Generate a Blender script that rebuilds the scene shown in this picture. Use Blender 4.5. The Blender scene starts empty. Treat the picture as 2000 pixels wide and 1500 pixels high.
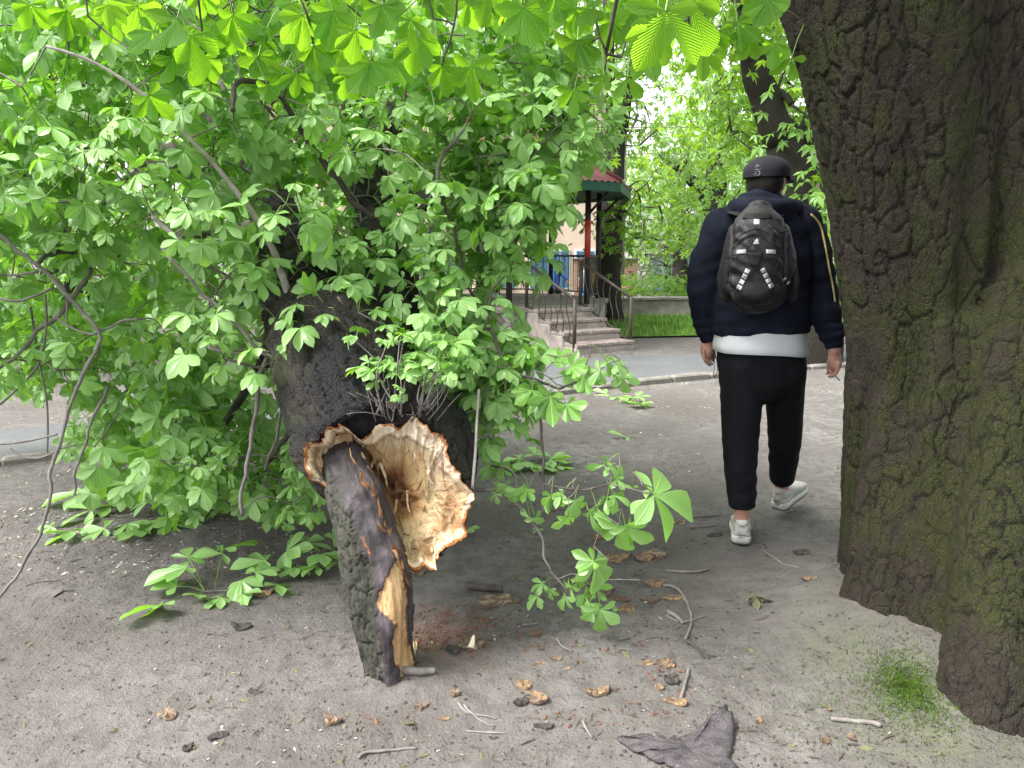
import bpy, math, random
import numpy as np
from mathutils import Vector
from mathutils.bvhtree import BVHTree

# ------------------------------------------------------------------ camera, light, exposure
SC = bpy.context.scene
COL = SC.collection
R = math.radians
CAM = np.array([0.0, 0.0, 1.4]); PITCH = R(10.0); FPX = 1500.0
cd = bpy.data.cameras.new("camera"); cam = bpy.data.objects.new("camera", cd); COL.objects.link(cam)
cam.location = CAM; cam.rotation_euler = (R(90) - PITCH, 0, 0)
cd.sensor_width = 36; cd.lens = FPX / 2000 * 36; cd.clip_start = 0.05; cd.clip_end = 600
SC.camera = cam
SUN_EL, SUN_AZ = 56, -105            # degrees; azimuth measured from +Y towards +X
w = bpy.data.worlds.new("World"); SC.world = w; w.use_nodes = True
wn = w.node_tree
sky = wn.nodes.new("ShaderNodeTexSky"); sky.sky_type = 'NISHITA'; sky.sun_disc = False
sky.sun_elevation = R(SUN_EL); sky.sun_rotation = R(SUN_AZ); sky.dust_density = 4.0; sky.air_density = 0.8; sky.ozone_density = 1.0
hsv = wn.nodes.new("ShaderNodeHueSaturation"); hsv.inputs['Saturation'].default_value = 0.22
wn.links.new(sky.outputs[0], hsv.inputs['Color']); wn.links.new(hsv.outputs[0], wn.nodes['Background'].inputs[0])
wn.nodes['Background'].inputs[1].default_value = 0.15
sd = bpy.data.lights.new("sun", 'SUN'); so = bpy.data.objects.new("sun", sd); COL.objects.link(so)
sd.energy = 1.5; sd.angle = R(25); sd.color = (1.0, 0.96, 0.89)
_sv = Vector((math.sin(R(SUN_AZ)) * math.cos(R(SUN_EL)), math.cos(R(SUN_AZ)) * math.cos(R(SUN_EL)), math.sin(R(SUN_EL))))
so.rotation_euler = _sv.to_track_quat('Z', 'Y').to_euler()
SC.view_settings.view_transform = 'Standard'; SC.view_settings.look = 'None'
SC.view_settings.exposure = 2.2; SC.view_settings.gamma = 1.0
SC.cycles.max_bounces = 7; SC.cycles.diffuse_bounces = 4; SC.cycles.glossy_bounces = 2
SC.cycles.transmission_bounces = 4; SC.cycles.transparent_max_bounces = 4
SC.cycles.caustics_reflective = False; SC.cycles.caustics_refractive = False

rng = np.random.default_rng(11)
random.seed(5)

# ------------------------------------------------------------------ picture <-> place
def ray(px, py):
    u = (px - 1000) / FPX; v = (750 - py) / FPX
    return np.array([u, math.cos(PITCH) + v * math.sin(PITCH), -math.sin(PITCH) + v * math.cos(PITCH)])
def at(px, py, Z): return CAM + ray(px, py) * Z
def G(px, py, z=0.0):
    d = ray(px, py); return CAM + d * ((z - CAM[2]) / d[2])
def GZ(px, py):
    d = ray(px, py); return -CAM[2] / d[2] if d[2] < -1e-3 else 1e6
def unit(v):
    v = np.asarray(v, float); return v / (np.linalg.norm(v, axis=-1, keepdims=True) + 1e-12)

# ------------------------------------------------------------------ noise
def _h(ix, iy, iz, s):
    with np.errstate(over='ignore'):
        h = (ix.astype(np.int64) * 374761393 + iy.astype(np.int64) * 668265263 + iz.astype(np.int64) * 2147483647 + s * 974634777) & 0xffffffff
        h = ((h ^ (h >> 13)) * 1274126177) & 0xffffffff
        h = ((h ^ (h >> 16)) * 2246822519) & 0xffffffff
        h = h ^ (h >> 15)
    return (h & 0xffffff) / float(0xffffff)
def vnoise(P, s=0):
    P = np.asarray(P, float); i = np.floor(P).astype(np.int64); f = P - i; f = f * f * (3 - 2 * f)
    o = 0
    for a in (0, 1):
        for b in (0, 1):
            for c in (0, 1):
                wgt = (f[:, 0] if a else 1 - f[:, 0]) * (f[:, 1] if b else 1 - f[:, 1]) * (f[:, 2] if c else 1 - f[:, 2])
                o = o + wgt * _h(i[:, 0] + a, i[:, 1] + b, i[:, 2] + c, s)
    return o * 2 - 1
def fbm(P, octv=4, s=0, gain=0.5):
    o = 0; a = 1; P = np.asarray(P, float); t = 0
    for k in range(octv):
        o = o + a * vnoise(P * (2 ** k) + 17.3 * k, s + k); t += a; a *= gain
    return o / t
def worley(P, s=0):
    P = np.asarray(P, float); i = np.floor(P).astype(np.int64); n = len(P)
    f1 = np.full(n, 9.0); f2 = np.full(n, 9.0); cid = np.zeros(n)
    for a in (-1, 0, 1):
        for b in (-1, 0, 1):
            for c in (-1, 0, 1):
                x, y, z = i[:, 0] + a, i[:, 1] + b, i[:, 2] + c
                d = np.sqrt((x + _h(x, y, z, s) - P[:, 0]) ** 2 + (y + _h(x, y, z, s + 1) - P[:, 1]) ** 2 + (z + _h(x, y, z, s + 2) - P[:, 2]) ** 2)
                nw = d < f1
                f2 = np.where(nw, f1, np.minimum(f2, d)); cid = np.where(nw, _h(x, y, z, s + 3), cid); f1 = np.where(nw, d, f1)
    return f1, f2, cid
def sstep(a, b, x):
    t = np.clip((x - a) / (b - a), 0, 1); return t * t * (3 - 2 * t)

# ------------------------------------------------------------------ objects
def tag(o, label=None, cat=None, group=None, kind=None):
    if label: o['label'] = label
    if cat: o['category'] = cat
    if group: o['group'] = group
    if kind: o['kind'] = kind
    return o
def empty(name, loc=(0, 0, 0), label=None, cat=None, group=None):
    o = bpy.data.objects.new(name, None); COL.objects.link(o); o.location = [float(c) for c in loc]; o.empty_display_size = 0.1
    return tag(o, label, cat, group)

class MB:
    """collects vertices and faces (world coordinates) for ONE mesh"""
    def __init__(s): s.V = []; s.F = {}; s.n = 0; s.A = {}
    def add(s, V, F, mi=0, **attrs):
        V = np.asarray(V, float).reshape(-1, 3)
        if isinstance(F, np.ndarray): F = [F]
        byk = {}
        for f in F:
            if isinstance(f, np.ndarray) and f.ndim == 2: byk.setdefault(f.shape[1], []).append(f)
            else: byk.setdefault(len(f), []).append(np.asarray(f)[None, :])
        for k, l in byk.items(): 
            a = np.concatenate(l).astype(np.int64) + s.n
            s.F.setdefault(k, []).append((a, mi))
        s.V.append(V)
        for k, a in attrs.items():
            a = np.asarray(a, float)
            if a.ndim == 0: a = np.full(len(V), float(a))
            s.A.setdefault(k, []).append((s.n, a))
        s.n += len(V)
        return s
    def box(s, c, size, rz=0.0, mi=0, bev=0.0):
        hx, hy, hz = np.array(size, float) / 2; b = min(bev, hx * .9, hy * .9, hz * .9)
        if b <= 0:
            V = np.array([[x, y, z] for x in (-hx, hx) for y in (-hy, hy) for z in (-hz, hz)])
            F = np.array([[0, 1, 3, 2], [4, 6, 7, 5], [0, 4, 5, 1], [2, 3, 7, 6], [0, 2, 6, 4], [1, 5, 7, 3]])
        else:
            lv = [(-hz, b), (-hz + b, 0), (hz - b, 0), (hz, b)]
            V = []
            for z, i in lv:
                x0, y0 = hx - i, hy - i; q = b
                V += [(x0 - q, -y0, z), (x0, -y0 + q, z), (x0, y0 - q, z), (x0 - q, y0, z), (-x0 + q, y0, z), (-x0, y0 - q, z), (-x0, -y0 + q, z), (-x0 + q, -y0, z)]
            V = np.array(V); F = []
            for k in range(3):
                for j in range(8): F.append([k * 8 + j, k * 8 + (j + 1) % 8, k * 8 + 8 + (j + 1) % 8, k * 8 + 8 + j])
            F = [np.array(F), list(range(7, -1, -1)), list(range(24, 32))]
        cs, sn = math.cos(rz), math.sin(rz)
        V = V @ np.array([[cs, sn, 0], [-sn, cs, 0], [0, 0, 1]]) + np.asarray(c, float)
        return s.add(V, F, mi)
    def tube(s, P, r, sides=6, cap=True, mi=0, **attrs):
        V, F = tube(P, r, sides, cap); return s.add(V, F, mi, **attrs)
    def build(s, name, mats, parent=None, smooth=True, uv=None, origin=None):
        V = np.concatenate(s.V) if s.V else np.zeros((0, 3))
        return mesh_obj(name, V, s.F, mats, parent, smooth, uv, s.A, origin)

def mesh_data(name, V, F, mats, smooth=True, uv=None, attrs=None):
    me = bpy.data.meshes.new(name)
    if isinstance(F, np.ndarray): F = {F.shape[1]: [(F, 0)]}
    idx, starts, mis = [], [], []; p = 0
    for k, l in F.items():
        for a, mi in l:
            idx.append(a.ravel()); starts.append(p + np.arange(len(a)) * k); p += a.size; mis.append(np.full(len(a), mi))
    idx = np.concatenate(idx) if idx else np.zeros(0, int); starts = np.concatenate(starts) if starts else np.zeros(0, int)
    mis = np.concatenate(mis) if mis else np.zeros(0, int)
    me.vertices.add(len(V)); me.vertices.foreach_set('co', np.ascontiguousarray(V, dtype=np.float32).ravel())
    me.loops.add(len(idx)); me.loops.foreach_set('vertex_index', idx.astype(np.int32))
    me.polygons.add(len(starts)); me.polygons.foreach_set('loop_start', starts.astype(np.int32))
    me.polygons.foreach_set('material_index', mis.astype(np.int32))
    me.polygons.foreach_set('use_smooth', np.full(len(starts), bool(smooth)))
    if uv is not None:
        l = me.uv_layers.new(name="UVMap"); l.data.foreach_set('uv', np.asarray(uv, np.float32)[idx].ravel())
    for k, a in (attrs or {}).items():
        if isinstance(a, list):
            d = a[0][1].ndim
            full = np.zeros(len(V)) if d == 1 else np.zeros((len(V), 3))
            for st, arr in a: full[st:st + len(arr)] = arr
            a = full
        if a.ndim == 1:
            t = me.attributes.new(k, 'FLOAT', 'POINT'); t.data.foreach_set('value', a.astype(np.float32))
        else:
            t = me.attributes.new(k, 'FLOAT_VECTOR', 'POINT'); t.data.foreach_set('vector', a.astype(np.float32).ravel())
    for m in (mats if isinstance(mats, (list, tuple)) else [mats]): me.materials.append(m)
    me.update(calc_edges=True); me.validate()
    return me
def mesh_obj(name, V, F, mats, parent=None, smooth=True, uv=None, attrs=None, origin=None):
    V = np.asarray(V, float)
    o0 = np.zeros(3)
    if parent is not None: o0 = np.array(parent.matrix_world.translation) if parent.parent else np.array(parent.location)
    if parent is not None and parent.parent is not None:
        q = parent; o0 = np.zeros(3)
        while q is not None: o0 = o0 + np.array(q.location); q = q.parent
    if origin is not None: loc = np.asarray(origin, float)
    else: loc = o0
    o = bpy.data.objects.new(name, mesh_data(name, V - loc, F, mats, smooth, uv, attrs)); COL.objects.link(o)
    if parent is not None: o.parent = parent; o.location = loc - o0
    else: o.location = loc
    return o

def frames(P):
    P = np.asarray(P, float); n = len(P)
    T = np.zeros_like(P); T[1:-1] = P[2:] - P[:-2]; T[0] = P[1] - P[0]; T[-1] = P[-1] - P[-2]; T = unit(T)
    a = np.array([1.0, 0, 0]) if abs(T[0][0]) < .8 else np.array([0, 1.0, 0])
    e = unit(a - T[0] * a.dot(T[0])); E1 = [e]
    for i in range(1, n):
        e = e - T[i] * e.dot(T[i]); e = unit(e); E1.append(e)
    E1 = np.array(E1); return T, E1, np.cross(T, E1)
def tube(P, r, sides=6, cap=True):
    P = np.asarray(P, float); n = len(P); r = np.broadcast_to(np.asarray(r, float), (n,)) if np.ndim(r) < 2 else np.asarray(r)
    T, A, B = frames(P)
    th = np.arange(sides) * 2 * math.pi / sides
    r2 = np.stack([r, r], 1) if r.ndim == 1 else r
    V = P[:, None, :] + r2[:, 0, None, None] * np.cos(th)[None, :, None] * A[:, None, :] + r2[:, 1, None, None] * np.sin(th)[None, :, None] * B[:, None, :]
    i = np.arange(n - 1)[:, None] * sides; j = np.arange(sides)[None, :]; k = (j + 1) % sides
    F = [np.stack([i + j, i + k, i + sides + k, i + sides + j], -1).reshape(-1, 4)]
    if cap: F += [list(range(sides - 1, -1, -1)), list(range((n - 1) * sides, n * sides))]
    return V.reshape(-1, 3), F
def resample(P, n):
    """smooth Catmull-Rom through control rows (any number of columns)"""
    P = np.asarray(P, float); m = len(P)
    if m == 2: t = np.linspace(0, 1, n)[:, None]; return P[0] * (1 - t) + P[1] * t
    seg = np.linalg.norm(np.diff(P[:, :3], axis=0), axis=1); s = np.concatenate([[0], np.cumsum(seg)]); q = np.linspace(0, s[-1], n)
    k = np.clip(np.searchsorted(s, q, side='right') - 1, 0, m - 2); t = ((q - s[k]) / (seg[k] + 1e-9))[:, None]
    g = lambda i: P[np.clip(i, 0, m - 1)]
    p0, p1, p2, p3 = g(k - 1), g(k), g(k + 1), g(k + 2)
    return .5 * (2 * p1 + (p2 - p0) * t + (2 * p0 - 5 * p1 + 4 * p2 - p3) * t * t + (3 * p1 - p0 - 3 * p2 + p3) * t ** 3)
def ball(c, r, nu=16, nv=10):
    r = np.broadcast_to(np.asarray(r, float), (3,))
    ph = np.linspace(0, math.pi, nv + 1)[1:-1]; th = np.arange(nu) * 2 * math.pi / nu
    V = [[0, 0, 1]] + [[math.sin(p) * math.cos(t), math.sin(p) * math.sin(t), math.cos(p)] for p in ph for t in th] + [[0, 0, -1]]
    V = np.array(V); F = []; n = len(ph)
    for i in range(n - 1):
        for j in range(nu): F.append([1 + i * nu + j, 1 + (i + 1) * nu + j, 1 + (i + 1) * nu + (j + 1) % nu, 1 + i * nu + (j + 1) % nu])
    T = [[0, 1 + j, 1 + (j + 1) % nu] for j in range(nu)] + [[len(V) - 1, 1 + (n - 1) * nu + (j + 1) % nu, 1 + (n - 1) * nu + j] for j in range(nu)]
    return V * r + np.asarray(c, float), [np.array(F), np.array(T)]
def capsule(P, r, sides=16):
    """tube with rounded ends, for unions"""
    P = np.asarray(P, float); r = np.asarray(r, float); r = np.broadcast_to(r, (len(P),)) if r.ndim < 2 else r
    rr = r if r.ndim == 2 else np.stack([r, r], 1)
    t0 = unit(P[0] - P[1]); t1 = unit(P[-1] - P[-2]); pre, post, rp, rq = [], [], [], []
    for a in (75, 50, 25):
        k = math.sin(R(a)); pre.append(P[0] + t0 * rr[0].mean() * k); rp.append(rr[0] * math.cos(R(a)))
    for a in (25, 50, 75):
        k = math.sin(R(a)); post.append(P[-1] + t1 * rr[-1].mean() * k); rq.append(rr[-1] * math.cos(R(a)))
    return tube(np.concatenate([pre, P, post]), np.concatenate([rp, rr, rq]), sides)
def laplace(V, Q, it=2, k=.5):
    E = np.concatenate([Q[:, [i, (i + 1) % Q.shape[1]]] for i in range(Q.shape[1])])
    E = np.concatenate([E, E[:, ::-1]])
    cnt = np.bincount(E[:, 0], minlength=len(V))[:, None] + 1e-9
    for _ in range(it):
        S = np.stack([np.bincount(E[:, 0], weights=V[E[:, 1], c], minlength=len(V)) for c in range(3)], 1)
        V = V * (1 - k) + S / cnt * k
    return V
def vnormals(V, Q):
    n = np.cross(V[Q[:, 2]] - V[Q[:, 0]], V[Q[:, 3]] - V[Q[:, 1]])
    N = np.stack([np.bincount(Q.ravel(), weights=np.repeat(n[:, c], 4), minlength=len(V)) for c in range(3)], 1)
    return unit(N)
def union(pieces, voxel, smooth=3, k=.5):
    """voxel union of closed pieces -> V, quads"""
    mb = MB()
    for V, F in pieces: mb.add(V, F)
    o = mb.build("union_tmp", [])
    m = o.modifiers.new("r", 'REMESH'); m.mode = 'VOXEL'; m.voxel_size = voxel
    dg = bpy.context.evaluated_depsgraph_get(); me = bpy.data.meshes.new_from_object(o.evaluated_get(dg))
    V = np.zeros(len(me.vertices) * 3); me.vertices.foreach_get('co', V); V = V.reshape(-1, 3)
    L = np.zeros(len(me.loops), np.int32); me.loops.foreach_get('vertex_index', L)
    tot = np.zeros(len(me.polygons), np.int32); me.polygons.foreach_get('loop_total', tot)
    st = np.zeros(len(me.polygons), np.int32); me.polygons.foreach_get('loop_start', st)
    q = st[tot == 4]; Q = L[q[:, None] + np.arange(4)]
    d = o.data; bpy.data.objects.remove(o); bpy.data.meshes.remove(d); bpy.data.meshes.remove(me)
    if smooth: V = laplace(V, Q, smooth, k)
    return V, Q
def bvh_of(V, Q): return BVHTree.FromPolygons([tuple(v) for v in V], [tuple(int(i) for i in q) for q in Q])

# ------------------------------------------------------------------ materials
class NT:
    def __init__(s, name):
        s.m = bpy.data.materials.new(name); s.m.use_nodes = True; s.t = s.m.node_tree; s.t.nodes.clear()
        s.out = s.t.nodes.new('ShaderNodeOutputMaterial')
    def n(s, typ, ins=None, **props):
        nd = s.t.nodes.new('ShaderNode' + typ)
        for k, v in props.items(): setattr(nd, k, v)
        for k, v in (ins or {}).items(): s.put(nd.inputs[k], v)
        return nd
    def put(s, sock, v):
        if isinstance(v, bpy.types.NodeSocket): s.t.links.new(v, sock)
        elif isinstance(v, bpy.types.Node): s.t.links.new(v.outputs[0], sock)
        elif isinstance(v, (tuple, list)) and sock.type == 'RGBA' and len(v) == 3: sock.default_value = (*v, 1)
        else: sock.default_value = v
    def pos(s): return s.n('TexCoord').outputs['Object']
    def attr(s, name, vec=False): 
        a = s.n('Attribute', attribute_name=name); return a.outputs['Vector' if vec else 'Fac']
    def scale(s, vec, sc): return s.n('VectorMath', {0: vec, 1: sc}, operation='MULTIPLY').outputs[0]
    def noise(s, vec, sc, det=4, rough=.55, dist=0): 
        return s.n('TexNoise', {'Vector': vec, 'Scale': sc, 'Detail': det, 'Roughness': rough, 'Distortion': dist}).outputs['Fac']
    def noisec(s, vec, sc, det=2): return s.n('TexNoise', {'Vector': vec, 'Scale': sc, 'Detail': det}).outputs['Color']
    def voro(s, vec, sc, feat='F1', out='Distance', rnd=1.0):
        return s.n('TexVoronoi', {'Vector': vec, 'Scale': sc, 'Randomness': rnd}, feature=feat).outputs[out]
    def ramp(s, f, stops, interp='LINEAR'):
        r = s.n('ValToRGB', {'Fac': f}); cr = r.color_ramp; cr.interpolation = interp
        while len(cr.elements) < len(stops): cr.elements.new(0.5)
        for e, (p, c) in zip(cr.elements, stops):
            e.position = p; e.color = (c, c, c, 1) if isinstance(c, (int, float)) else (*c, 1)
        return r.outputs[0]
    def mix(s, f, a, b, mode='MIX'):
        m = s.n('Mix', data_type='RGBA', blend_type=mode)
        s.put(m.inputs[0], f); s.put(m.inputs[6], a); s.put(m.inputs[7], b); return m.outputs[2]
    def math(s, op, a, b=0.0, clamp=False):
        return s.n('Math', {0: a, 1: b}, operation=op, use_clamp=clamp).outputs[0]
    def bump(s, h, st=.5, d=.01, nrm=None):
        i = {'Height': h, 'Strength': st, 'Distance': d}
        if nrm is not None: i['Normal'] = nrm
        return s.n('Bump', i).outputs[0]
    def bsdf(s, col, rough=.7, spec=.3, nrm=None, **kw):
        i = {'Base Color': col, 'Roughness': rough, 'Specular IOR Level': spec}
        if nrm is not None: i['Normal'] = nrm
        i.update(kw); return s.n('BsdfPrincipled', i)
    def done(s, sh): s.put(s.out.inputs[0], sh); return s.m

def simple(name, col, rough=.6, spec=.3, var=.25, sc=8, bump=.2, bsc=60, bd=.003, **kw):
    t = NT(name); p = t.pos(); f = t.noise(p, sc, 5)
    c = t.mix(t.ramp(f, [(.3, 0.0), (.7, 1.0)]), tuple(x * (1 - var) for x in col), tuple(min(1, x * (1 + var)) for x in col))
    return t.done(t.bsdf(c, rough, spec, t.bump(t.noise(p, bsc, 4), bump, bd), **kw))

def leaf_mat(name, dark, light, trans, under, tf=.42, vein=.5, rough=.42, spec=.45):
    t = NT(name)
    uv = t.n('UVMap', uv_map='UVMap').outputs[0]; sx = t.n('SeparateXYZ', {0: uv})
    au = t.math('ABSOLUTE', t.math('SUBTRACT', sx.outputs[0], .5))
    ph = t.math('SUBTRACT', t.math('MULTIPLY', sx.outputs[1], 15.0), t.math('MULTIPLY', au, 11.0))
    tri = t.math('PINGPONG', ph, .5)
    rib = t.ramp(tri, [(.0, 1.0), (.22, 0.0)])
    mid = t.ramp(au, [(.0, 1.0), (.05, 0.0)])
    vn = t.math('MAXIMUM', t.math('MULTIPLY', rib, .55), mid)
    isl = t.n('NewGeometry').outputs['Random Per Island']
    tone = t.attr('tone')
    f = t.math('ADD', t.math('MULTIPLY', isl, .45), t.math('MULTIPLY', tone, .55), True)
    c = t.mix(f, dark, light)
    c = t.mix(t.ramp(t.noise(t.pos(), 30, 3), [(.35, 0.0), (.75, .35)]), c, light)
    back = t.n('NewGeometry').outputs['Backfacing']
    c = t.mix(t.math('MULTIPLY', back, .75), c, under)
    cv = t.mix(t.math('MULTIPLY', vn, vein * .55), c, tuple(min(1, x * 2.1) for x in light))
    hgt = t.math('SUBTRACT', t.math('MULTIPLY', tri, 1.0), t.math('MULTIPLY', mid, .6))
    nrm = t.bump(hgt, vein, .004)
    b = t.bsdf(cv, rough, spec, nrm)
    tc = t.mix(t.math('MULTIPLY', vn, vein * .4), t.mix(f, tuple(x * .62 for x in trans), trans), tuple(x * .5 for x in trans))
    tr = t.n('BsdfTranslucent', {'Color': tc, 'Normal': nrm})
    return t.done(t.n('MixShader', {0: tf, 1: b, 2: tr}))

def bark_mat(name, base, dark, light, moss=None, moss_amt=0.0, black=0.0, sc=1.0, rough=.85):
    t = NT(name); p = t.attr('barkco', True); q = t.scale(p, (1, 1, .4))
    q2 = t.n('VectorMath', {0: q, 1: t.scale(t.noisec(p, 9 * sc), (.05, .05, .05))}, operation='ADD').outputs[0]
    ed = t.voro(q2, 34 * sc, 'DISTANCE_TO_EDGE'); ed2 = t.voro(q2, 90 * sc, 'DISTANCE_TO_EDGE')
    ck = t.attr('crack')
    n1 = t.noise(p, 7 * sc, 6, .65); n2 = t.noise(p, 45 * sc, 5, .7); n3 = t.noise(p, 160 * sc, 3, .7)
    c = t.mix(t.ramp(n1, [(.3, 0.0), (.7, 1.0)]), base, light)
    c = t.mix(t.ramp(n2, [(.35, 0.0), (.75, .8)]), c, tuple(x * .6 for x in base))
    if moss:
        mk = t.math('ADD', t.math('MULTIPLY', t.ramp(t.noise(p, 3.1 * sc, 6, .7), [(.42, 0.0), (.62, 1.0)]), moss_amt), t.attr('moss'), True)
        mk = t.math('MULTIPLY', t.ramp(mk, [(.15, 0.0), (.6, 1.0)]), t.ramp(n2, [(.36, .1), (.5, 1.0)]))
        c = t.mix(mk, c, t.mix(t.ramp(n3, [(.3, 0.0), (.7, 1.0)]), moss[0], moss[1]))
    c = t.mix(t.ramp(t.noise(p, 230 * sc, 2), [(.66, 0.0), (.74, .7)]), c, tuple(min(.6, x * 2.2 + .03) for x in light))
    c = t.mix(t.math('MULTIPLY', t.ramp(ed, [(.0, .9), (.05, 0.0)]), t.ramp(t.noise(p, 13 * sc, 3), [(.45, 0.0), (.6, 1.0)])), c, dark)
    c = t.mix(t.math('MULTIPLY', ck, .9), c, dark)
    if black: 
        bk = t.math('MULTIPLY', t.attr('black'), black, True); c = t.mix(bk, c, (.012, .011, .013))
        rough = t.math('SUBTRACT', rough, t.math('MULTIPLY', bk, .35))
    h = t.math('ADD', t.math('MULTIPLY', t.ramp(ed, [(.0, 0.0), (.10, 1.0)]), .3), t.math('ADD', t.math('MULTIPLY', t.ramp(ed2, [(0, 0.0), (.2, 1.0)]), .25), t.math('MULTIPLY', n3, .5)))
    fl = t.voro(q2, 62 * sc, 'F1', 'Color'); h = t.math('ADD', h, t.math('ADD', t.math('MULTIPLY', fl, .55), t.math('MULTIPLY', t.noise(p, 420 * sc, 3, .7), .35)))
    nrm = t.bump(h, .9, .012)
    return t.done(t.bsdf(c, rough, .25, nrm))
# ------------------------------------------------------------------ material library
M = {}
M['leaf_fallen'] = leaf_mat("leaf_fallen", (.036, .135, .011), (.24, .47, .085), (.38, .80, .045), (.30, .49, .18), tf=.37, rough=.28, spec=.9)
M['leaf_over'] = leaf_mat("leaf_over", (.035, .10, .018), (.08, .2, .03), (.40, .76, .03), (.09, .22, .04), tf=.72, vein=.8, rough=.5, spec=.3)
M['leaf_far'] = leaf_mat("leaf_far", (.06, .145, .014), (.15, .29, .035), (.40, .68, .04), (.12, .24, .06), tf=.45, vein=.2)
M['leaf_grey'] = leaf_mat("leaf_grey", (.08, .15, .06), (.15, .25, .11), (.24, .42, .10), (.16, .26, .12), tf=.4, vein=.2)
M['stalk'] = simple("stalk", (.16, .27, .07), .5)
M['twig'] = simple("twig", (.15, .135, .127), .75, .25, .35, 20, .5, 120, .002)
M['twig_dark'] = simple("twig_dark", (.06, .05, .045), .8, .2, .35, 20, .5, 120, .002)
M['twig_pale'] = simple("twig_pale", (.33, .29, .28), .7, .25, .3, 25, .4, 120, .002)
M['bark_old'] = bark_mat("bark_old", (.020, .0148, .0105), (.0016, .0014, .0012), (.036, .028, .021), ((.009, .0115, .003), (.036, .040, .008)), .75)
M['bark_broken'] = bark_mat("bark_broken", (.027, .024, .021), (.004, .0036, .0033), (.055, .049, .044), ((.04, .05, .022), (.085, .1, .045)), .25, .95, 1.25)
M['bark_far'] = bark_mat("bark_far", (.022, .019, .016), (.005, .0045, .004), (.038, .033, .028), ((.013, .018, .006), (.028, .036, .012)), .3)
M['iron'] = simple("iron", (.022, .018, .017), .55, .4)
M['rail_brown'] = simple("rail_brown", (.055, .042, .036), .5, .4)
M['red_paint'] = simple("red_paint", (.40, .035, .03), .45, .4)
M['green_paint'] = simple("green_paint", (.012, .075, .055), .5, .4)
M['ceiling_board'] = simple("ceiling_board", (.09, .12, .10), .7)
M['concrete_old'] = simple("concrete_old", (.22, .20, .18), .9, .2, .45, 3, .8, 40, .01)
M['step_stone'] = simple("step_stone", (.36, .31, .29), .9, .2, .35, 6, .6, 60, .006)
M['step_brick'] = simple("step_brick", (.30, .25, .235), .9, .2, .35, 9, .6, 60, .006)
M['kerb_stone'] = simple("kerb_stone", (.18, .165, .15), .9, .2, .3, 9, .6, 70, .006)
M['black_cotton'] = simple("black_cotton", (.006, .0063, .0085), .85, .15, .3, 14, .35, 260, .0012)
M['navy_fleece'] = simple("navy_fleece", (.010, .012, .022), .92, .1, .35, 10, .4, 240, .0015)
M['white_cotton'] = simple("white_cotton", (.52, .54, .57), .85, .2, .04, 10, .3, 200, .001)
M['yellow_piping'] = simple("yellow_piping", (.38, .31, .13), .7)
M['shoe_white'] = simple("shoe_white", (.45, .435, .41), .6, .3, .08, 30, .3, 150, .001)
M['shoe_grey'] = simple("shoe_grey", (.36, .345, .325), .75, .25, .1, 30, .5, 220, .001)
M['rubber_dark'] = simple("rubber_dark", (.05, .05, .05), .8)
M['hair'] = simple("hair", (.008, .007, .006), .6, .3, .5, 90, .8, 300, .002)
M['cap_cloth'] = simple("cap_cloth", (.017, .017, .022), .85, .15, .2, 20, .3, 300, .001)
M['cap_thread'] = simple("cap_thread", (.2, .205, .225), .6)
M['pack_cloth'] = simple("pack_cloth", (.0125, .0095, .0135), .55, .4, .45, 22, .7, 120, .004)
M['pack_dark'] = simple("pack_dark", (.008, .0075, .0095), .75, .3, .3, 14, .4, 200, .002)
M['reflective'] = simple("reflective", (.33, .335, .35), .35, .6, .08, 40, .2, 200, .001)
M['webbing'] = simple("webbing", (.02, .02, .022), .7)
def skin_mat():
    t = NT("skin"); p = t.pos(); f = t.noise(p, 30, 4)
    c = t.mix(t.ramp(f, [(.3, 0.0), (.7, 1.0)]), (.40, .20, .15), (.50, .28, .21))
    return t.done(t.bsdf(c, .5, .35, t.bump(t.noise(p, 180, 3), .2, .001), **{'Subsurface Weight': .12, 'Subsurface Radius': (.01, .004, .002)}))
M['skin'] = skin_mat()

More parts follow.
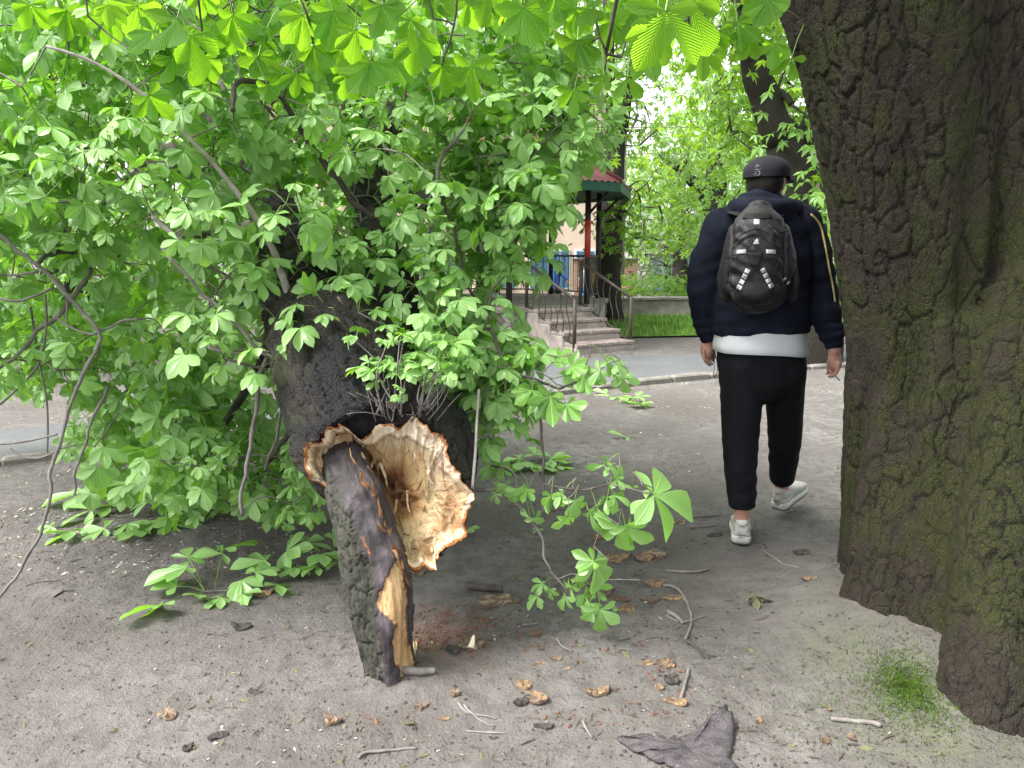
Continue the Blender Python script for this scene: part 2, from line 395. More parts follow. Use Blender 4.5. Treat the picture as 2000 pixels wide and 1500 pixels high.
def ground_mat():
    t = NT("ground_dirt"); p = t.pos()
    n0 = t.noise(p, .55, 4, .6); n1 = t.noise(p, 2.2, 6, .65, .6); n2 = t.noise(p, 14, 6, .7); n3 = t.noise(p, 70, 4, .7); n4 = t.noise(p, 260, 3, .7)
    c = t.mix(t.ramp(n1, [(.33, 0.0), (.68, 1.0)]), (.158, .144, .139), (.225, .210, .206))
    c = t.mix(t.ramp(n0, [(.38, .85), (.62, 0.0)]), c, (.116, .104, .098))
    c = t.mix(t.ramp(n2, [(.40, .75), (.56, 0.0)]), c, (.112, .102, .097)); vc = t.voro(p, 55, 'F1', 'Color'); vd = t.voro(p, 55, 'F1'); cr_ = t.math('MULTIPLY', t.ramp(vc, [(.80, 0.0), (.84, 1.0)]), t.ramp(vd, [(.25, 1.0), (.42, 0.0)])); c = t.mix(t.math('MULTIPLY', cr_, t.ramp(n1, [(.4, .9), (.65, .15)])), c, (.05, .043, .039))
    c = t.mix(t.ramp(n3, [(.62, 0.0), (.74, .3)]), c, (.235, .225, .22))
    c = t.mix(t.ramp(n3, [(.3, .35), (.42, 0.0)]), c, (.045, .039, .036))
    c = t.mix(t.ramp(n4, [(.66, 0.0), (.74, .3)]), c, (.24, .23, .22))
    ms = t.math('MULTIPLY', t.math('MULTIPLY', t.attr('moss'), .6), t.ramp(n2, [(.36, .15), (.56, 1.0)]), True)
    c = t.mix(ms, c, t.mix(t.ramp(n4, [(.35, 0.0), (.65, 1.0)]), (.06, .07, .025), (.11, .125, .045)))
    rd = t.math('MULTIPLY', t.attr('rot'), t.ramp(n3, [(.42, 0.0), (.6, 1.0)]), True)
    c = t.mix(rd, c, (.19, .085, .05))
    h = t.math('ADD', t.math('MULTIPLY', n2, 1.0), t.math('ADD', t.math('MULTIPLY', n3, .6), t.math('MULTIPLY', n4, .3)))
    return t.done(t.bsdf(c, .95, .15, t.bump(t.math('ADD', h, t.math('MULTIPLY', cr_, .5)), .9, .026)))
M['ground'] = ground_mat()
def asphalt_mat():
    t = NT("path_asphalt"); p = t.pos(); n1 = t.noise(p, 1.2, 5, .6); n2 = t.noise(p, 60, 4, .7); n3 = t.noise(p, 190, 2)
    c = t.mix(t.ramp(n1, [(.3, 0.0), (.7, 1.0)]), (.075, .078, .086), (.11, .113, .12))
    c = t.mix(t.ramp(n3, [(.55, 0.0), (.66, .6)]), c, (.26, .26, .26))
    return t.done(t.bsdf(c, .9, .2, t.bump(n2, .5, .008)))
M['asphalt'] = asphalt_mat()
def brick_mat():
    t = NT("brick"); p = t.pos(); b = t.n('TexBrick', {'Vector': t.n('Mapping', {'Vector': p, 'Rotation': (R(90), 0, 0)}), 'Scale': 4.0, 'Color1': (.42, .2, .13, 1), 'Color2': (.5, .27, .18, 1), 'Mortar': (.42, .38, .33, 1), 'Mortar Size': .03})
    return t.done(t.bsdf(b.outputs[0], .9, .2))
M['brick'] = brick_mat()
def roof_mat():
    t = NT("roof_metal"); p = t.pos()
    c = t.mix(t.ramp(t.noise(p, 3, 5), [(.3, 0.0), (.7, 1.0)]), (.085, .018, .022), (.14, .034, .038))
    return t.done(t.bsdf(c, .5, .45))
M['roof'] = roof_mat()
def rubble_mat():
    t = NT("rubble_wall"); p = t.pos(); ed = t.voro(t.scale(p, (1, 1, 1.4)), 4.5, 'DISTANCE_TO_EDGE'); ci = t.voro(t.scale(p, (1, 1, 1.4)), 4.5, 'F1', 'Color')
    c = t.mix(t.ramp(ci, [(.2, 0.0), (.8, 1.0)]), (.17, .155, .14), (.33, .31, .29)); c = t.mix(t.ramp(ed, [(0, 1.0), (.04, 0.0)]), c, (.045, .039, .036))
    c = t.mix(t.ramp(t.noise(p, 2.2, 5), [(.5, 0.0), (.62, .8)]), c, (.42, .42, .43))
    return t.done(t.bsdf(c, .9, .2, t.bump(ed, .5, .03)))
M['rubble'] = rubble_mat()
M['plaster'] = simple("plaster", (.55, .44, .36), .9, .2, .12, 1.5)
M['window_frame'] = simple("window_frame", (.5, .52, .55), .5)
M['glass_blue'] = simple("glass_blue", (.05, .12, .2), .15, .6)
M['lawn'] = simple("lawn", (.10, .17, .03), .95, .1, .4, 4)
M['grass'] = simple("grass", (.14, .27, .04), .6, .3, .35, 2)
M['moss_blade'] = simple("moss_blade", (.045, .085, .010), .7, .2, .4, 25)
M['petal'] = simple("petal", (.33, .30, .275), .7, .2, .15, 40)
M['crumb'] = simple("crumb", (.075, .06, .052), .9, .1, .5, 30)
M['crumb_red'] = simple("crumb_red", (.15, .065, .04), .9, .1, .4, 30)

# ------------------------------------------------------------------ the setting
BASE_BIG = np.array([1.62, 2.72])
ROT_SPOT = G(850, 1250)[:2]
def ground_z(x, y):
    x = np.atleast_1d(np.asarray(x, float)); y = np.atleast_1d(np.asarray(y, float)); P = np.stack([x, y, 0 * x], 1)
    near = np.exp(-((y - 3) / 7) ** 2)
    z = fbm(P * 1.6, 3, 3) * .014 + near * (fbm(P * 7, 3, 9) * .011 + fbm(P * 28, 3, 21) * .0075)
    d = np.hypot(x - BASE_BIG[0], y - BASE_BIG[1]); z = z + .085 * np.exp(-(np.maximum(d - .36, 0) / .24) ** 2)
    for lx, ly in ((1.37, 2.62), (1.47, 2.40), (1.40, 2.08), (1.86, 2.16)): z = z + .035 * np.exp(-((x - lx) ** 2 + (y - ly) ** 2) / .20 ** 2)
    d = np.hypot(x - BASE_BROKEN[0], y - BASE_BROKEN[1]); z = z + .03 * np.exp(-(d / .22) ** 2)
    far = sstep(3.9, 5.2, y + x * .0); return z * (1 - .75 * sstep(4.5, 6.5, y))
BASE_BROKEN = G(757, 1325)[:2]
def dense(a, b, st, lim, n):
    g = np.arange(a, b, st); up = b + (np.geomspace(1, lim - b + 1, n) - 1) + .02; dn = a - (np.geomspace(1, lim + a + 1, n) - 1)[::-1] - .02
    return np.concatenate([dn, g, up])
def make_ground():
    xs = dense(-2.6, 2.6, .017, 240, 46); ys = np.concatenate([-(np.geomspace(1, 100, 16) - 1)[::-1] + 1.3, np.arange(1.35, 5.6, .017), 5.6 + np.geomspace(.03, 300, 70)])
    X, Y = np.meshgrid(xs, ys); x, y = X.ravel(), Y.ravel()
    V = np.stack([x, y, ground_z(x, y)], 1); nx = len(xs); i = np.arange(len(ys) - 1)[:, None] * nx + np.arange(nx - 1)[None, :]
    F = np.stack([i, i + 1, i + nx + 1, i + nx], -1).reshape(-1, 4)
    m = np.zeros(len(V))
    for px, py, r, a in ((1760, 1380, .17, 1.0), (1640, 1290, .16, .75), (1800, 1450, .2, .7), (1900, 1470, .25, .7), (1700, 1330, .12, .6)):
        g = G(px, py); m = np.maximum(m, a * np.exp(-((x - g[0]) ** 2 + (y - g[1]) ** 2) / r ** 2))
    m = np.maximum(m, .35 * np.exp(-(np.hypot(x - 1.62, y - 2.6) - .45) ** 2 / .12 ** 2))
    rt = .9 * np.exp(-((x - ROT_SPOT[0]) ** 2 / .13 ** 2 + (y - ROT_SPOT[1]) ** 2 / .22 ** 2)) 
    return tag(mesh_obj("ground", V, F, M['ground'], attrs={'moss': m, 'rot': rt}), kind='structure')
make_ground()

def line_pts(pts): return np.array([G(*p)[:2] for p in pts])
KERB = line_pts([(-260, 935), (0, 908), (180, 886), (800, 805), (1010, 780), (1160, 762), (1260, 750), (1400, 737), (1560, 722), (1800, 708)])
PFAR = line_pts([(-260, 872), (0, 846), (180, 826), (800, 752), (1010, 722), (1160, 703), (1260, 697), (1400, 692), (1560, 687), (1800, 680)])
def strip(name, A, B, mat, z, n=160):
    q = np.linspace(0, len(A) - 1, n); li = lambda P: np.stack([np.interp(q, np.arange(len(P)), P[:, 0]), np.interp(q, np.arange(len(P)), P[:, 1]), 0 * q], 1)
    a, b = li(A), li(B)
    rows = [a * (1 - t) + b * t for t in np.linspace(0, 1, 6)]
    V = np.concatenate(rows); V[:, 2] = z
    F = np.concatenate([np.stack([np.arange(n - 1) + k * n, np.arange(1, n) + k * n, np.arange(1, n) + (k + 1) * n, np.arange(n - 1) + (k + 1) * n], -1) for k in range(5)])
    return tag(mesh_obj(name, V, F, mat), kind='structure')
def ext(A): return np.concatenate([[A[0] + (A[0] - A[1]) * 12], A, [A[-1] + (A[-1] - A[-2]) * 12]])
strip("path", ext(KERB), ext(PFAR), M['asphalt'], .019)
def make_kerb():
    mb = MB(); E_ = ext(KERB); P = np.concatenate([E_[:1], resample(np.c_[KERB, np.zeros(len(KERB))], 200)[:, :2], E_[-1:]]); P = np.c_[P, np.zeros(len(P))]; s = np.r_[0, np.cumsum(np.linalg.norm(np.diff(P, axis=0), axis=1))]
    q = np.arange(0, s[-1], .5); c = np.stack([np.interp(q, s, P[:, k]) for k in range(3)], 1)
    for a, b in zip(c[:-1], c[1:]):
        if not (-7 < a[0] < 12): continue
        d = b - a; mb.box(((a + b) / 2)[:2].tolist() + [.012 + random.uniform(-.012, .008)], (np.linalg.norm(d) - .012, .10, .10), math.atan2(d[1], d[0]) + random.uniform(-.02, .02), bev=.018)
    tag(mb.build("kerb", M['kerb_stone'], smooth=False), kind='structure')
make_kerb()
# lawn in front of the low wall
LAWN_A = line_pts([(1150, 664), (1230, 661), (1400, 658), (1650, 655)]); LAWN_A = np.concatenate([LAWN_A, [LAWN_A[-1] + [9, .6]]])
WALL_Y = G(1300, 621)[1]
lawn_b = np.stack([LAWN_A[:, 0] * (WALL_Y / LAWN_A[:, 1]), np.full(len(LAWN_A), WALL_Y + .1)], 1)
strip("lawn", LAWN_A, lawn_b, M['lawn'], .03, 60)
def blades(n, pts, h, wd, mats, name, lean=.4, kind='stuff', cat=None):
    """little bent grass blades at pts (x, y, z)"""
    n = len(pts); a = rng.uniform(0, 2 * math.pi, n); d = np.stack([np.cos(a), np.sin(a), 0 * a], 1); sd = np.stack([-np.sin(a), np.cos(a), 0 * a], 1)
    hh = h * rng.uniform(.5, 1.3, n)[:, None]; l = lean * rng.uniform(.2, 1.6, n)[:, None]; up = np.array([0, 0, 1.0])
    V = np.stack([pts - sd * wd, pts + sd * wd, pts + (up * .6 + d * l * .35) * hh + sd * wd * .7, pts + (up * .6 + d * l * .35) * hh - sd * wd * .7, pts + (up * .95 + d * l) * hh], 1).reshape(-1, 3)
    b = np.arange(n)[:, None] * 5; mb = MB(); mb.add(V, [b + np.array([0, 1, 2, 3]), b + np.array([3, 2, 4])])
    return mb.build(name, mats)
def make_grass():
    n = 16000; x = rng.uniform(1.0, 9, n); t = rng.uniform(0, 1, n); ya = np.interp(x, LAWN_A[:, 0], LAWN_A[:, 1]); y = ya + (WALL_Y - ya) * t + rng.normal(0, .05, n)
    tag(blades(n, np.stack([x, y, 0 * x + .03], 1), .09, .006, M['grass'], "grass"), kind='stuff', label="strip of mown grass in front of the low wall", cat="grass")
    g = G(1755, 1365); n = 4200; r = np.abs(rng.normal(0, .062, n)); a = rng.uniform(0, 6.283, n); x = g[0] + r * np.cos(a) * 1.1 + .02; y = g[1] + r * np.sin(a) * 1.8
    n2 = 2200; x2 = g[0] + rng.normal(.0, .22, n2); y2 = g[1] + rng.normal(-.02, .16, n2); x = np.r_[x, x2]; y = np.r_[y, y2]
    tag(blades(n + n2, np.stack([x, y, ground_z(x, y)], 1), .011, .0012, M['moss_blade'], "moss", .9), kind='stuff', label="soft green moss tuft on the soil at the old tree's foot", cat="moss")
make_grass()
# ------------------------------------------------------------------ foliage
def leaflet_template(rows, serr):
    v = np.linspace(0, 1, rows)
    kn = np.array([0, .08, .2, .4, .6, .72, .84, .93, 1.0]); kw = np.array([.012, .035, .09, .175, .235, .248, .19, .085, .0])
    hw = np.interp(v, kn, kw)
    if serr: hw = hw + np.where(np.arange(rows) % 2 == 1, .010, -.006) * (v > .2) * (v < .97)
    return v, hw
def leaflets(C, D, S, N, L, fold, droop, tone, rows=5, serr=False, wf=None):
    """C base, D direction, S side, N normal (M,3); returns verts, quads, uv, tone"""
    v, hw = leaflet_template(rows, serr); m = len(C)
    if wf is None: wf = np.ones(m)
    dr = droop[:, None] * (v ** 2)[None, :]
    u = np.array([-1.0, 0, 1.0])
    along = (v[None, :] * (1 - .25 * droop[:, None] * v[None, :]))
    P = C[:, None, None, :] + L[:, None, None, None] * (along[:, :, None, None] * D[:, None, None, :]
        + (hw[None, :, None] * u[None, None, :] * wf[:, None, None])[..., None] * S[:, None, None, :] * math.cos(.3)
        + ((hw[None, :, None] * np.abs(u)[None, None, :]) * fold[:, None, None] * wf[:, None, None] - dr[:, :, None])[..., None] * N[:, None, None, :])
    V = P.reshape(-1, 3); k = rows * 3
    q = []
    for i in range(rows - 1):
        for j in range(2): q.append([i * 3 + j, i * 3 + j + 1, i * 3 + j + 4, i * 3 + j + 3])
    Q = (np.arange(m)[:, None, None] * k + np.array(q)[None]).reshape(-1, 4)
    uv1 = np.stack(np.broadcast_arrays((.5 + .5 * u[None, :] * (hw / .25)[:, None]), v[:, None]), -1).reshape(-1, 2)
    return V, Q, np.tile(uv1, (m, 1)), np.repeat(tone, k)
class Foliage:
    """palmate leaves: centre c, pointing direction a, upper-side normal n, leaflet length L"""
    def __init__(s): s.c = []; s.a = []; s.n = []; s.L = []; s.k = []; s.t = []; s.st = []
    def leaf(s, c, a, n, L, k=None, tone=.5):
        s.c.append(c); s.a.append(a); s.n.append(n); s.L.append(L); s.k.append(k or random.choice((5, 6, 7, 7))); s.t.append(tone)
    def petiole(s, p0, p1, r=.0016): s.st.append((p0, p1, r))
    def build(s, name, mat, parent, rows=5, serr=False, spread=108, stalk=True, droop=(.1, .45)):
        c = np.array(s.c); a = unit(np.array(s.a)); n = np.array(s.n); n = unit(n - a * np.sum(a * n, 1, keepdims=True)); b = np.cross(n, a)
        L = np.array(s.L); k = np.array(s.k); t = np.array(s.t)
        idx = np.repeat(np.arange(len(c)), k); pos = np.concatenate([np.linspace(-1, 1, q) for q in k]); m = len(idx)
        th = pos * R(spread) * rng.uniform(.85, 1.1, m) + rng.normal(0, .07, m)
        D = np.cos(th)[:, None] * a[idx] + np.sin(th)[:, None] * b[idx]; D = D + n[idx] * rng.normal(-.10, .14, m)[:, None]; D = unit(D)
        N = n[idx] + rng.normal(0, .16, (m, 3)); N = unit(N - D * np.sum(D * N, 1, keepdims=True)); S = np.cross(N, D)
        l = L[idx] * (1 - .45 * np.abs(pos) ** 1.5) * rng.uniform(.85, 1.1, m)
        V, Q, uv, tone = leaflets(c[idx], D, S, N, l, rng.uniform(.1, .55, m), rng.uniform(*droop, m), np.clip(t[idx] + rng.normal(0, .12, m), 0, 1), rows, serr, rng.uniform(.85, 1.12, m))
        F = {4: [(Q, 0)]}
        if stalk and s.st:
            p0 = np.array([q[0] for q in s.st]); p1 = np.array([q[1] for q in s.st]); r = np.array([q[2] for q in s.st]); w = len(p0)
            T = unit(p1 - p0); A = unit(np.cross(T, np.array([.3, .2, .9]))); B = np.cross(T, A); mid = (p0 + p1) / 2 + np.array([0, 0, 1.0]) * (np.linalg.norm(p1 - p0, axis=1) * .08)[:, None]
            rings = []
            for P in (p0, mid, p1):
                for g in range(3): rings.append(P + r[:, None] * (math.cos(g * 2.094) * A + math.sin(g * 2.094) * B))
            W = np.stack(rings, 1).reshape(-1, 3); o = np.arange(w)[:, None, None] * 9 + len(V)
            q = np.array([[i * 3 + j, i * 3 + (j + 1) % 3, i * 3 + 3 + (j + 1) % 3, i * 3 + 3 + j] for i in range(2) for j in range(3)])
            F[4].append(((o + q[None]).reshape(-1, 4), 1)); V = np.concatenate([V, W]); uv = np.concatenate([uv, np.full((len(W), 2), .5)]); tone = np.concatenate([tone, np.full(len(W), .5)])
        return mesh_obj(name, V, F, [mat, M['stalk']], parent, True, uv, {'tone': tone})
UP = np.array([0, 0, 1.0])
def rv(): return rng.normal(0, 1, 3)
def cluster(fo, tip, d, nl, L, tone=.5, up=.9, toward=.35, pet=(.06, .15), drp=.35):
    """a twig tip with a whorl of palmate leaves"""
    d = unit(d); A = unit(np.cross(d, UP + .01 * rv())); B = np.cross(A, d); ph0 = rng.uniform(0, 6.28)
    view = unit(CAM - tip)
    for i in range(nl):
        ph = ph0 + i * 2.4; pd = unit(d * rng.uniform(.2, .9) + (math.cos(ph) * A + math.sin(ph) * B) * .9 + UP * rng.uniform(-.1, .3))
        l = rng.uniform(*pet) * (L / .11) ** .5; c = tip + pd * l
        a = unit(pd * np.array([1, 1, .45]) - UP * rng.uniform(0, drp * 2)); n = UP * up + view * toward + .33 * rv()
        fo.leaf(c, a, n, L * rng.uniform(.7, 1.15), None, tone + rng.normal(0, .12)); fo.petiole(tip, c)
def grow(nodes, tips, mb, r0=.0045, r1=.0022, sides=4, sag=.12, mi=0):
    """join every tip to the branch network by a curved twig; returns twig directions at the tips"""
    nodes = np.array(nodes); tips = np.array(tips); dirs = np.zeros((len(tips), 3))
    d0 = np.array([np.min(np.linalg.norm(nodes - p, axis=1)) for p in tips])
    for i in np.argsort(d0):
        p = tips[i]; dd = np.linalg.norm(nodes - p, axis=1); j = int(np.argmin(dd)); q = nodes[j]; ln = dd[j] + 1e-6
        mid = (p + q) / 2 + unit(rv()) * ln * .13 + UP * ln * sag
        P = resample(np.array([q, mid, p]), 7 if ln > .12 else 4)
        mb.tube(P, np.linspace(r0 * min(2.2, .7 + ln * 1.6), r1, len(P)), sides, False, mi)
        dirs[i] = unit(P[-1] - P[-2]); nodes = np.concatenate([nodes, P[1:]])
    return dirs
def inside(poly, x, y):
    poly = np.asarray(poly, float); c = np.zeros(len(x), bool); j = len(poly) - 1
    for i in range(len(poly)):
        (xi, yi), (xj, yj) = poly[i], poly[j]
        c ^= ((yi > y) != (yj > y)) & (x < (xj - xi) * (y - yi) / (yj - yi + 1e-12) + xi); j = i
    return c
def barkify(V, Q, axis_pts=None, amp=.012, sc=24, fine=.004, seed=1):
    """push plates and cracks into bark; returns V, barkco, crack"""
    if axis_pts is None: co = V.copy()
    else:
        A = np.asarray(axis_pts, float); T, E1, E2 = frames(A); d2 = np.full(len(V), 1e9); co = np.zeros_like(V); s = np.r_[0, np.cumsum(np.linalg.norm(np.diff(A, axis=0), axis=1))]
        for k in range(len(A)):
            w_ = V - A[k]; d = np.einsum('ij,ij->i', w_, w_); m = d < d2; d2[m] = d[m]
            co[m] = np.stack([w_[m] @ E1[k], w_[m] @ E2[k], s[k] + w_[m] @ T[k]], 1)
    p = co * np.array([1, 1, .30]) + .030 * np.stack([fbm(co * 9, 3, seed), fbm(co * 9, 3, seed + 5), fbm(co * 6, 2, seed + 6) * .6], 1)
    f1, f2, cid = worley(p * sc, seed); edge = f2 - f1; ck = (1 - sstep(.0, .09, edge)) * sstep(-.5, -.05, fbm(co * np.array([7, 7, 3.]), 3, seed + 20))
    N = vnormals(V, Q)
    h = -amp * ck + amp * .9 * (cid - .5) + fbm(co * 60, 3, seed + 9) * fine * .7 + fbm(co * np.array([9, 9, 3.]), 3, seed + 3) * amp * .35
    return V + N * h[:, None], co, ck * (.6 + .4 * cid)

# ------------------------------------------------------------------ the old mossy tree at the right
def make_big_tree():
    root = empty("mossy_tree", (1.62, 2.75, 0), "thick old chestnut tree with dark mossy furrowed bark and spreading roots", "tree")
    T = lambda pts, r: capsule(resample(np.c_[np.array(pts, float), np.array(r, float)], 24)[:, :3], resample(np.c_[np.array(pts, float), np.array(r, float)], 24)[:, 3], 28)
    pc = [T([(1.64, 2.95, -.1), (1.62, 2.97, .35), (1.585, 2.98, .9), (1.54, 2.98, 1.5), (1.45, 2.98, 2.0), (1.33, 2.98, 2.6)], [.30, .265, .25, .26, .30, .36]),
          T([(1.98, 2.86, -.1), (1.98, 2.9, .6), (2.0, 2.92, 1.4), (2.05, 2.95, 2.2), (2.2, 3.0, 3.2), (2.4, 3.1, 5.0)], [.40, .33, .30, .31, .3, .24]),
          T([(1.86, 3.1, -.1), (1.83, 3.12, 1.0), (1.76, 3.12, 2.2), (1.8, 3.2, 3.2), (1.8, 3.4, 5.2)], [.36, .34, .37, .34, .24]),
          T([(1.56, 2.97, .9), (1.50, 2.96, 1.35), (1.41, 2.95, 1.75), (1.26, 2.95, 2.2), (.98, 2.95, 2.7), (.5, 2.9, 3.15), (-.3, 2.7, 3.4)], [.22, .235, .245, .25, .22, .16, .10]),
          # root lobes
          T([(1.36, 2.60, -.26), (1.39, 2.65, -.02), (1.405, 2.69, .18), (1.46, 2.80, .55), (1.5, 2.9, .9)], [.26, .175, .14, .135, .12]),
          T([(1.28, 2.60, -.24), (1.335, 2.71, .08), (1.42, 2.82, .36)], [.22, .09, .07]),
          T([(1.47, 2.38, -.26), (1.495, 2.45, -.02), (1.52, 2.51, .15), (1.56, 2.66, .6), (1.6, 2.80, 1.1)], [.25, .165, .13, .125, .12]),
          T([(1.38, 2.03, -.24), (1.45, 2.15, -.01), (1.51, 2.24, .12), (1.60, 2.38, .36), (1.72, 2.58, .75), (1.82, 2.72, 1.2)], [.20, .15, .15, .155, .16, .15]),
          T([(1.62, 2.35, .02), (1.68, 2.5, .35), (1.75, 2.65, .8)], [.12, .13, .13]),
          T([(1.84, 2.12, -.24), (1.88, 2.22, -.02), (1.95, 2.4, .3), (2.0, 2.65, .8)], [.22, .15, .16, .2]),
          T([(2.3, 2.5, -.1), (2.15, 2.7, .4)], [.2, .2]),
          T([(1.36, 2.76, .30), (1.37, 2.77, .40)], [.06, .06]),
          T([(1.64, 2.62, .62), (1.66, 2.66, .74)], [.075, .08]), T([(1.53, 2.5, .42), (1.55, 2.53, .5)], [.05, .05])]
    V, Q = union(pc, .0085, 9, .5)
    keep = V[:, 2] > -.09
    # long vertical furrows and fluting
    ang = np.arctan2(V[:, 1] - 2.95, V[:, 0] - 1.7)
    N = vnormals(V, Q); V = V + N * (np.sin(ang * 13 + 2.2 * fbm(V * np.array([1.5, 1.5, .8]), 2, 4)) * .010 * sstep(2.4, 1.2, V[:, 2]) + fbm(V * np.array([5, 5, 1.6]), 2, 30) * .022)[:, None]
    V, co, ck = barkify(V, Q, None, .0085, 17, .006, 2)
    moss = np.zeros(len(V))
    cz = V[:, 2]
    vis = fbm(V * 3.2, 4, 40)
    moss = .8 * sstep(2.2, .7, cz) * sstep(-.3, .3, vis) * sstep(.05, .35, cz) * sstep(1.36, 1.48, V[:, 0] + .08 * vis)
    for px, py, Z, r, a in ((1865, 1075, 2.45, .075, 1.0), (1850, 1170, 2.45, .06, .8), (1960, 980, 2.5, .09, .9), (1830, 800, 2.6, .10, .7), (1975, 850, 2.5, .08, .8), (1905, 1010, 2.5, .05, .7), (1800, 1180, 2.5, .1, .45)):
        g = at(px, py, Z); moss = np.maximum(moss, a * np.exp(-np.sum((V - g) ** 2, 1) / r ** 2 * .8))
    mesh_obj("trunk", V, Q, M['bark_old'], root, True, None, {'barkco': co, 'crack': ck, 'moss': np.clip(moss, 0, 1)})
    # boughs that hang over the picture
    mb = MB(); nodes = []
    def bough(P, r, n=26):
        q = resample(np.c_[np.array(P, float), np.array(r, float)], n); mb.tube(q[:, :3], q[:, 3], 10); nodes.extend(q[::2, :3]); return q
    bough([(-.3, 2.7, 3.4), (-1.2, 2.4, 3.5), (-2.4, 2.2, 3.3)], [.10, .07, .03])
    bough([(.9, 2.9, 2.85), (.75, 2.5, 2.75), (.3, 2.2, 2.68), (-.4, 2.05, 2.62), (-1.3, 2.0, 2.6)], [.06, .045, .032, .022, .010])
    bough([(.8, 2.9, 2.95), (.85, 2.3, 2.62), (.6, 1.7, 2.45), (.1, 1.6, 2.5)], [.05, .035, .02, .01])
    mb.build("bough", M['twig_dark'], root)
    tw = MB(); fo = Foliage()
    hang = [[(895, -60, 2.1), (890, 25, 2.1), (880, 75, 2.1), (862, 128, 2.1)], [(1150, -70, 1.95), (1158, 10, 1.95), (1172, 75, 1.95), (1184, 105, 1.95), (1180, 142, 1.95)], [(1184, 105, 1.95), (1215, 112, 1.95)],
            [(735, -60, 2.0), (752, 25, 2.0), (725, 60, 2.0), (695, 58, 2.0)], [(1420, -60, 2.2), (1390, 20, 2.2), (1330, 42, 2.2)], [(160, -70, 2.3), (168, 0, 2.3), (172, 32, 2.3)], [(470, 95, 2.5), (500, 85, 2.5), (560, 55, 2.4), (640, -40, 2.3)],
            [(1340, -60, 1.5), (1330, 20, 1.5)], [(1010, -60, 2.0), (1022, 10, 2.0)], [(560, -60, 2.0), (600, 30, 2.0), (610, 85, 2.1)], [(380, -60, 2.0), (395, 60, 2.1)], [(1470, -40, 2.4), (1475, 60, 2.4), (1455, 95, 2.4)]]
    hn = []
    for h in hang:
        q = resample(np.array([at(*p) for p in h]), 10); tw.tube(q, np.linspace(.0042, .0026, len(q)), 5, True); hn.extend(q)
        nd = np.array(nodes); j = int(np.argmin(np.linalg.norm(nd - q[0], axis=1))); lk = resample(np.array([nd[j], (nd[j] + q[0]) / 2 + .06 * rv(), q[0]]), 8); tw.tube(lk, np.linspace(.009, .0042, 8), 5, True)
    # px, py, Z, leaflet px, screen angle of the middle leaflet (0 = down, + = right), tone, tilt towards viewer, leaflets
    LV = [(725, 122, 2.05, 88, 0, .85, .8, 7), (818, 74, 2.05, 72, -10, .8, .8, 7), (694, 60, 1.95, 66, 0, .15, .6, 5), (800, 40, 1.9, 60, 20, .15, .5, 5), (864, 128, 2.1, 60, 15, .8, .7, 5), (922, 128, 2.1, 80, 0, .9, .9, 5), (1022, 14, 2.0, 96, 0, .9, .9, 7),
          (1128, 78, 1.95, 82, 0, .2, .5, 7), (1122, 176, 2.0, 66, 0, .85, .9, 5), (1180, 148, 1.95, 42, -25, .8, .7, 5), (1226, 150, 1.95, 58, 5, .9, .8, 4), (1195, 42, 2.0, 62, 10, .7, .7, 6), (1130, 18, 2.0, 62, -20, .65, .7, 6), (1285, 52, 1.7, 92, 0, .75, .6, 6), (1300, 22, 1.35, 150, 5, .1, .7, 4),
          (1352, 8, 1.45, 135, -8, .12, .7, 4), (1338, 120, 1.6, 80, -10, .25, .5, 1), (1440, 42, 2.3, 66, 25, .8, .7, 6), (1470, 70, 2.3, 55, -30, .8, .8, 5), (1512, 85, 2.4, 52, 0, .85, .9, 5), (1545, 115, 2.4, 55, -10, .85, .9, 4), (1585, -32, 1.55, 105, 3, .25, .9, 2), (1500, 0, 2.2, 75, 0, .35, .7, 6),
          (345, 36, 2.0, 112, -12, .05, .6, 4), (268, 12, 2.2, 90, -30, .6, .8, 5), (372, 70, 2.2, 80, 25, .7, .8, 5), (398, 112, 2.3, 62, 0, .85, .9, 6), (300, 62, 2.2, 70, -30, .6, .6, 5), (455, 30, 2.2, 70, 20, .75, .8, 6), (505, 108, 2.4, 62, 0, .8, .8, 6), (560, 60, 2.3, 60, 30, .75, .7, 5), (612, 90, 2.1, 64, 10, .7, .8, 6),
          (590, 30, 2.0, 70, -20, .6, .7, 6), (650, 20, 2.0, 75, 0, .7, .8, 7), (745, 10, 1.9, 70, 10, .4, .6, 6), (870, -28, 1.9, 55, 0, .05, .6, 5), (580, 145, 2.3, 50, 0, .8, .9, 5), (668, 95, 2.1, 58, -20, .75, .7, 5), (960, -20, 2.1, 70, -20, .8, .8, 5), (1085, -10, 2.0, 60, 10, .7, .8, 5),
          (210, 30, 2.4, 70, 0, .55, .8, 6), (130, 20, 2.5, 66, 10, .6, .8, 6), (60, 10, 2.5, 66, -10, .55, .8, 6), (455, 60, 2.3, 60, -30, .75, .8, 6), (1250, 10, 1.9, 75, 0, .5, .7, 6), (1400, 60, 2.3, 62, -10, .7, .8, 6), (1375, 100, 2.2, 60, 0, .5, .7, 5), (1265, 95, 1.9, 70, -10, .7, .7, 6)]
    for _ in range(46):
        LV.append((rng.uniform(180, 1560), rng.uniform(-110, 18), rng.uniform(1.9, 2.9), rng.uniform(50, 74), rng.uniform(-50, 50), rng.uniform(.3, .9), rng.uniform(.4, .9), 6))
    for _ in range(26):
        LV.append((rng.uniform(250, 700), rng.uniform(0, 190), rng.uniform(2.2, 2.8), rng.uniform(45, 66), rng.uniform(-50, 50), rng.uniform(.5, .95), rng.uniform(.4, .9), 6))
    tips = []
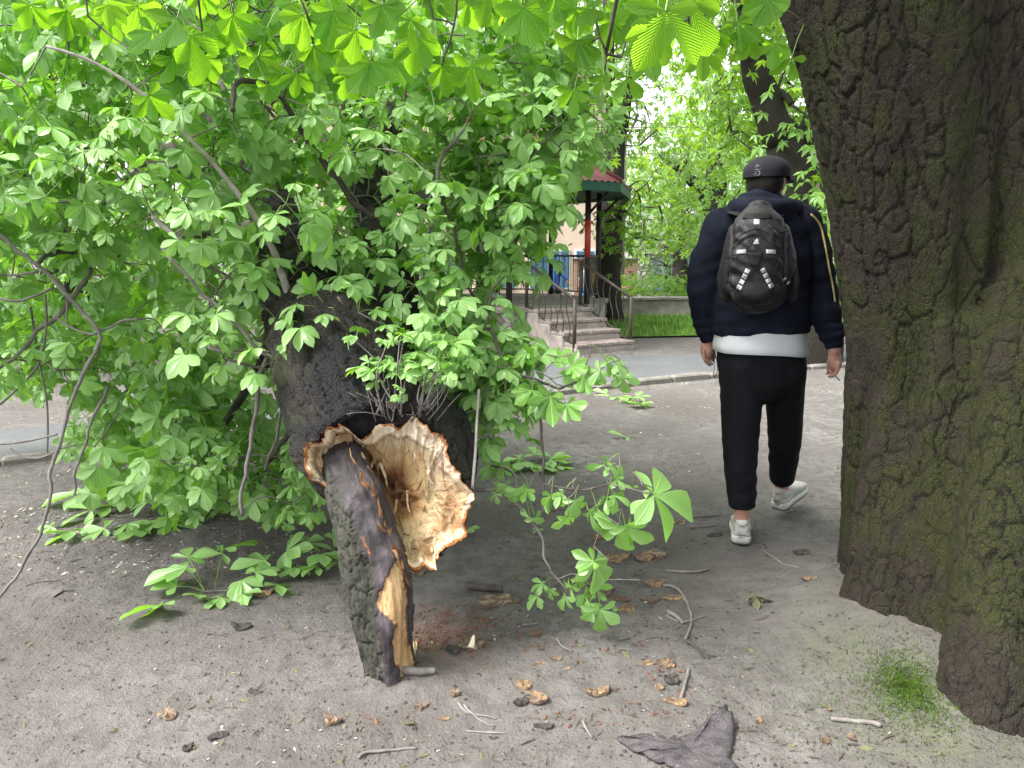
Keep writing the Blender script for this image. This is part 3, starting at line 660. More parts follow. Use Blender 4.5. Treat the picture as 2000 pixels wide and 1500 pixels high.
    for px, py, Z, lp, an, tone, tl, k in LV:
        c = at(px, py, Z); L = lp / FPX * Z; an = R(an)
        a = np.array([math.sin(an), 0, -math.cos(an)]); a = a + np.array([0, rng.uniform(-.25, .35), 0])
        n = -ray(px, py) * tl + UP * (.55 if tl < .75 else .3) + .18 * rv()
        if rng.uniform() < .55: n = -n
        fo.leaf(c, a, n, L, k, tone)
        if k > 3 or True:
            t_ = c - a * rng.uniform(.03, .07) + UP * .05 + .02 * rv(); tips.append(t_); fo.petiole(t_, c, .0018)
    grow(hn + nodes, tips, tw, .0034, .002, 4, .03)
    tw.build("twig", M['twig_dark'], root)
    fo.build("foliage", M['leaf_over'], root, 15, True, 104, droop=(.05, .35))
    # the crown above the frame
    up = Foliage(); 
    for _ in range(620):
        x, y = rng.uniform(-3.5, 6), rng.uniform(-1.5, 6.5); z = rng.uniform(3.6, 6.6) + .10 * max(0, y - 3)
        if x < .3 and rng.uniform() < .9: continue
        p = np.array([x, y, z])
        for i in range(5): up.leaf(p + rv() * .22, rv() * np.array([1, 1, .3]) - UP * .4, UP + .5 * rv(), rng.uniform(.16, .24), 6, rng.uniform(.2, .9))
    up.build("crown", M['leaf_over'], root, 4, False, stalk=False)
    return bvh_of(V, Q)
BIG_BVH = make_big_tree()
# ------------------------------------------------------------------ the snapped chestnut
def wood_mat():
    t = NT("torn_wood"); rad = t.attr('rad'); fib = t.attr('fibre'); wh = t.attr('white'); p = t.pos()
    n1 = t.noise(p, 26, 5, .7); n2 = t.noise(p, 120, 4, .7)
    f = t.math('ADD', rad, t.math('MULTIPLY', t.math('SUBTRACT', n1, .5), .30))
    c = t.ramp(f, [(.0, (.045, .018, .010)), (.2, (.13, .052, .022)), (.33, (.26, .13, .055)), (.44, (.40, .25, .11)), (.6, (.50, .36, .185)), (.78, (.54, .41, .22)), (.9, (.57, .45, .27))])
    c = t.mix(t.math('MULTIPLY', t.ramp(fib, [(.25, .9), (.5, 0.0)]), .75), c, (.30, .16, .065))
    c = t.mix(t.ramp(n2, [(.56, 0.0), (.72, .45)]), c, (.36, .2, .085))
    c = t.mix(t.ramp(t.noise(p, 46, 5, .7), [(.60, 0.0), (.70, .55)]), c, (.25, .12, .045))
    c = t.mix(t.math('MULTIPLY', wh, t.ramp(n1, [(.28, .55), (.5, 1.0)]), True), c, (.74, .65, .49))
    e = t.math('ADD', rad, t.math('MULTIPLY', t.math('SUBTRACT', n2, .5), .06))
    e = t.math('MULTIPLY', e, .8)
    c = t.mix(t.ramp(e, [(.752, 0.0), (.768, 1.0)]), c, (.33, .125, .035))
    c = t.mix(t.ramp(e, [(.785, 0.0), (.803, 1.0)]), c, (.075, .026, .012))
    h = t.math('ADD', t.math('MULTIPLY', fib, .8), t.math('MULTIPLY', n2, .6))
    return t.done(t.bsdf(c, .75, .25, t.bump(h, .9, .010)))
M['wood'] = wood_mat()
def post_mat():
    t = NT("split_stem"); p = t.attr('barkco', True); q = t.scale(p, (1, 1, .22))
    n1 = t.noise(q, 30, 6, .7); n2 = t.noise(q, 130, 4, .7); n3 = t.noise(p, 12, 4, .6)
    bark = t.mix(t.ramp(t.noise(p, 40, 5, .7), [(.3, 0.0), (.7, 1.0)]), (.020, .019, .015), (.055, .056, .042)); bark = t.mix(t.attr('crack'), bark, (.012, .011, .01))
    camb = t.mix(t.ramp(n1, [(.3, 0.0), (.7, 1.0)]), (.028, .021, .025), (.105, .090, .097)); camb = t.mix(t.ramp(n3, [(.46, .85), (.60, 0.0)]), camb, (.018, .012, .014))
    wood = t.mix(t.ramp(n1, [(.3, 0.0), (.65, 1.0)]), (.30, .15, .06), (.52, .36, .19)); wood = t.mix(t.ramp(n2, [(.3, .7), (.48, 0.0)]), wood, (.16, .06, .025))
    red = (.24, .085, .035)
    c = t.mix(t.math('ADD', t.attr('camb'), t.math('MULTIPLY', t.math('SUBTRACT', n3, .5), .3), True), bark, camb)
    edge = t.math('ADD', t.attr('bare'), t.math('MULTIPLY', t.math('SUBTRACT', n1, .5), .5), True)
    c = t.mix(t.ramp(edge, [(.3, 0.0), (.42, 1.0)]), c, red); c = t.mix(t.ramp(edge, [(.46, 0.0), (.56, 1.0)]), c, wood)
    h = t.math('ADD', n1, t.math('MULTIPLY', n2, .6))
    return t.done(t.bsdf(c, t.math('SUBTRACT', .85, t.math('MULTIPLY', t.attr('camb'), .28)), .35, t.bump(h, .9, .009)))
M['post'] = post_mat()

RIM = [(603, 872), (598, 905), (611, 938), (643, 954), (690, 1000), (740, 1060), (785, 1100), (808, 1116), (832, 1107), (852, 1112), (868, 1085), (890, 1060), (906, 1046), (915, 1000), (924, 966), (902, 935), (880, 893), (862, 852), (840, 832), (803, 818), (780, 834), (755, 830), (736, 836), (722, 854), (705, 858), (690, 846), (664, 828), (640, 834), (636, 855), (618, 864)]
RC = np.array([768, 948.0])
def rimZ(py, s=None):
    z = 2.56 + (py - 950) / 300 * .05
    return z if s is None else z + .030 * vnoise(np.c_[s * .012, 0 * s, 0 * s], 70) + .012 * vnoise(np.c_[s * .05, 0 * s, 0 * s], 71)
def rim_px(n):
    P = np.array(RIM + [RIM[0]], float); s = np.r_[0, np.cumsum(np.linalg.norm(np.diff(P, axis=0), axis=1))]; q = np.linspace(0, s[-1], n, endpoint=False)
    return np.stack([np.interp(q, s, P[:, 0]), np.interp(q, s, P[:, 1])], 1), q
def pxy(V):
    d = V - CAM; f = np.array([0, math.cos(PITCH), -math.sin(PITCH)]); u = np.array([0, math.sin(PITCH), math.cos(PITCH)])
    z = d @ f; return 1000 + FPX * d[:, 0] / z, 750 - FPX * (d @ u) / z
def vat(px, py, Z): 
    u = (px - 1000) / FPX; v = (750 - py) / FPX
    return np.stack([u * Z, (math.cos(PITCH) + v * math.sin(PITCH)) * Z, CAM[2] + (-math.sin(PITCH) + v * math.cos(PITCH)) * Z], -1)
TR = dict(
    main=[(735, 880, 2.72, .24), (705, 815, 2.76, .258), (678, 750, 2.82, .262), (652, 690, 2.90, .245), (632, 650, 2.98, .21)],
    left=[(640, 670, 2.96, .20), (598, 600, 3.12, .18), (568, 520, 3.4, .155), (543, 440, 3.8, .125), (515, 370, 4.1, .11), (455, 280, 4.6, .09), (350, 180, 5.2, .06), (230, 60, 5.9, .03)],
    right=[(735, 725, 2.92, .16), (758, 640, 3.02, .135), (752, 550, 3.2, .12), (735, 460, 3.5, .095), (712, 390, 3.7, .082), (735, 330, 3.9, .07), (765, 240, 4.2, .055), (800, 100, 4.7, .03)])
def P3(L): return np.array([np.r_[at(a, b, c), r] for a, b, c, r in L])
def make_broken_tree():
    root = empty("broken_tree", (BASE_BROKEN[0], BASE_BROKEN[1], 0), "snapped chestnut tree with pale torn wood gaping below its leaning leafy crown", "tree")
    # ---- bark shell: solid from the torn rim back into the trunk
    n = 96; rp, s_ = rim_px(n); pcs = []
    rim3 = vat(RC[0] + (rp[:, 0] - RC[0]) * .985, RC[1] + (rp[:, 1] - RC[1]) * .985, rimZ(rp[:, 1], s_) + .014)
    ctr = at(700, 805, 2.77); ax = unit(at(678, 750, 2.82) - at(735, 880, 2.72))
    rings = [rim3]; sv = unit(np.array([1.0, 0, 0]) - ax * ax[0]); fv = np.cross(sv, ax); fv = fv if fv[1] < 0 else -fv
    dx, dy = (rp[:, 0] - 762) / 160, (960 - rp[:, 1]) / 150; nn = np.hypot(dx, dy); e = (dx / nn)[:, None] * sv + (dy / nn)[:, None] * fv
    tgt = ctr + e * .255
    for t in (.3, .6, .85, 1.0): rings.append(rim3 * (1 - t) + tgt * t + e * (.02 + .07 * np.clip(-dy + .35, 0, 1) + .05 * np.clip(dx, 0, 1))[:, None] * math.sin(math.pi * t))
    inner = [vat(RC[0] + (rp[:, 0] - RC[0]) * .985 * k, RC[1] + (rp[:, 1] - RC[1]) * .985 * k, rimZ(rp[:, 1]) + .12 + .12 * (1 - k ** 1.4)) for k in (.9, .7, .35, .08)]
    allr = [rings[-1]] + rings[-2::-1] + inner; V = np.concatenate(allr); F = []
    for k in range(len(allr) - 1): F.append(np.stack([k * n + np.arange(n), k * n + (np.arange(n) + 1) % n, (k + 1) * n + (np.arange(n) + 1) % n, (k + 1) * n + np.arange(n)], -1))
    F = [np.concatenate(F), list(range(n - 1, -1, -1)), list(range((len(allr) - 1) * n, len(allr) * n))]
    pcs = [(V, F)]
    for k in ('main', 'left', 'right'):
        q = resample(P3(TR[k]), 40 if k != 'main' else 16); q = q[2:] if k == 'main' else q; pcs.append((tube if k == 'main' else capsule)(q[:, :3], q[:, 3], 26))
    pcs.append(ball(at(560, 745, 2.80), (.06, .06, .10))); pcs.append(ball(at(525, 690, 2.9), (.055, .05, .055))); pcs.append(ball(at(790, 790, 2.70), (.08, .06, .06)))
    V, Q = union(pcs, .009, 5, .5)
    axis = resample(P3(TR['main'] + TR['left'][1:]), 60)[:, :3]; axis = np.concatenate([np.array([axis[0] * 2 - axis[4]]), axis])
    N = vnormals(V, Q); V = V + N * (fbm(V * 6, 3, 77) * .018)[:, None]
    V, co, ck = barkify(V, Q, axis, .009, 26, .005, 7)
    X, Y = pxy(V)
    blk = sstep(.0, .35, fbm(V * 4, 3, 8) + .75 * np.exp(-((X - 680) / 90) ** 2 - ((Y - 770) / 85) ** 2) + .55 * np.exp(-((X - 650) / 55) ** 2 - ((Y - 690) / 40) ** 2) + .7 * np.exp(-((Y - 845) / 22) ** 2) * (Y < 960) - .42)
    mesh_obj("trunk", V, Q, M['bark_broken'], root, True, None, {'barkco': co, 'crack': ck, 'black': np.clip(blk, 0, 1), 'moss': np.clip(.35 * sstep(620, 560, X) * sstep(.0, .3, fbm(V * 5, 3, 5)), 0, 1)})
    bark_bvh = bvh_of(V, Q)
    # ---- torn wood
    n = 420; rp, s = rim_px(n); th = np.arctan2(rp[:, 1] - RC[1], rp[:, 0] - RC[0]); S3 = np.stack([s * .05, 0 * s, 0 * s], 1)
    jag = 1 + .055 * vnoise(np.c_[s * .040, 0 * s, 0 * s], 3) + .024 * vnoise(np.c_[s * .12, 0 * s, 0 * s], 4) + .010 * vnoise(np.c_[s * .33, 0 * s, 0 * s], 6)
    RR = np.r_[np.linspace(.02, .98, 74), .992, 1.0]; rows = []; rad = []; fib = []; wht = []
    up_right = np.clip(np.cos(th - R(-55)), 0, 1)
    for k in RR:
        kk = k * (1 + (jag - 1) * k ** 4)
        wob = 1 + .05 * vnoise(np.c_[np.cos(th) * 2, np.sin(th) * 2, 0 * th + k * 3], 12)
        x = RC[0] + (rp[:, 0] - RC[0]) * kk * (1 - (1 - wob) * (1 - k)); y = RC[1] + (rp[:, 1] - RC[1]) * kk * (1 - (1 - wob) * (1 - k))
        z = rimZ(y) + (rimZ(rp[:, 1], s) - rimZ(rp[:, 1])) * k ** 5 + .045 * (1 - k ** 1.4) + .095 * np.exp(-((x - 738) / 62) ** 2 - ((y - 945) / 90) ** 2) * (1 - k ** 4) - .020 * np.exp(-((k - 1) / .10) ** 2)
        # inner rim step: sapwood band broken off in front of the hollow heart
        band = .87 + .06 * vnoise(np.c_[np.cos(th) * 3, np.sin(th) * 3, 0 * th], 31) - .10 * up_right ** 3
        z = z + .030 * sstep(0, .05, band - k)
        pn = np.c_[th * 7.5, 0 * th + k * 2.6, 0 * th]; pf = np.c_[th * 16, 0 * th + k * 3.5, 0 * th + 5]
        wave = vnoise(np.c_[x / 34, y / 55 + x / 160, 0 * x], 51); fl = fbm(np.c_[x / 9 + wave * 1.3, y / 26, 0 * x], 4, 52, .6)
        low = .5 + .5 * sstep(RC[1] - 20, RC[1] + 60, y)
        fl2 = fbm(np.c_[x / 20 + y / 60, y / 9 + wave * 1.6, 0 * x], 4, 53, .6)
        f = np.where(y > RC[1] + 10, fl2, fl)
        wx = np.c_[x / 13 + wave * 1.2 + y / 90, y / 48 + wave * .5, 0 * x]; wy = np.c_[x / 17 + wave * 1.6, y / 30 + x / 60 + wave * 1.0, 0 * x]
        f1_, f2_, id_ = worley(np.where((y > RC[1] + 10)[:, None], wy, wx), 57); sh_ = id_ - .5
        z = z + (.020 * np.abs(wave) + .012 * f + .017 * sh_) * sstep(0, .15, k) * (1 - .6 * sstep(.9, 1, k))
        f = f + .3 * sh_ - .3 * (f2_ - f1_ < .06)
        rows.append(vat(x, y, z)); rad.append(0 * x + (k + .030 * vnoise(np.c_[s * .028, 0 * s, 0 * s], 91) + .012 * vnoise(np.c_[s * .11, 0 * s, 0 * s], 92) - .008 if k > .95 else .50 + .45 * k)); fib.append(np.clip(.5 + f * .9, 0, 1))
        w_ = sstep(0, .035, k - band - .004) * (k < .985) + .75 * up_right ** 2 * sstep(.60, .9, k + .2 * wave) + .5 * sstep(.55, .75, k) * sstep(0, .5, np.cos(th - R(60))) * sstep(.1, .4, fl)
        wht.append(np.clip(w_, 0, 1))
    for back, sc_, rr_ in ((.012, 1.004, 1.035), (.04, .995, 1.07)):
        x = RC[0] + (rp[:, 0] - RC[0]) * jag * sc_; y = RC[1] + (rp[:, 1] - RC[1]) * jag * sc_
        rows.append(vat(x, y, rimZ(rp[:, 1], s) + back)); rad.append(0 * x + rr_); fib.append(0 * x + .6); wht.append(0 * x)
    Wrows = list(rows); V = np.concatenate(rows); m = len(rows)
    i = np.arange(m - 1)[:, None] * n; j = np.arange(n)[None, :]; k2 = (j + 1) % n
    F = np.stack([i + j, i + n + j, i + n + k2, i + k2], -1).reshape(-1, 4)
    rad_ = np.concatenate(rad); X, Y = pxy(V)
    rad_ = np.where(rad_ < .95, rad_ - .50 * np.exp(-((X - 780 - 14 * np.sin(Y / 17)) / 40) ** 2 - ((Y - 962) / 62) ** 2) - .50 * np.exp(-((X - 718) / 26) ** 2 - ((Y - 905) / 65) ** 2) + .14 * sstep(800, 850, X), rad_); rad_ = np.where(np.concatenate(rad) < .95, np.clip(rad_, .05, .945), rad_)
    wm = MB(); wm.add(V, F, rad=rad_, fibre=np.concatenate(fib), white=np.concatenate(wht)); Wg = np.array(Wrows)
    Wv = Wg.reshape(-1, 3); wk = np.repeat(RR, n)
    near_ = lambda x, y: int(np.argmin((X[:len(wk)] - x) ** 2 + (Y[:len(wk)] - y) ** 2))
    for _ in range(34):
        th_ = rng.uniform(0, 6.283); j0 = int(rng.integers(0, n)); k0 = int(rng.integers(28, 73)); i0 = k0 * n + j0; x0, y0 = X[i0], Y[i0]; sl = rng.normal(.12, .3); ln = rng.uniform(14, 52); sg = -1 if rng.uniform() < .5 else 1
        i1 = near_(x0 + sl * ln * sg, y0 + ln * sg); a_, b_ = Wv[i0], Wv[i1]
        if np.linalg.norm(a_ - b_) > .13 or np.linalg.norm(a_ - b_) < .01: continue
        d_ = unit(CAM - a_); q_ = resample(np.array([a_ - d_ * .006, (a_ + b_) / 2 + d_ * rng.uniform(.001, .008), b_ + d_ * rng.uniform(.002, .018)]), 6); r_ = rng.uniform(.0022, .0065) * np.array([1, .95, .85, .7, .45, .08]); Vt, Ft = tube(q_, np.stack([r_, r_ * .4], 1), 6)
        ra = rad_[i0]; wm.add(Vt + rng.normal(0, .0008, Vt.shape), Ft, rad=float(min(.93, ra + rng.uniform(-.05, .18))), fibre=rng.uniform(.3, .8), white=rng.uniform(0, 1) ** 2)
    wm.build("torn_wood", M['wood'], root, True)
    wood_bvh = bvh_of(V, F)
    # splinters standing in the heart
    for (x0, y0, x1, y1, wd, d0, d1, wv) in ((742, 905, 756, 950, 8, .02, .05, .9), (795, 958, 801, 1000, 5, .02, .05, .6), (775, 975, 765, 1010, 6, .02, .03, .25), (838, 905, 846, 945, 5, .02, .02, .9), (860, 1075, 872, 1108, 7, -.02, .0, 1), (842, 1085, 848, 1116, 7, -.01, .0, 1), (885, 1040, 890, 1068, 6, -.02, 0, 1)):
        h0 = wood_bvh.ray_cast(Vector(CAM), Vector(unit(ray(x0, y0)))); h1 = wood_bvh.ray_cast(Vector(CAM), Vector(unit(ray(x1, y1))))
        if h0[0] is None or h1[0] is None: continue
        a = np.array(h0[0]) - unit(ray(x0, y0)) * d0 * .5; b = np.array(h1[0]) - unit(ray(x1, y1)) * d1 * .5
        q = resample(np.array([a, (a + b) / 2 + rv() * .006, b]), 7); r = wd / FPX * 1.15 * np.array([.9, 1, .85, .9, .6, .3, .05]); r2 = np.stack([r, r * .35], 1)
        mb = MB(); Vt, Ft = tube(q, r2, 7); Vt = Vt + rng.normal(0, .0016, Vt.shape); mb.add(Vt, Ft, rad=.55, fibre=.45, white=wv * .6); mb.build("splinter", M['wood'], root, False)
    # ---- the split stem still standing in the ground
    ST = [(759, 1355, 2.545, 50, .085), (755, 1290, 2.54, 49, .08), (749, 1230, 2.53, 55, .085), (744, 1170, 2.525, 61, .09), (732, 1095, 2.53, 63, .09), (712, 1025, 2.55, 57, .085), (688, 965, 2.575, 53, .075), (668, 905, 2.63, 47, .07), (650, 850, 2.72, 50, .08), (640, 790, 2.84, 50, .08)]
    q = resample(np.array([np.r_[at(a, b, c), w_ / FPX * c, d] for a, b, c, w_, d in ST]), 60)
    pc = [capsule(q[:, :3], q[:, 3:5], 30)]
    V, Q = union(pc, .006, 3, .5)
    X, Y = pxy(V); N = vnormals(V, Q); front = (np.sum(N * (CAM - V), 1) > 0)
    zx, zy = (X - 560) * 2.585, (Y - 780) * 2.585
    bl = np.interp(zy, [250, 450, 600, 900, 1200, 1420], [205, 250, 335, 440, 470, 480]); wn_ = fbm(np.c_[zx / 26, zy / 60, 0 * zx], 4, 61, .65) * 48
    camb = sstep(-12, 12, zx - bl + wn_) * front
    wl = np.interp(zy, [800, 850, 950, 1030, 1070, 1110, 1200, 1300, 1380, 1420], [560, 520, 488, 455, 470, 530, 540, 545, 570, 575]); wr = np.interp(zy, [800, 850, 950, 1030, 1100, 1200, 1300, 1380, 1420], [560, 582, 590, 602, 606, 612, 645, 640, 640])
    bare = sstep(-16, 16, zx - wl + wn_ * .7) * sstep(-16, 16, wr - zx + wn_ * .6) * (zy > 815) * front
    b2 = np.exp(-((zx - 378 - (zy - 670) * .38 + wn_ * .35) / 15) ** 2) * sstep(655, 700, zy) * sstep(815, 770, zy) * (.36 + .004 * wn_); bare = np.maximum(bare, b2 * front)
    V = V + N * (fbm(np.c_[V[:, 0] * 11, V[:, 1] * 11, V[:, 2] * 3.2 + V[:, 0] * 2], 3, 19) * .026)[:, None]; Vb, co, ck = barkify(V, Q, q[::3, :3], .007, 44, .006, 3)
    st = fbm(np.c_[co[:, 0] * 60, co[:, 1] * 60, co[:, 2] * 9], 4, 15) * .009 + fbm(co * np.array([12, 12, 4]), 3, 16) * .016
    V = np.where((camb > .5)[:, None], V + N * (st + .004 - .010 * sstep(.3, .7, bare) - .012 * np.exp(-((zx - 600) / 30) ** 2) * (zy > 700))[:, None], Vb)
    mesh_obj("split_stem", V, Q, M['post'], root, True, None, {'barkco': co, 'crack': np.where(camb > .5, 0, ck), 'camb': camb.astype(float), 'bare': bare.astype(float)})
    SB = bvh_of(V, Q)
    for _ in range(26):                                            # shreds of rotten wood along the stem's torn edge
        t_ = rng.uniform(0, 1); x0, y0 = np.interp(t_, [0, .35, .7, 1], [702, 738, 778, 800]), np.interp(t_, [0, .35, .7, 1], [885, 980, 1070, 1150]); x0 += rng.uniform(-16, 4)
        h_ = SB.ray_cast(Vector(CAM), Vector(unit(ray(x0, y0))))
        if h_[0] is None: continue
        a = np.array(h_[0]); L_ = rng.uniform(.02, .075); dr_ = unit(np.array([rng.uniform(-.1, .25), rng.uniform(-.1, .12), -1 if rng.uniform() < .55 else 1])); dr_ = unit(dr_ + np.array([.38, 0, 0]) * (-dr_[2])); b = a + dr_ * L_ + np.array([0, -.006, 0])
        qq = resample(np.array([a + np.array([0, .006, 0]), (a + b) / 2 + .003 * rv(), b]), 6); r = rng.uniform(.003, .008) * np.array([1, 1, .9, .75, .5, .1]); Vt, Ft = tube(qq, np.stack([r, r * .35], 1), 6)
        mb = MB(); mb.add(Vt + rng.normal(0, .001, Vt.shape), Ft, rad=rng.uniform(.02, .42), fibre=rng.uniform(.2, .5), white=0); mb.build("splinter", M['wood'], root, False)
    for (x, y, dx, dy, wd) in ((730, 1338, 6, -46, 6), (795, 1322, 12, -70, 8), (782, 1330, 4, -40, 7), (806, 1312, 6, -60, 5), (718, 1322, -4, -30, 6), (770, 1336, 2, -26, 6)):
        a = G(x, y) - UP * .01; b = at(x + dx, y + dy, np.linalg.norm(a - CAM) * .985); qq = resample(np.array([a, (a + b) / 2 + .006 * rv(), b]), 6); r = wd / FPX * 2.5 * np.array([1, 1, .9, .75, .5, .15])
        Vt, Ft = tube(qq, np.stack([r, r * .5], 1), 7); mb = MB(); mb.add(Vt + rng.normal(0, .0012, Vt.shape), Ft, rad=.62, fibre=.5, white=.25); mb.build("splinter", M['wood'], root, False)
    # ---- bare branches that can be followed in the photograph
    BR = [([(90, 90), (190, 125), (300, 200), (385, 285), (420, 322), (470, 385), (500, 425), (530, 480), (545, 520), (575, 610)], 2.5, 2.95, 4.5, 13, 'twig_pale'),
          ([(456, 215), (453, 190), (462, 168), (480, 158), (505, 158), (528, 168), (548, 185), (568, 222), (582, 250), (620, 300), (660, 350), (685, 390), (730, 420)], 2.55, 3.0, 7, 9, 'twig_dark'), ([(552, 190), (556, 168), (557, 150)], 2.58, 2.58, 3.4, 2.6, 'twig_dark'),
          ([(262, 352), (274, 337), (295, 327), (322, 328), (350, 338), (385, 352), (470, 400)], 2.85, 3.3, 14, 12, 'twig'), ([(262, 328), (280, 316), (310, 318), (340, 335)], 2.87, 2.9, 7, 8, 'twig'),
          ([(-60, 420), (0, 458), (40, 490), (75, 520), (130, 575), (190, 645), (188, 675), (170, 710), (150, 745), (130, 815), (112, 880), (98, 930), (102, 960), (92, 1010), (65, 1070), (35, 1120), (0, 1160), (-60, 1215)], 2.9, 2.75, 6.5, 4.2, 'twig'),
          ([(192, 420), (188, 480), (178, 520), (150, 570), (110, 620), (75, 650), (30, 700), (-40, 740)], 3.3, 3.2, 9, 5, 'twig'), ([(185, 455), (200, 400), (260, 340), (400, 330)], 3.3, 4.2, 9, 9, 'twig'),
          ([(75, 520), (85, 505), (112, 492), (150, 490), (188, 488)], 2.95, 3.3, 7, 7, 'twig'), ([(-40, 532), (20, 538), (75, 530)], 3.0, 2.95, 4, 4, 'twig'), ([(-30, 575), (30, 588), (75, 575), (105, 562)], 3.0, 2.95, 3, 3, 'twig'),
          ([(190, 648), (218, 638), (240, 626), (270, 624)], 2.88, 2.9, 4, 3, 'twig'), ([(105, 617), (140, 640), (170, 652), (188, 652)], 2.9, 2.88, 2.5, 3, 'twig'), ([(112, 545), (128, 580), (135, 640)], 3.0, 3.0, 5, 3, 'twig'), ([(88, 575), (90, 640), (70, 720), (0, 790)], 3.2, 3.2, 4, 4, 'twig'),
          ([(-20, 868), (30, 865), (70, 858), (112, 848)], 2.8, 2.83, 4, 3, 'twig'), ([(18, 873), (40, 890), (75, 895), (108, 882)], 2.8, 2.82, 2, 2.4, 'twig'),
          ([(212, 755), (195, 790), (178, 830), (160, 880), (148, 930), (150, 970)], 3.1, 3.0, 5.5, 4, 'twig'), ([(60, 600), (75, 700), (92, 790), (92, 900)], 3.4, 3.3, 4, 3, 'twig'),
          ([(527, 690), (510, 720), (503, 770), (497, 830), (484, 900), (474, 960), (476, 1005)], 2.86, 2.92, 8, 5, 'twig'), ([(548, 800), (535, 860), (520, 920)], 3.2, 3.3, 5, 4, 'twig'),
          ([(330, 505), (370, 545), (420, 592), (470, 640), (520, 700)], 2.62, 2.75, 4.6, 6, 'twig'), ([(420, 575), (438, 548), (455, 530)], 2.97, 3.0, 3, 2, 'twig'), ([(300, 425), (325, 448), (365, 480), (392, 508)], 2.6, 2.7, 6.5, 7, 'twig_pale'), ([(392, 508), (470, 560), (560, 640)], 2.72, 3.0, 3.5, 3.5, 'twig'),
          ([(400, 678), (440, 682), (480, 685), (525, 692)], 2.8, 2.86, 2.6, 3.4, 'twig'), ([(408, 680), (450, 690), (500, 690), (560, 682)], 2.75, 2.8, 2.6, 3.4, 'twig'), ([(440, 700), (480, 712), (522, 722)], 2.75, 2.86, 2.6, 3, 'twig'),
          ([(765, 240), (785, 290), (795, 325), (785, 360), (760, 385), (735, 400)], 3.3, 3.5, 4.5, 6, 'twig_dark'), ([(690, 190), (740, 240), (785, 300)], 3.25, 3.3, 3, 3.5, 'twig_dark'),
          ([(905, 255), (880, 290), (862, 310), (852, 400), (838, 480), (826, 560), (815, 640)], 2.9, 3.05, 3.4, 5.5, 'twig'), ([(860, 380), (880, 430), (900, 500), (915, 560), (950, 600)], 3.0, 3.0, 5, 3, 'twig_dark'), ([(740, 430), (780, 450), (810, 470), (850, 480)], 3.3, 3.1, 4, 3, 'twig_dark'),
          ([(800, 720), (825, 695), (868, 662), (905, 652), (945, 645), (962, 650), (975, 680), (1000, 728), (1035, 765), (1055, 790), (1060, 860), (1060, 940), (1058, 1005)], 2.95, 2.62, 7, 3.6, 'twig_dark'), ([(945, 645), (955, 610), (960, 570), (985, 540)], 2.8, 2.9, 4, 3, 'twig_dark'),
          ([(1060, 945), (1100, 953), (1140, 957), (1172, 950), (1193, 945)], 2.62, 2.5, 2.4, 2.2, 'twig_dark'), ([(1193, 945), (1235, 955), (1275, 966)], 2.5, 2.42, 1.6, 1.4, 'twig'), ([(1060, 990), (1110, 997), (1150, 990), (1180, 972)], 2.62, 2.55, 2.2, 2, 'twig_dark'), ([(1150, 993), (1185, 1010), (1213, 1028)], 2.56, 2.5, 1.6, 1.5, 'twig'),
          ([(905, 960), (935, 956), (965, 960), (990, 972), (1015, 990), (1038, 1015), (1055, 1050), (1063, 1090), (1080, 1125), (1110, 1155), (1150, 1175)], 2.72, 2.72, 6, 3.2, 'twig'), ([(958, 950), (956, 925)], 2.72, 2.72, 2, 1, 'twig'),
          ([(958, 910), (985, 915), (1005, 925)], 2.8, 2.75, 3, 2, 'twig_dark'), ([(935, 760), (931, 830), (928, 890), (922, 955)], 2.62, 2.6, 2.8, 3.4, 'twig_pale'), ([(850, 800), (880, 835), (925, 855), (960, 850)], 2.8, 2.75, 3, 2, 'twig'), ([(840, 830), (880, 815), (930, 800)], 2.8, 2.75, 2.4, 1.6, 'twig'),
          ([(1090, 760), (1135, 742), (1165, 728), (1180, 715)], 2.7, 2.6, 3, 2, 'twig_dark'), ([(1000, 728), (1050, 742), (1090, 760)], 2.72, 2.7, 3.5, 3, 'twig_dark'),
          ([(600, 685), (640, 700), (690, 730), (730, 755), (745, 790)], 2.72, 2.74, 2.6, 3.2, 'twig'), ([(660, 580), (690, 630), (715, 680), (740, 790)], 2.75, 2.74, 2.6, 3.6, 'twig'), ([(640, 900), (880, 808), (905, 802)], 2.6, 2.58, 1, 1, 'twig')]
    nodes = []
    for P, z0, z1, r0, r1, mt in BR[:-1]:
        r0, r1 = r0 * (.66 if r0 > 3.5 else .9), r1 * (.66 if r0 > 3.5 else .9); m = len(P); Z = np.linspace(z0, z1, m); k = max(12, 4 * m)
        q = resample(np.array([np.r_[at(p[0], p[1], z), r / FPX * z] for p, z, r in zip(P, Z, np.linspace(r0, r1, m))]), k)
        if r0 > 3: q[:, :3] += np.stack([fbm(q[:, :3] * 13, 3, 9 + j_) for j_ in range(3)], 1) * .016
        rj = q[:, 3] * (1 + .2 * vnoise(q[:, :3] * 45, 4)); mb = MB(); mb.tube(q[:, :3], rj, 9 if r0 > 4 else 6); mb.build("branch", M[mt], root); nodes.extend(q[::2, :3])
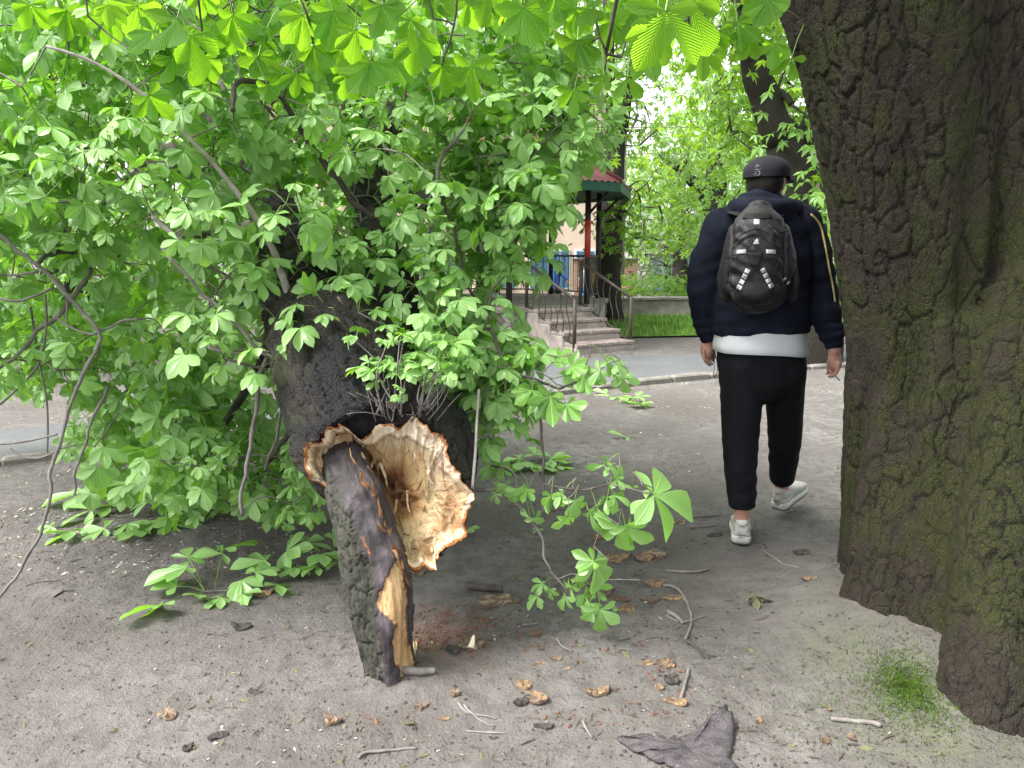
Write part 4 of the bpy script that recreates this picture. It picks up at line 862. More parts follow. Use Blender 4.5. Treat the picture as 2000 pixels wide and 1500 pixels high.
    # big boughs inside the leaf mass
    for P in ([(515, 370, 4.1, 40), (380, 300, 4.3, 30), (200, 260, 4.5, 20), (0, 240, 4.6, 12), (-200, 260, 4.6, 6)], [(545, 450, 3.8, 40), (420, 450, 4.2, 30), (260, 480, 4.5, 24), (60, 540, 4.6, 14), (-150, 600, 4.6, 6)], [(560, 520, 3.6, 34), (470, 600, 4.0, 26), (350, 690, 4.3, 18), (230, 780, 4.4, 10)],
              [(455, 280, 4.6, 34), (420, 160, 5.0, 22), (330, 40, 5.4, 12)], [(715, 390, 3.7, 26), (640, 280, 4.2, 18), (560, 150, 4.7, 12), (500, 20, 5.0, 6)], [(735, 460, 3.5, 24), (840, 400, 3.6, 16), (950, 330, 3.7, 9), (1060, 280, 3.8, 6), (1160, 250, 3.8, 3)], [(755, 550, 3.35, 24), (860, 560, 3.4, 15), (950, 500, 3.5, 8), (1040, 450, 3.6, 4)],
              [(560, 560, 3.5, 30), (500, 720, 3.8, 20), (420, 850, 4.0, 12), (330, 900, 4.0, 7)], [(765, 240, 4.2, 24), (880, 170, 4.3, 14), (1000, 120, 4.5, 7)], [(640, 680, 3.4, 20), (560, 850, 3.5, 12), (500, 930, 3.6, 8)]):
        q = resample(np.array([np.r_[at(a, b, c), w_ / FPX * c * .5] for a, b, c, w_ in P]), 24); q[:, :3] += fbm(q[:, :3] * 5, 2, 3)[:, None] * .03
        mb = MB(); mb.tube(q[:, :3], q[:, 3], 10); mb.build("branch", M['bark_plain'], root); nodes.extend(q[:, :3])
    for k in ('left', 'right'): nodes.extend(resample(P3(TR[k]), 30)[3:, :3])
    # ---- leaves
    fo = Foliage(); tw = MB(); tips = []; info = []
    MASS = [(-260, -120), (1010, -120), (1120, 60), (1170, 205), (1190, 240), (1140, 275), (1080, 320), (1060, 390), (1040, 430), (1000, 460), (950, 530), (960, 600), (930, 640), (900, 700), (860, 760), (700, 700), (560, 640), (520, 740), (560, 860), (600, 960), (540, 980), (430, 930), (330, 980), (230, 960), (170, 860), (120, 770), (40, 730), (-260, 740)]
    PL = [(495, 400), (585, 400), (650, 560), (600, 650), (500, 640)]; PR = [(672, 370), (745, 330), (805, 600), (812, 720), (690, 640)]; PM = [(500, 640), (640, 680), (730, 690), (870, 760), (940, 950), (930, 1120), (640, 1160), (590, 900), (500, 760)]
    def add(px, py, Z, nl, L, tone, up, tow): 
        p = at(px, py, Z)
        if p[2] < .05: return
        tips.append(p); info.append((nl, L, tone, up, tow))
    cnt = 0
    while cnt < 1150:
        px, py = rng.uniform(-260, 1260), rng.uniform(-120, 980)
        if not inside(MASS, np.array([px]), np.array([py]))[0]: continue
        Z = rng.uniform(2.85, 5.6) if rng.uniform() < .84 else rng.uniform(2.5, 3.2)
        if px > 860: Z = rng.uniform(2.9, 3.9)
        if px < 500 and py < 400 and rng.uniform() < .5: Z = rng.uniform(2.5, 3.4)
        if inside(PM, np.array([px]), np.array([py]))[0]:
            if rng.uniform() < .5: continue
            Z = rng.uniform(3.7, 4.8)
        elif inside(PL, np.array([px]), np.array([py]))[0] and Z < 4.1 and rng.uniform() < .93: Z = rng.uniform(4.2, 5.2)
        elif inside(PR, np.array([px]), np.array([py]))[0] and Z < 3.8 and rng.uniform() < .95: Z = rng.uniform(3.9, 4.8)
        if (px - 110) ** 2 / 130 ** 2 + (py - 590) ** 2 / 110 ** 2 < 1 and Z < 3.5: Z = rng.uniform(3.5, 5)
        if py > 700 and px < 560: Z = min(rng.uniform(3.3, 4.8), GZ(px, py) * .97)
        # less leaf in the open part right of the trunk
        L = rng.uniform(.065, .112) if Z < 3.2 else rng.uniform(.085, .135)
        lit = .35 + .45 * sstep(650, 150, py + .25 * px) + rng.normal(0, .12)  # paler towards the upper left: the stronger daylight there is put into leaf colour
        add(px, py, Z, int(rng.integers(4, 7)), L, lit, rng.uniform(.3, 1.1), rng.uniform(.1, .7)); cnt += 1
    # clusters in front of and around the trunk
    for px, py, Z, L in ((600, 520, 3.0, .085), (560, 560, 2.95, .08), (640, 610, 2.75, .085), (600, 640, 2.7, .08), (535, 705, 2.7, .08), (700, 610, 2.72, .09), (740, 630, 2.7, .085), (765, 650, 2.7, .085), (790, 690, 2.72, .075), (820, 660, 2.75, .08), (830, 730, 2.75, .065), (850, 700, 2.8, .08), (870, 750, 2.8, .075), (690, 480, 2.9, .10), (740, 500, 2.9, .09), (780, 440, 3.0, .09), (830, 460, 2.95, .09), (700, 440, 3.05, .09), (650, 480, 3.0, .085), (690, 380, 3.1, .09), (770, 560, 2.95, .08), (830, 540, 2.9, .085), (860, 600, 2.9, .085), (900, 620, 2.9, .08), (880, 520, 2.9, .085), (930, 560, 2.95, .085), (620, 440, 3.1, .08), (560, 440, 3.0, .08), (470, 520, 2.95, .085), (510, 600, 2.9, .075), (900, 700, 2.85, .085), (930, 740, 2.8, .085), (880, 800, 2.85, .08), (950, 800, 2.8, .085), (905, 850, 2.8, .085), (960, 860, 2.8, .085), (990, 770, 2.8, .08), (1000, 830, 2.9, .08), (930, 690, 2.9, .085), (980, 690, 2.85, .085), (1010, 720, 2.8, .085), (1050, 710, 2.75, .085), (1040, 760, 2.75, .085)):
        add(px, py, Z, int(rng.integers(3, 6)), L, rng.uniform(.5, .85), rng.uniform(.5, 1.0), rng.uniform(.2, .6))
    for _ in range(26): add(rng.uniform(900, 1060), rng.uniform(330, 520), rng.uniform(2.9, 3.6), 4, rng.uniform(.075, .105), rng.uniform(.5, 1), .8, .35)
    for _ in range(14): add(rng.uniform(960, 1050), rng.uniform(270, 440), rng.uniform(2.9, 3.4), 4, rng.uniform(.075, .10), rng.uniform(.5, 1), .8, .35)
    for _ in range(44):
        add(rng.uniform(860, 1030), rng.uniform(640, 800), rng.uniform(2.75, 3.2), 4, rng.uniform(.07, .095), rng.uniform(.4, .8), .8, .35)
    for _ in range(30):
        px, py = rng.uniform(600, 700), rng.uniform(930, 1000); add(rng.uniform(280, 600), rng.uniform(880, 990), 3.3 + rng.uniform(-.3, .5), 4, rng.uniform(.075, .10), rng.uniform(.3, .6), .9, .3)
    info = [i for p, i in zip(tips, info)]
    dirs = grow(nodes, tips, tw, .0042, .002, 4, .10)
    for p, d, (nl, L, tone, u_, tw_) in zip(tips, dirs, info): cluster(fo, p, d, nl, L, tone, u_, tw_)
    LV = [(1075, 775, 2.62, 62, -15, .25, .5, 6), (1107, 790, 2.6, 50, 40, .85, .8, 5), (1040, 762, 2.65, 52, -20, .5, .5, 6), (1172, 722, 2.6, 42, -40, .7, .6, 5), (1185, 705, 2.6, 48, 60, .7, .6, 6), (1216, 735, 2.58, 44, 10, .2, .6, 5), (1205, 712, 2.58, 50, 75, .7, .6, 5), (1140, 735, 2.62, 46, 20, .6, .6, 5), (1115, 715, 2.65, 46, 90, .6, .5, 6),
          (952, 853, 2.8, 58, 10, .45, .7, 6), (905, 865, 2.8, 50, 0, .5, .6, 6), (925, 850, 2.8, 48, -30, .5, .6, 5), (978, 905, 2.8, 40, 0, .4, .6, 5), (985, 945, 2.7, 40, 0, .5, .5, 5), (1010, 955, 2.68, 42, 0, .5, .5, 6), (1030, 955, 2.68, 34, -30, .5, .5, 5), (968, 965, 2.7, 28, -20, .5, .6, 4), (1180, 908, 2.5, 40, -70, .25, .5, 3), (1190, 912, 2.5, 42, 75, .7, .5, 5), (1205, 935, 2.5, 30, 0, .7, .6, 4), (1235, 952, 2.45, 30, 0, .6, .6, 2), (1277, 967, 2.4, 128, 68, .75, .75, 5), (1262, 975, 2.42, 52, -55, .2, .5, 3), (1200, 968, 2.5, 46, 60, .7, .6, 5), (1186, 972, 2.5, 34, 0, .2, .6, 3), (1122, 978, 2.55, 44, 10, .15, .6, 5), (1077, 968, 2.6, 44, -10, .6, .6, 5), (1098, 965, 2.6, 34, -50, .5, .6, 4), (1152, 1000, 2.54, 62, 0, .35, .7, 4), (1166, 992, 2.54, 48, 35, .15, .6, 3), (1110, 1010, 2.56, 48, 0, .5, .6, 5), (1215, 1027, 2.48, 98, 12, .7, .8, 5), (1222, 1030, 2.47, 66, 30, .12, .6, 3),
          (1035, 1012, 2.7, 58, -20, .15, .8, 2), (1046, 1012, 2.7, 48, 30, .15, .7, 2), (1162, 1098, 2.6, 72, 25, .55, .9, 6), (1158, 1096, 2.6, 50, -70, .5, .6, 4), (1132, 1130, 2.7, 34, 20, .4, .6, 5), (1115, 1145, 2.7, 40, -20, .5, .6, 5), (1140, 1160, 2.7, 42, 20, .4, .6, 6), (1172, 1190, 2.68, 70, 0, .45, .8, 5), (1150, 1178, 2.7, 46, -40, .4, .6, 5), (1105, 1165, 2.75, 40, -20, .5, .6, 5), (1060, 1140, 2.78, 30, -70, .5, .4, 5), (1050, 1165, 2.78, 36, -40, .4, .4, 5), (1075, 1150, 2.78, 26, 0, .6, .4, 5), (1165, 1150, 2.68, 40, 60, .4, .6, 4)]
    tp = []
    for px, py, Z, lp, an, tone, tl, k in LV:
        c = at(px, py, Z); an = R(an); a = np.array([math.sin(an), rng.uniform(-.2, .35), -math.cos(an)]); n_ = -ray(px, py) * tl + UP * .6 + .15 * rv()
        if rng.uniform() < .4: n_ = n_ * np.array([-1, -1, -.2])
        fo.leaf(c, a, n_, lp / FPX * Z, k, tone); t_ = c - a * .045 + UP * .02 + .012 * rv(); tp.append(t_); fo.petiole(t_, c)
    grow(nodes, tp, tw, .003, .0016, 4, .05)
    # suckers sprouting above the wound
    for k in range(30):
        x0 = rng.uniform(735, 850); y0 = rng.uniform(785, 815); a = at(x0, y0, 2.53); x1 = 780 + (x0 - 780) * 1.7 + rng.normal(0, 30); y1 = rng.uniform(660, 745)
        b = at(x1, y1, 2.56 + rng.uniform(-.12, .15)); q = resample(np.array([a, (a + b) / 2 + .02 * rv() - np.array([(b - a)[0] * .2, 0, 0]), b]), 9)
        tw.tube(q, np.linspace(.0042, .0018, 9), 5, True); cluster(fo, b, q[-1] - q[-3], int(rng.integers(2, 5)), rng.uniform(.04, .07), rng.uniform(.5, .9), .8, .3, (.03, .07))
        if k % 2: cluster(fo, q[5], q[5] - q[4] + .5 * rv(), 2, rng.uniform(.03, .05), .7, .8, .3, (.02, .05))
    for k in range(22):
        x0 = rng.uniform(730, 860); a = at(x0, rng.uniform(790, 825), 2.535 + rng.uniform(-.01, .03)); b = a + np.array([(x0 - 785) * .0011, -.03, .07]) + .035 * rv(); tw.tube(resample(np.array([a, (a + b) / 2 + .008 * rv(), b]), 5), np.linspace(.0026, .0008, 5), 4, True)
    tw.build("twig", M['twig'], root)
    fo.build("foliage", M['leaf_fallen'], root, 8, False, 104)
M['bark_plain'] = simple("bark_plain", (.085, .075, .066), .9, .2, .4, 12, .9, 60, .01)
make_broken_tree()
# ------------------------------------------------------------------ the walking person
PY = 3.52
def pp(px, py, yl=0.0):
    d = ray(px, py); return CAM + d * ((PY + yl) / d[1])
def limb(pts, k=None, n=22, ends=(1, 1), sides=24):
    """pts: (px, py, y offset, radius px [, depth radius m])"""
    rows = []
    for p in pts:
        c = pp(*p[:3]); t = (PY + p[2]) / ray(p[0], p[1])[1]; rx = p[3] / FPX * t; rows.append(np.r_[c, rx, p[4] if len(p) > 4 else rx])
    q = resample(np.array(rows), n); P, r = q[:, :3], q[:, 3:5]
    t0, t1 = unit(P[0] - P[1]), unit(P[-1] - P[-2]); a, ra, b, rb = [], [], [], []
    if ends[0]:
        for d in (75, 50, 25): a.append(P[0] + t0 * r[0].mean() * math.sin(R(d))); ra.append(r[0] * math.cos(R(d)))
    if ends[1]:
        for d in (25, 50, 75): b.append(P[-1] + t1 * r[-1].mean() * math.sin(R(d))); rb.append(r[-1] * math.cos(R(d)))
    P = np.concatenate([np.array(a).reshape(-1, 3), P, np.array(b).reshape(-1, 3)]); r = np.concatenate([np.array(ra).reshape(-1, 2), r, np.array(rb).reshape(-1, 2)])
    return tube(P, r, sides)
def conform(bvh, poly, off=.003, th=.003, n=6):
    """a thin pad of webbing or cloth following the surface below it; poly = 4 picture corners"""
    A, B, C_, D = [np.array(p, float) for p in poly]; top = []; mb = MB()
    for i in range(n):
        for j in range(n):
            u, v = i / (n - 1), j / (n - 1); p = (A * (1 - u) + B * u) * (1 - v) + (D * (1 - u) + C_ * u) * v
            d = unit(ray(*p)); h = bvh.ray_cast(Vector(CAM), Vector(d))
            if h[0] is None: return None
            top.append(np.array(h[0]) - d * (off + (th if 0 < i < n - 1 and 0 < j < n - 1 else th * .4)))
    top = np.array(top); bot = top + unit(top - CAM) * (off + th + .002); V = np.concatenate([top, bot]); F = []
    for i in range(n - 1):
        for j in range(n - 1): F.append([i * n + j, i * n + j + 1, (i + 1) * n + j + 1, (i + 1) * n + j])
    rim = [j for j in range(n)] + [i * n + n - 1 for i in range(1, n)] + [(n - 1) * n + j for j in range(n - 2, -1, -1)] + [i * n for i in range(n - 2, 0, -1)]
    for a, b in zip(rim, rim[1:] + rim[:1]): F.append([a, a + n * n, b + n * n, b])
    return mb.add(V, np.array(F))
def on_surface(bvh, pts, off=.002):
    out = []
    for p in pts:
        d = unit(ray(*p)); h = bvh.ray_cast(Vector(CAM), Vector(d))
        if h[0] is not None: out.append(np.array(h[0]) - d * off)
    return np.array(out)
FD = np.array([math.sin(R(48)), math.cos(R(48)), 0])           # where the head looks
def make_person():
    g0 = G(1447, 1056); root = empty("person", (1.16, PY, 0), "person in black cap, navy hoodie and cropped black trousers walking away past the mossy trunk", "person")
    hc = pp(1497, 352, .01); side = np.array([FD[1], -FD[0], 0])
    # body (one continuous skin): head, neck, trunk, arms with hands, legs
    pcs = [ball(hc - UP * .006, (.080, .090, .098), 24, 16), ball(hc + FD * .03 - UP * .065, (.058, .062, .055)), limb([(1497, 365, .0, 24), (1492, 410, -.01, 25)]),
           limb([(1488, 430, 0, 70, .10), (1487, 560, 0, 82, .12), (1487, 660, 0, 76, .115), (1487, 710, 0, 72, .11)]),
           limb([(1403, 445, 0, 26), (1376, 560, .02, 20), (1383, 650, .08, 13), (1384, 668, .10, 11)]), limb([(1574, 440, 0, 26), (1602, 570, -.02, 20), (1626, 655, -.05, 13), (1629, 686, -.06, 11.5)]),
           limb([(1449, 720, 0, 34), (1447, 860, 0, 26), (1449, 950, -.01, 18), (1448, 1012, .0, 14.5), (1448, 1030, .01, 15)]), limb([(1528, 720, 0, 34), (1530, 850, .16, 25), (1527, 910, .28, 17), (1527, 955, .36, 13), (1529, 972, .37, 14)]),
           ball(hc + FD * .094 - UP * .012, (.016, .016, .02)), ball(hc + FD * .085 - UP * .055, (.024, .02, .012))]
    for s_ in (1, -1):
        pcs.append(ball(hc + side * .080 * s_ - FD * .005 - UP * .012, (.014, .018, .034))); pcs.append(ball(hc + FD * .074 + side * .03 * s_ + UP * .012, (.013, .013, .010)))
    def hand(wx, wy, yl, curl, mirror):
        p = limb([(wx, wy, yl, 11, .017), (wx + 1.5 * mirror, wy + 14, yl, 13.5, .022), (wx + 3 * mirror, wy + 25, yl + .005, 12, .026)], n=10)
        out = [p]
        for i, (ln, rr) in enumerate(((28, 3.4), (31, 3.5), (29, 3.4), (23, 3.0))):
            bx = wx + mirror * (9.5 - 4.2 * i); y0 = yl - .026 + .019 * i; cx = -mirror * curl
            out.append(limb([(bx, wy + 22, y0, rr + .4), (bx + cx * .15, wy + 22 + ln * .42, y0 + .004, rr + .1), (bx + cx * .6, wy + 22 + ln * .72, y0 + .012, rr - .1), (bx + cx * 1.15, wy + 22 + ln * .88, y0 + .022, rr - .5)], n=10, sides=10))
        out.append(limb([(wx - mirror * 5, wy + 7, yl + .012, 5), (wx - mirror * 11, wy + 22, yl + .03, 4.1), (wx - mirror * 11.5, wy + 36, yl + .04, 3.4)], n=9, sides=10))
        return out
    pcs += hand(1629, 688, -.06, 10, 1) + hand(1383, 664, .10, 8, -1)
    V, Q = union(pcs, .0042, 3, .45); mesh_obj("body", V, Q, M['skin'], root)
    # hair, cap
    V, F = ball(hc - UP * .008, (.0865, .098, .102), 40, 26); Fq = F[0]; cn = V[Fq].mean(1) - hc
    keep = (unit(cn) @ FD < .25) & (cn[:, 2] > -.085 + .05 * (unit(cn) @ FD + 1)); V = V + (fbm(V * 60, 2, 3) * .004)[:, None] * unit(V - hc); mesh_obj("hair", V, Fq[keep], M['hair'], root)
    cc = hc + UP * .032; V, F = ball(cc, (.102, .112, .074), 48, 30); Fq, Ft = F; keep = V[Fq].mean(1)[:, 2] > cc[2] - .026
    rel = V - cc; seam = np.abs(np.sin(np.arctan2(rel[:, 1], rel[:, 0]) * 3)); V = V - rel * (.012 * np.exp(-(seam / .06) ** 2))[:, None]; low = rel[:, 2] < 0; V[low, :2] = cc[:2] + rel[low, :2] * (1.0 / np.maximum(.6, np.sqrt(1 - np.clip(rel[low, 2] / .074, -.9, .9) ** 2)))[:, None]
    cap = mesh_obj("cap", V, [Fq[keep], Ft[:48]] and {4: [(Fq[keep], 0)], 3: [(Ft[:48], 0)]}, M['cap_cloth'], root)
    cap_bvh = bvh_of(V, Fq[keep])
    mb = MB(); rows = []                                          # brim
    for a in np.linspace(-80, 80, 25):
        d = FD * math.cos(R(a)) + side * math.sin(R(a)); ext_ = .068 * math.cos(R(a)) ** .8 if abs(a) < 89 else 0
        p0 = cc + d * np.array([.098, .106, 1]) - UP * .024; p1 = p0 + FD * ext_ - UP * (.010 * ext_ / .068 + .008 * (abs(a) / 80) ** 2); rows.append([p0, (p0 + p1) / 2 + UP * .003, p1, p1 - UP * .005, (p0 + p1) / 2 - UP * .003, p0 - UP * .005])
    V = np.array(rows).reshape(-1, 3); k = 6; F = [[i * k + j, i * k + (j + 1) % k, (i + 1) * k + (j + 1) % k, (i + 1) * k + j] for i in range(24) for j in range(k)]; mb.add(V, np.array(F)); mb.build("brim", M['cap_cloth'], cap)
    mb = MB(); mb.add(*ball(cc + UP * .074, (.007, .007, .004), 10, 6)); mb.build("button", M['cap_cloth'], cap)
    mb = MB(); glyph = [[(1474, 326), (1480, 323), (1485, 325)], [(1479, 321), (1478, 332)], [(1473, 332), (1486, 330)], [(1475, 337), (1480, 334), (1484, 337)], [(1473, 341), (1478, 338)], [(1480, 340), (1487, 338)], [(1476, 336), (1474, 345)], [(1484, 333), (1483, 345)], [(1477, 344), (1481, 342), (1485, 345)]]
    for st in glyph:
        q = on_surface(cap_bvh, resample(np.c_[np.array(st, float), np.zeros(len(st))], 8)[:, :2], .0012)
        if len(q) > 2: mb.tube(q, .0014, 5)
    mb.build("embroidery", M['cap_thread'], cap)
    # hoodie
    tor = [limb([(1486, 650, 0, 93, .150), (1486, 600, 0, 97, .172), (1488, 540, 0, 98, .175), (1489, 480, 0, 97, .165), (1490, 445, -.01, 88, .145), (1491, 418, -.015, 62, .12), (1492, 398, -.015, 40, .09)], ends=(0, 1), n=34, sides=40)]
    tor += [limb([(1412, 440, -.01, 35), (1388, 505, 0, 36), (1376, 560, .02, 33), (1377, 615, .06, 27), (1381, 648, .085, 18), (1384, 664, .10, 14)], ends=(1, 0)), limb([(1568, 436, -.01, 36), (1587, 505, -.01, 37), (1600, 568, -.02, 35), (1615, 620, -.04, 29), (1626, 658, -.05, 18), (1629, 680, -.06, 14)], ends=(1, 0))]
    tor += [limb([(1432, 404, .04, 15), (1440, 406, -.05, 17), (1466, 405, -.125, 19), (1495, 404, -.15, 19), (1525, 405, -.125, 18), (1549, 405, -.05, 16), (1557, 406, .04, 14)]), limb([(1446, 392, .03, 10), (1460, 389, -.07, 12), (1492, 385, -.11, 12), (1524, 389, -.07, 11), (1536, 393, .03, 9)]), limb([(1450, 420, -.1, 16), (1490, 425, -.14, 20), (1535, 420, -.1, 16)])]
    V, Q = union(tor, .0065, 4, .5); N = vnormals(V, Q); X, Y = pxy(V)
    fold = np.sin(Y * .16 + X * .045 + 3 * fbm(V * 5, 2, 41)) * .0028 * sstep(.1, .7, fbm(V * 4, 2, 42) + .5) + fbm(V * np.array([7, 7, 9]), 3, 43) * .016
    arm = (X < 1412) | (X > 1575); fold = fold + np.where(arm, np.sin(Y * .34 + X * .06 + 2 * fbm(V * 7, 2, 44)) * .0028 * sstep(600, 650, Y), 0) - .006 * np.exp(-((Y - 656) / 3) ** 2) * (~arm)
    V = laplace(V + N * fold[:, None], Q, 1, .4); hd = mesh_obj("hoodie", V, Q, M['navy_fleece'], root); hb = bvh_of(V, Q)
    q = on_surface(hb, resample(np.array([(1584, 418, 0), (1602, 440, 0), (1612, 480, 0), (1619, 520, 0), (1627, 560, 0), (1631, 590, 0.)]), 30)[:, :2], .004)
    if len(q) > 4: mb = MB(); mb.tube(q, .0045, 6); mb.build("piping", M['yellow_piping'], hd)
    # shirt hem below the hoodie
    a = np.linspace(0, 2 * math.pi, 64, endpoint=False); rows = []
    for k_, (py, rx, ry) in enumerate(((640, .205, .14), (660, .211, .150), (675, .215, .156), (687, .217, .158), (687.6, .214, .155), (670, .209, .149))):
        c = pp(1485, py); y_ = c[2] - .010 * np.cos(a) * (k_ > 1) + .004 * np.sin(a * 3) * (k_ > 1); rows.append(np.stack([c[0] + np.cos(a) * rx * (1 + .012 * np.sin(a * 9) * (k_ > 1)), PY + np.sin(a) * ry * (1 + .02 * np.sin(a * 7 + 1)), y_], 1))
    V = np.concatenate(rows); F = np.concatenate([np.stack([k_ * 64 + np.arange(64), k_ * 64 + (np.arange(64) + 1) % 64, (k_ + 1) * 64 + (np.arange(64) + 1) % 64, (k_ + 1) * 64 + np.arange(64)], -1) for k_ in range(5)]); mesh_obj("shirt", V, F, M['white_cotton'], root)
    # trousers
    tr = [limb([(1486, 668, 0, 84, .125), (1487, 700, 0, 86, .138), (1488, 722, 0, 82, .135)]), limb([(1447, 712, 0, 43, .125), (1448, 780, 0, 39, .11), (1446, 860, 0, 35, .085), (1447, 925, -.005, 30, .075), (1450, 989, -.005, 25, .065)], ends=(1, 0), n=34), limb([(1530, 712, 0, 43, .125), (1532, 780, .08, 36, .10), (1533, 850, .17, 32, .085), (1530, 900, .27, 28, .07), (1527, 936, .345, 23, .06)], ends=(1, 0), n=34)]
    V, Q = union(tr, .0065, 3, .5); N = vnormals(V, Q); X, Y = pxy(V)
    V = V + N * (np.sin(Y * .2 + X * .07 + 3 * fbm(V * 5, 2, 46)) * .0035 * sstep(0, .6, fbm(V * 3, 2, 47) + .2) + fbm(V * 9, 3, 48) * .005)[:, None]; mesh_obj("trousers", V, Q, M['black_cotton'], root)
    # shoes
    def shoe(loc, yaw, pitch):
        cy, sy = math.cos(yaw), math.sin(yaw); cp, sp = math.cos(pitch), math.sin(pitch)
        def tf(V): 
            V = V @ np.array([[1, 0, 0], [0, cp, sp], [0, -sp, cp]]); return V @ np.array([[cy, sy, 0], [-sy, cy, 0], [0, 0, 1]]) + loc
        def loft(s_, hw, z0, z1, pw=2.6, m=28):
            t = np.linspace(0, s_[-1], 26); a = np.arange(m) * 2 * math.pi / m; rows = []
            for ti in t:
                w_ = np.interp(ti, s_, hw); b, c = np.interp(ti, s_, z0), np.interp(ti, s_, z1); ca, sa = np.cos(a), np.sin(a); e = 2 / pw
                rows.append(np.stack([np.sign(ca) * np.abs(ca) ** e * w_, np.full(m, (ti - .19) * .295), (b + c) / 2 + np.sign(sa) * np.abs(sa) ** e * (c - b) / 2], 1))
            V = np.concatenate(rows); F = np.concatenate([np.stack([k * m + np.arange(m), k * m + (np.arange(m) + 1) % m, (k + 1) * m + (np.arange(m) + 1) % m, (k + 1) * m + np.arange(m)], -1) for k in range(25)])
            return tf(V), [F, list(range(m - 1, -1, -1)), list(range(25 * m, 26 * m))]
        S_ = [0, .04, .12, .3, .5, .7, .88, .96, 1]
        mb = MB(); mb.add(*loft(S_, [.020, .034, .040, .039, .042, .048, .046, .034, .012], [.03] * 9, [.080, .108, .118, .108, .092, .076, .066, .055, .042])); u = mb.build("shoe", M['shoe_grey'], root)
        mb = MB(); mb.add(*loft(S_, [.028, .042, .047, .044, .046, .053, .050, .040, .016], [.010, .007, .006, .006, .006, .006, .009, .014, .022], [.046, .044, .043, .040, .038, .036, .036, .037, .038], 4)); mb.build("sole", M['shoe_white'], u)
        mb = MB(); mb.add(*loft(S_, [.026, .040, .045, .042, .043, .050, .047, .037, .014], [.004, .0, .0, .0, .0, .0, .004, .009, .018], [.012, .010, .009, .009, .009, .009, .012, .017, .025], 4)); mb.build("tread", M['rubber_dark'], u)
        mb = MB(); mb.add(*loft([0, .5, 1], [.031, .041, .037], [.052, .050, .050], [.060, .062, .058], 3)) if False else mb.add(*loft(S_[:4] + [.34, .36, .38, .39, .4], [.024, .0375, .0425, .0415, .041, .03, .02, .01, .004], [.050] * 9, [.062] * 9, 3)); mb.build("heel_band", M['shoe_white'], u)
        mb = MB(); mb.add(*loft(S_[:4] + [.34, .36, .38, .39, .4], [.012, .026, .034, .034, .033, .03, .02, .01, .004], [.092] * 9, [.112, .128, .124, .112, .110, .108, .107, .106, .105], 2.4)); mb.build("collar", M['shoe_white'], u)
    gl = pp(1448, 1030, .01); shoe(np.array([gl[0], gl[1], .004]), R(-15), 0.0)
    gr = pp(1529, 972, .37); shoe(np.array([gr[0], gr[1], .055]), R(-44), R(9))
    # things the person carries
    mb = MB(); a, b = pp(1628, 731, -.05), pp(1640, 743, -.055); mb.tube(np.array([a, a * .72 + b * .28]), .0038, 10, True, 1); mb.tube(np.array([a * .72 + b * .28, b]), .0037, 10, True, 0)
    tag(mb.build("cigarette", [M['white_cotton'], M['crumb_red']], origin=a), "lit white cigarette held between the walking person's lowered fingers", "cigarette")
    mb = MB(); q = np.array([pp(1391, 690, .1), pp(1395, 715, .1), pp(1394, 737, .1), pp(1401, 726, .1), pp(1400, 705, .1), pp(1396, 690, .1)]); mb.tube(resample(q, 24), .0016, 5)
    tag(mb.build("cord", M['webbing'], origin=q[0]), "thin black looped cord hanging from the walking person's left hand", "cord")
    return hb
HOODIE_BVH = make_person()
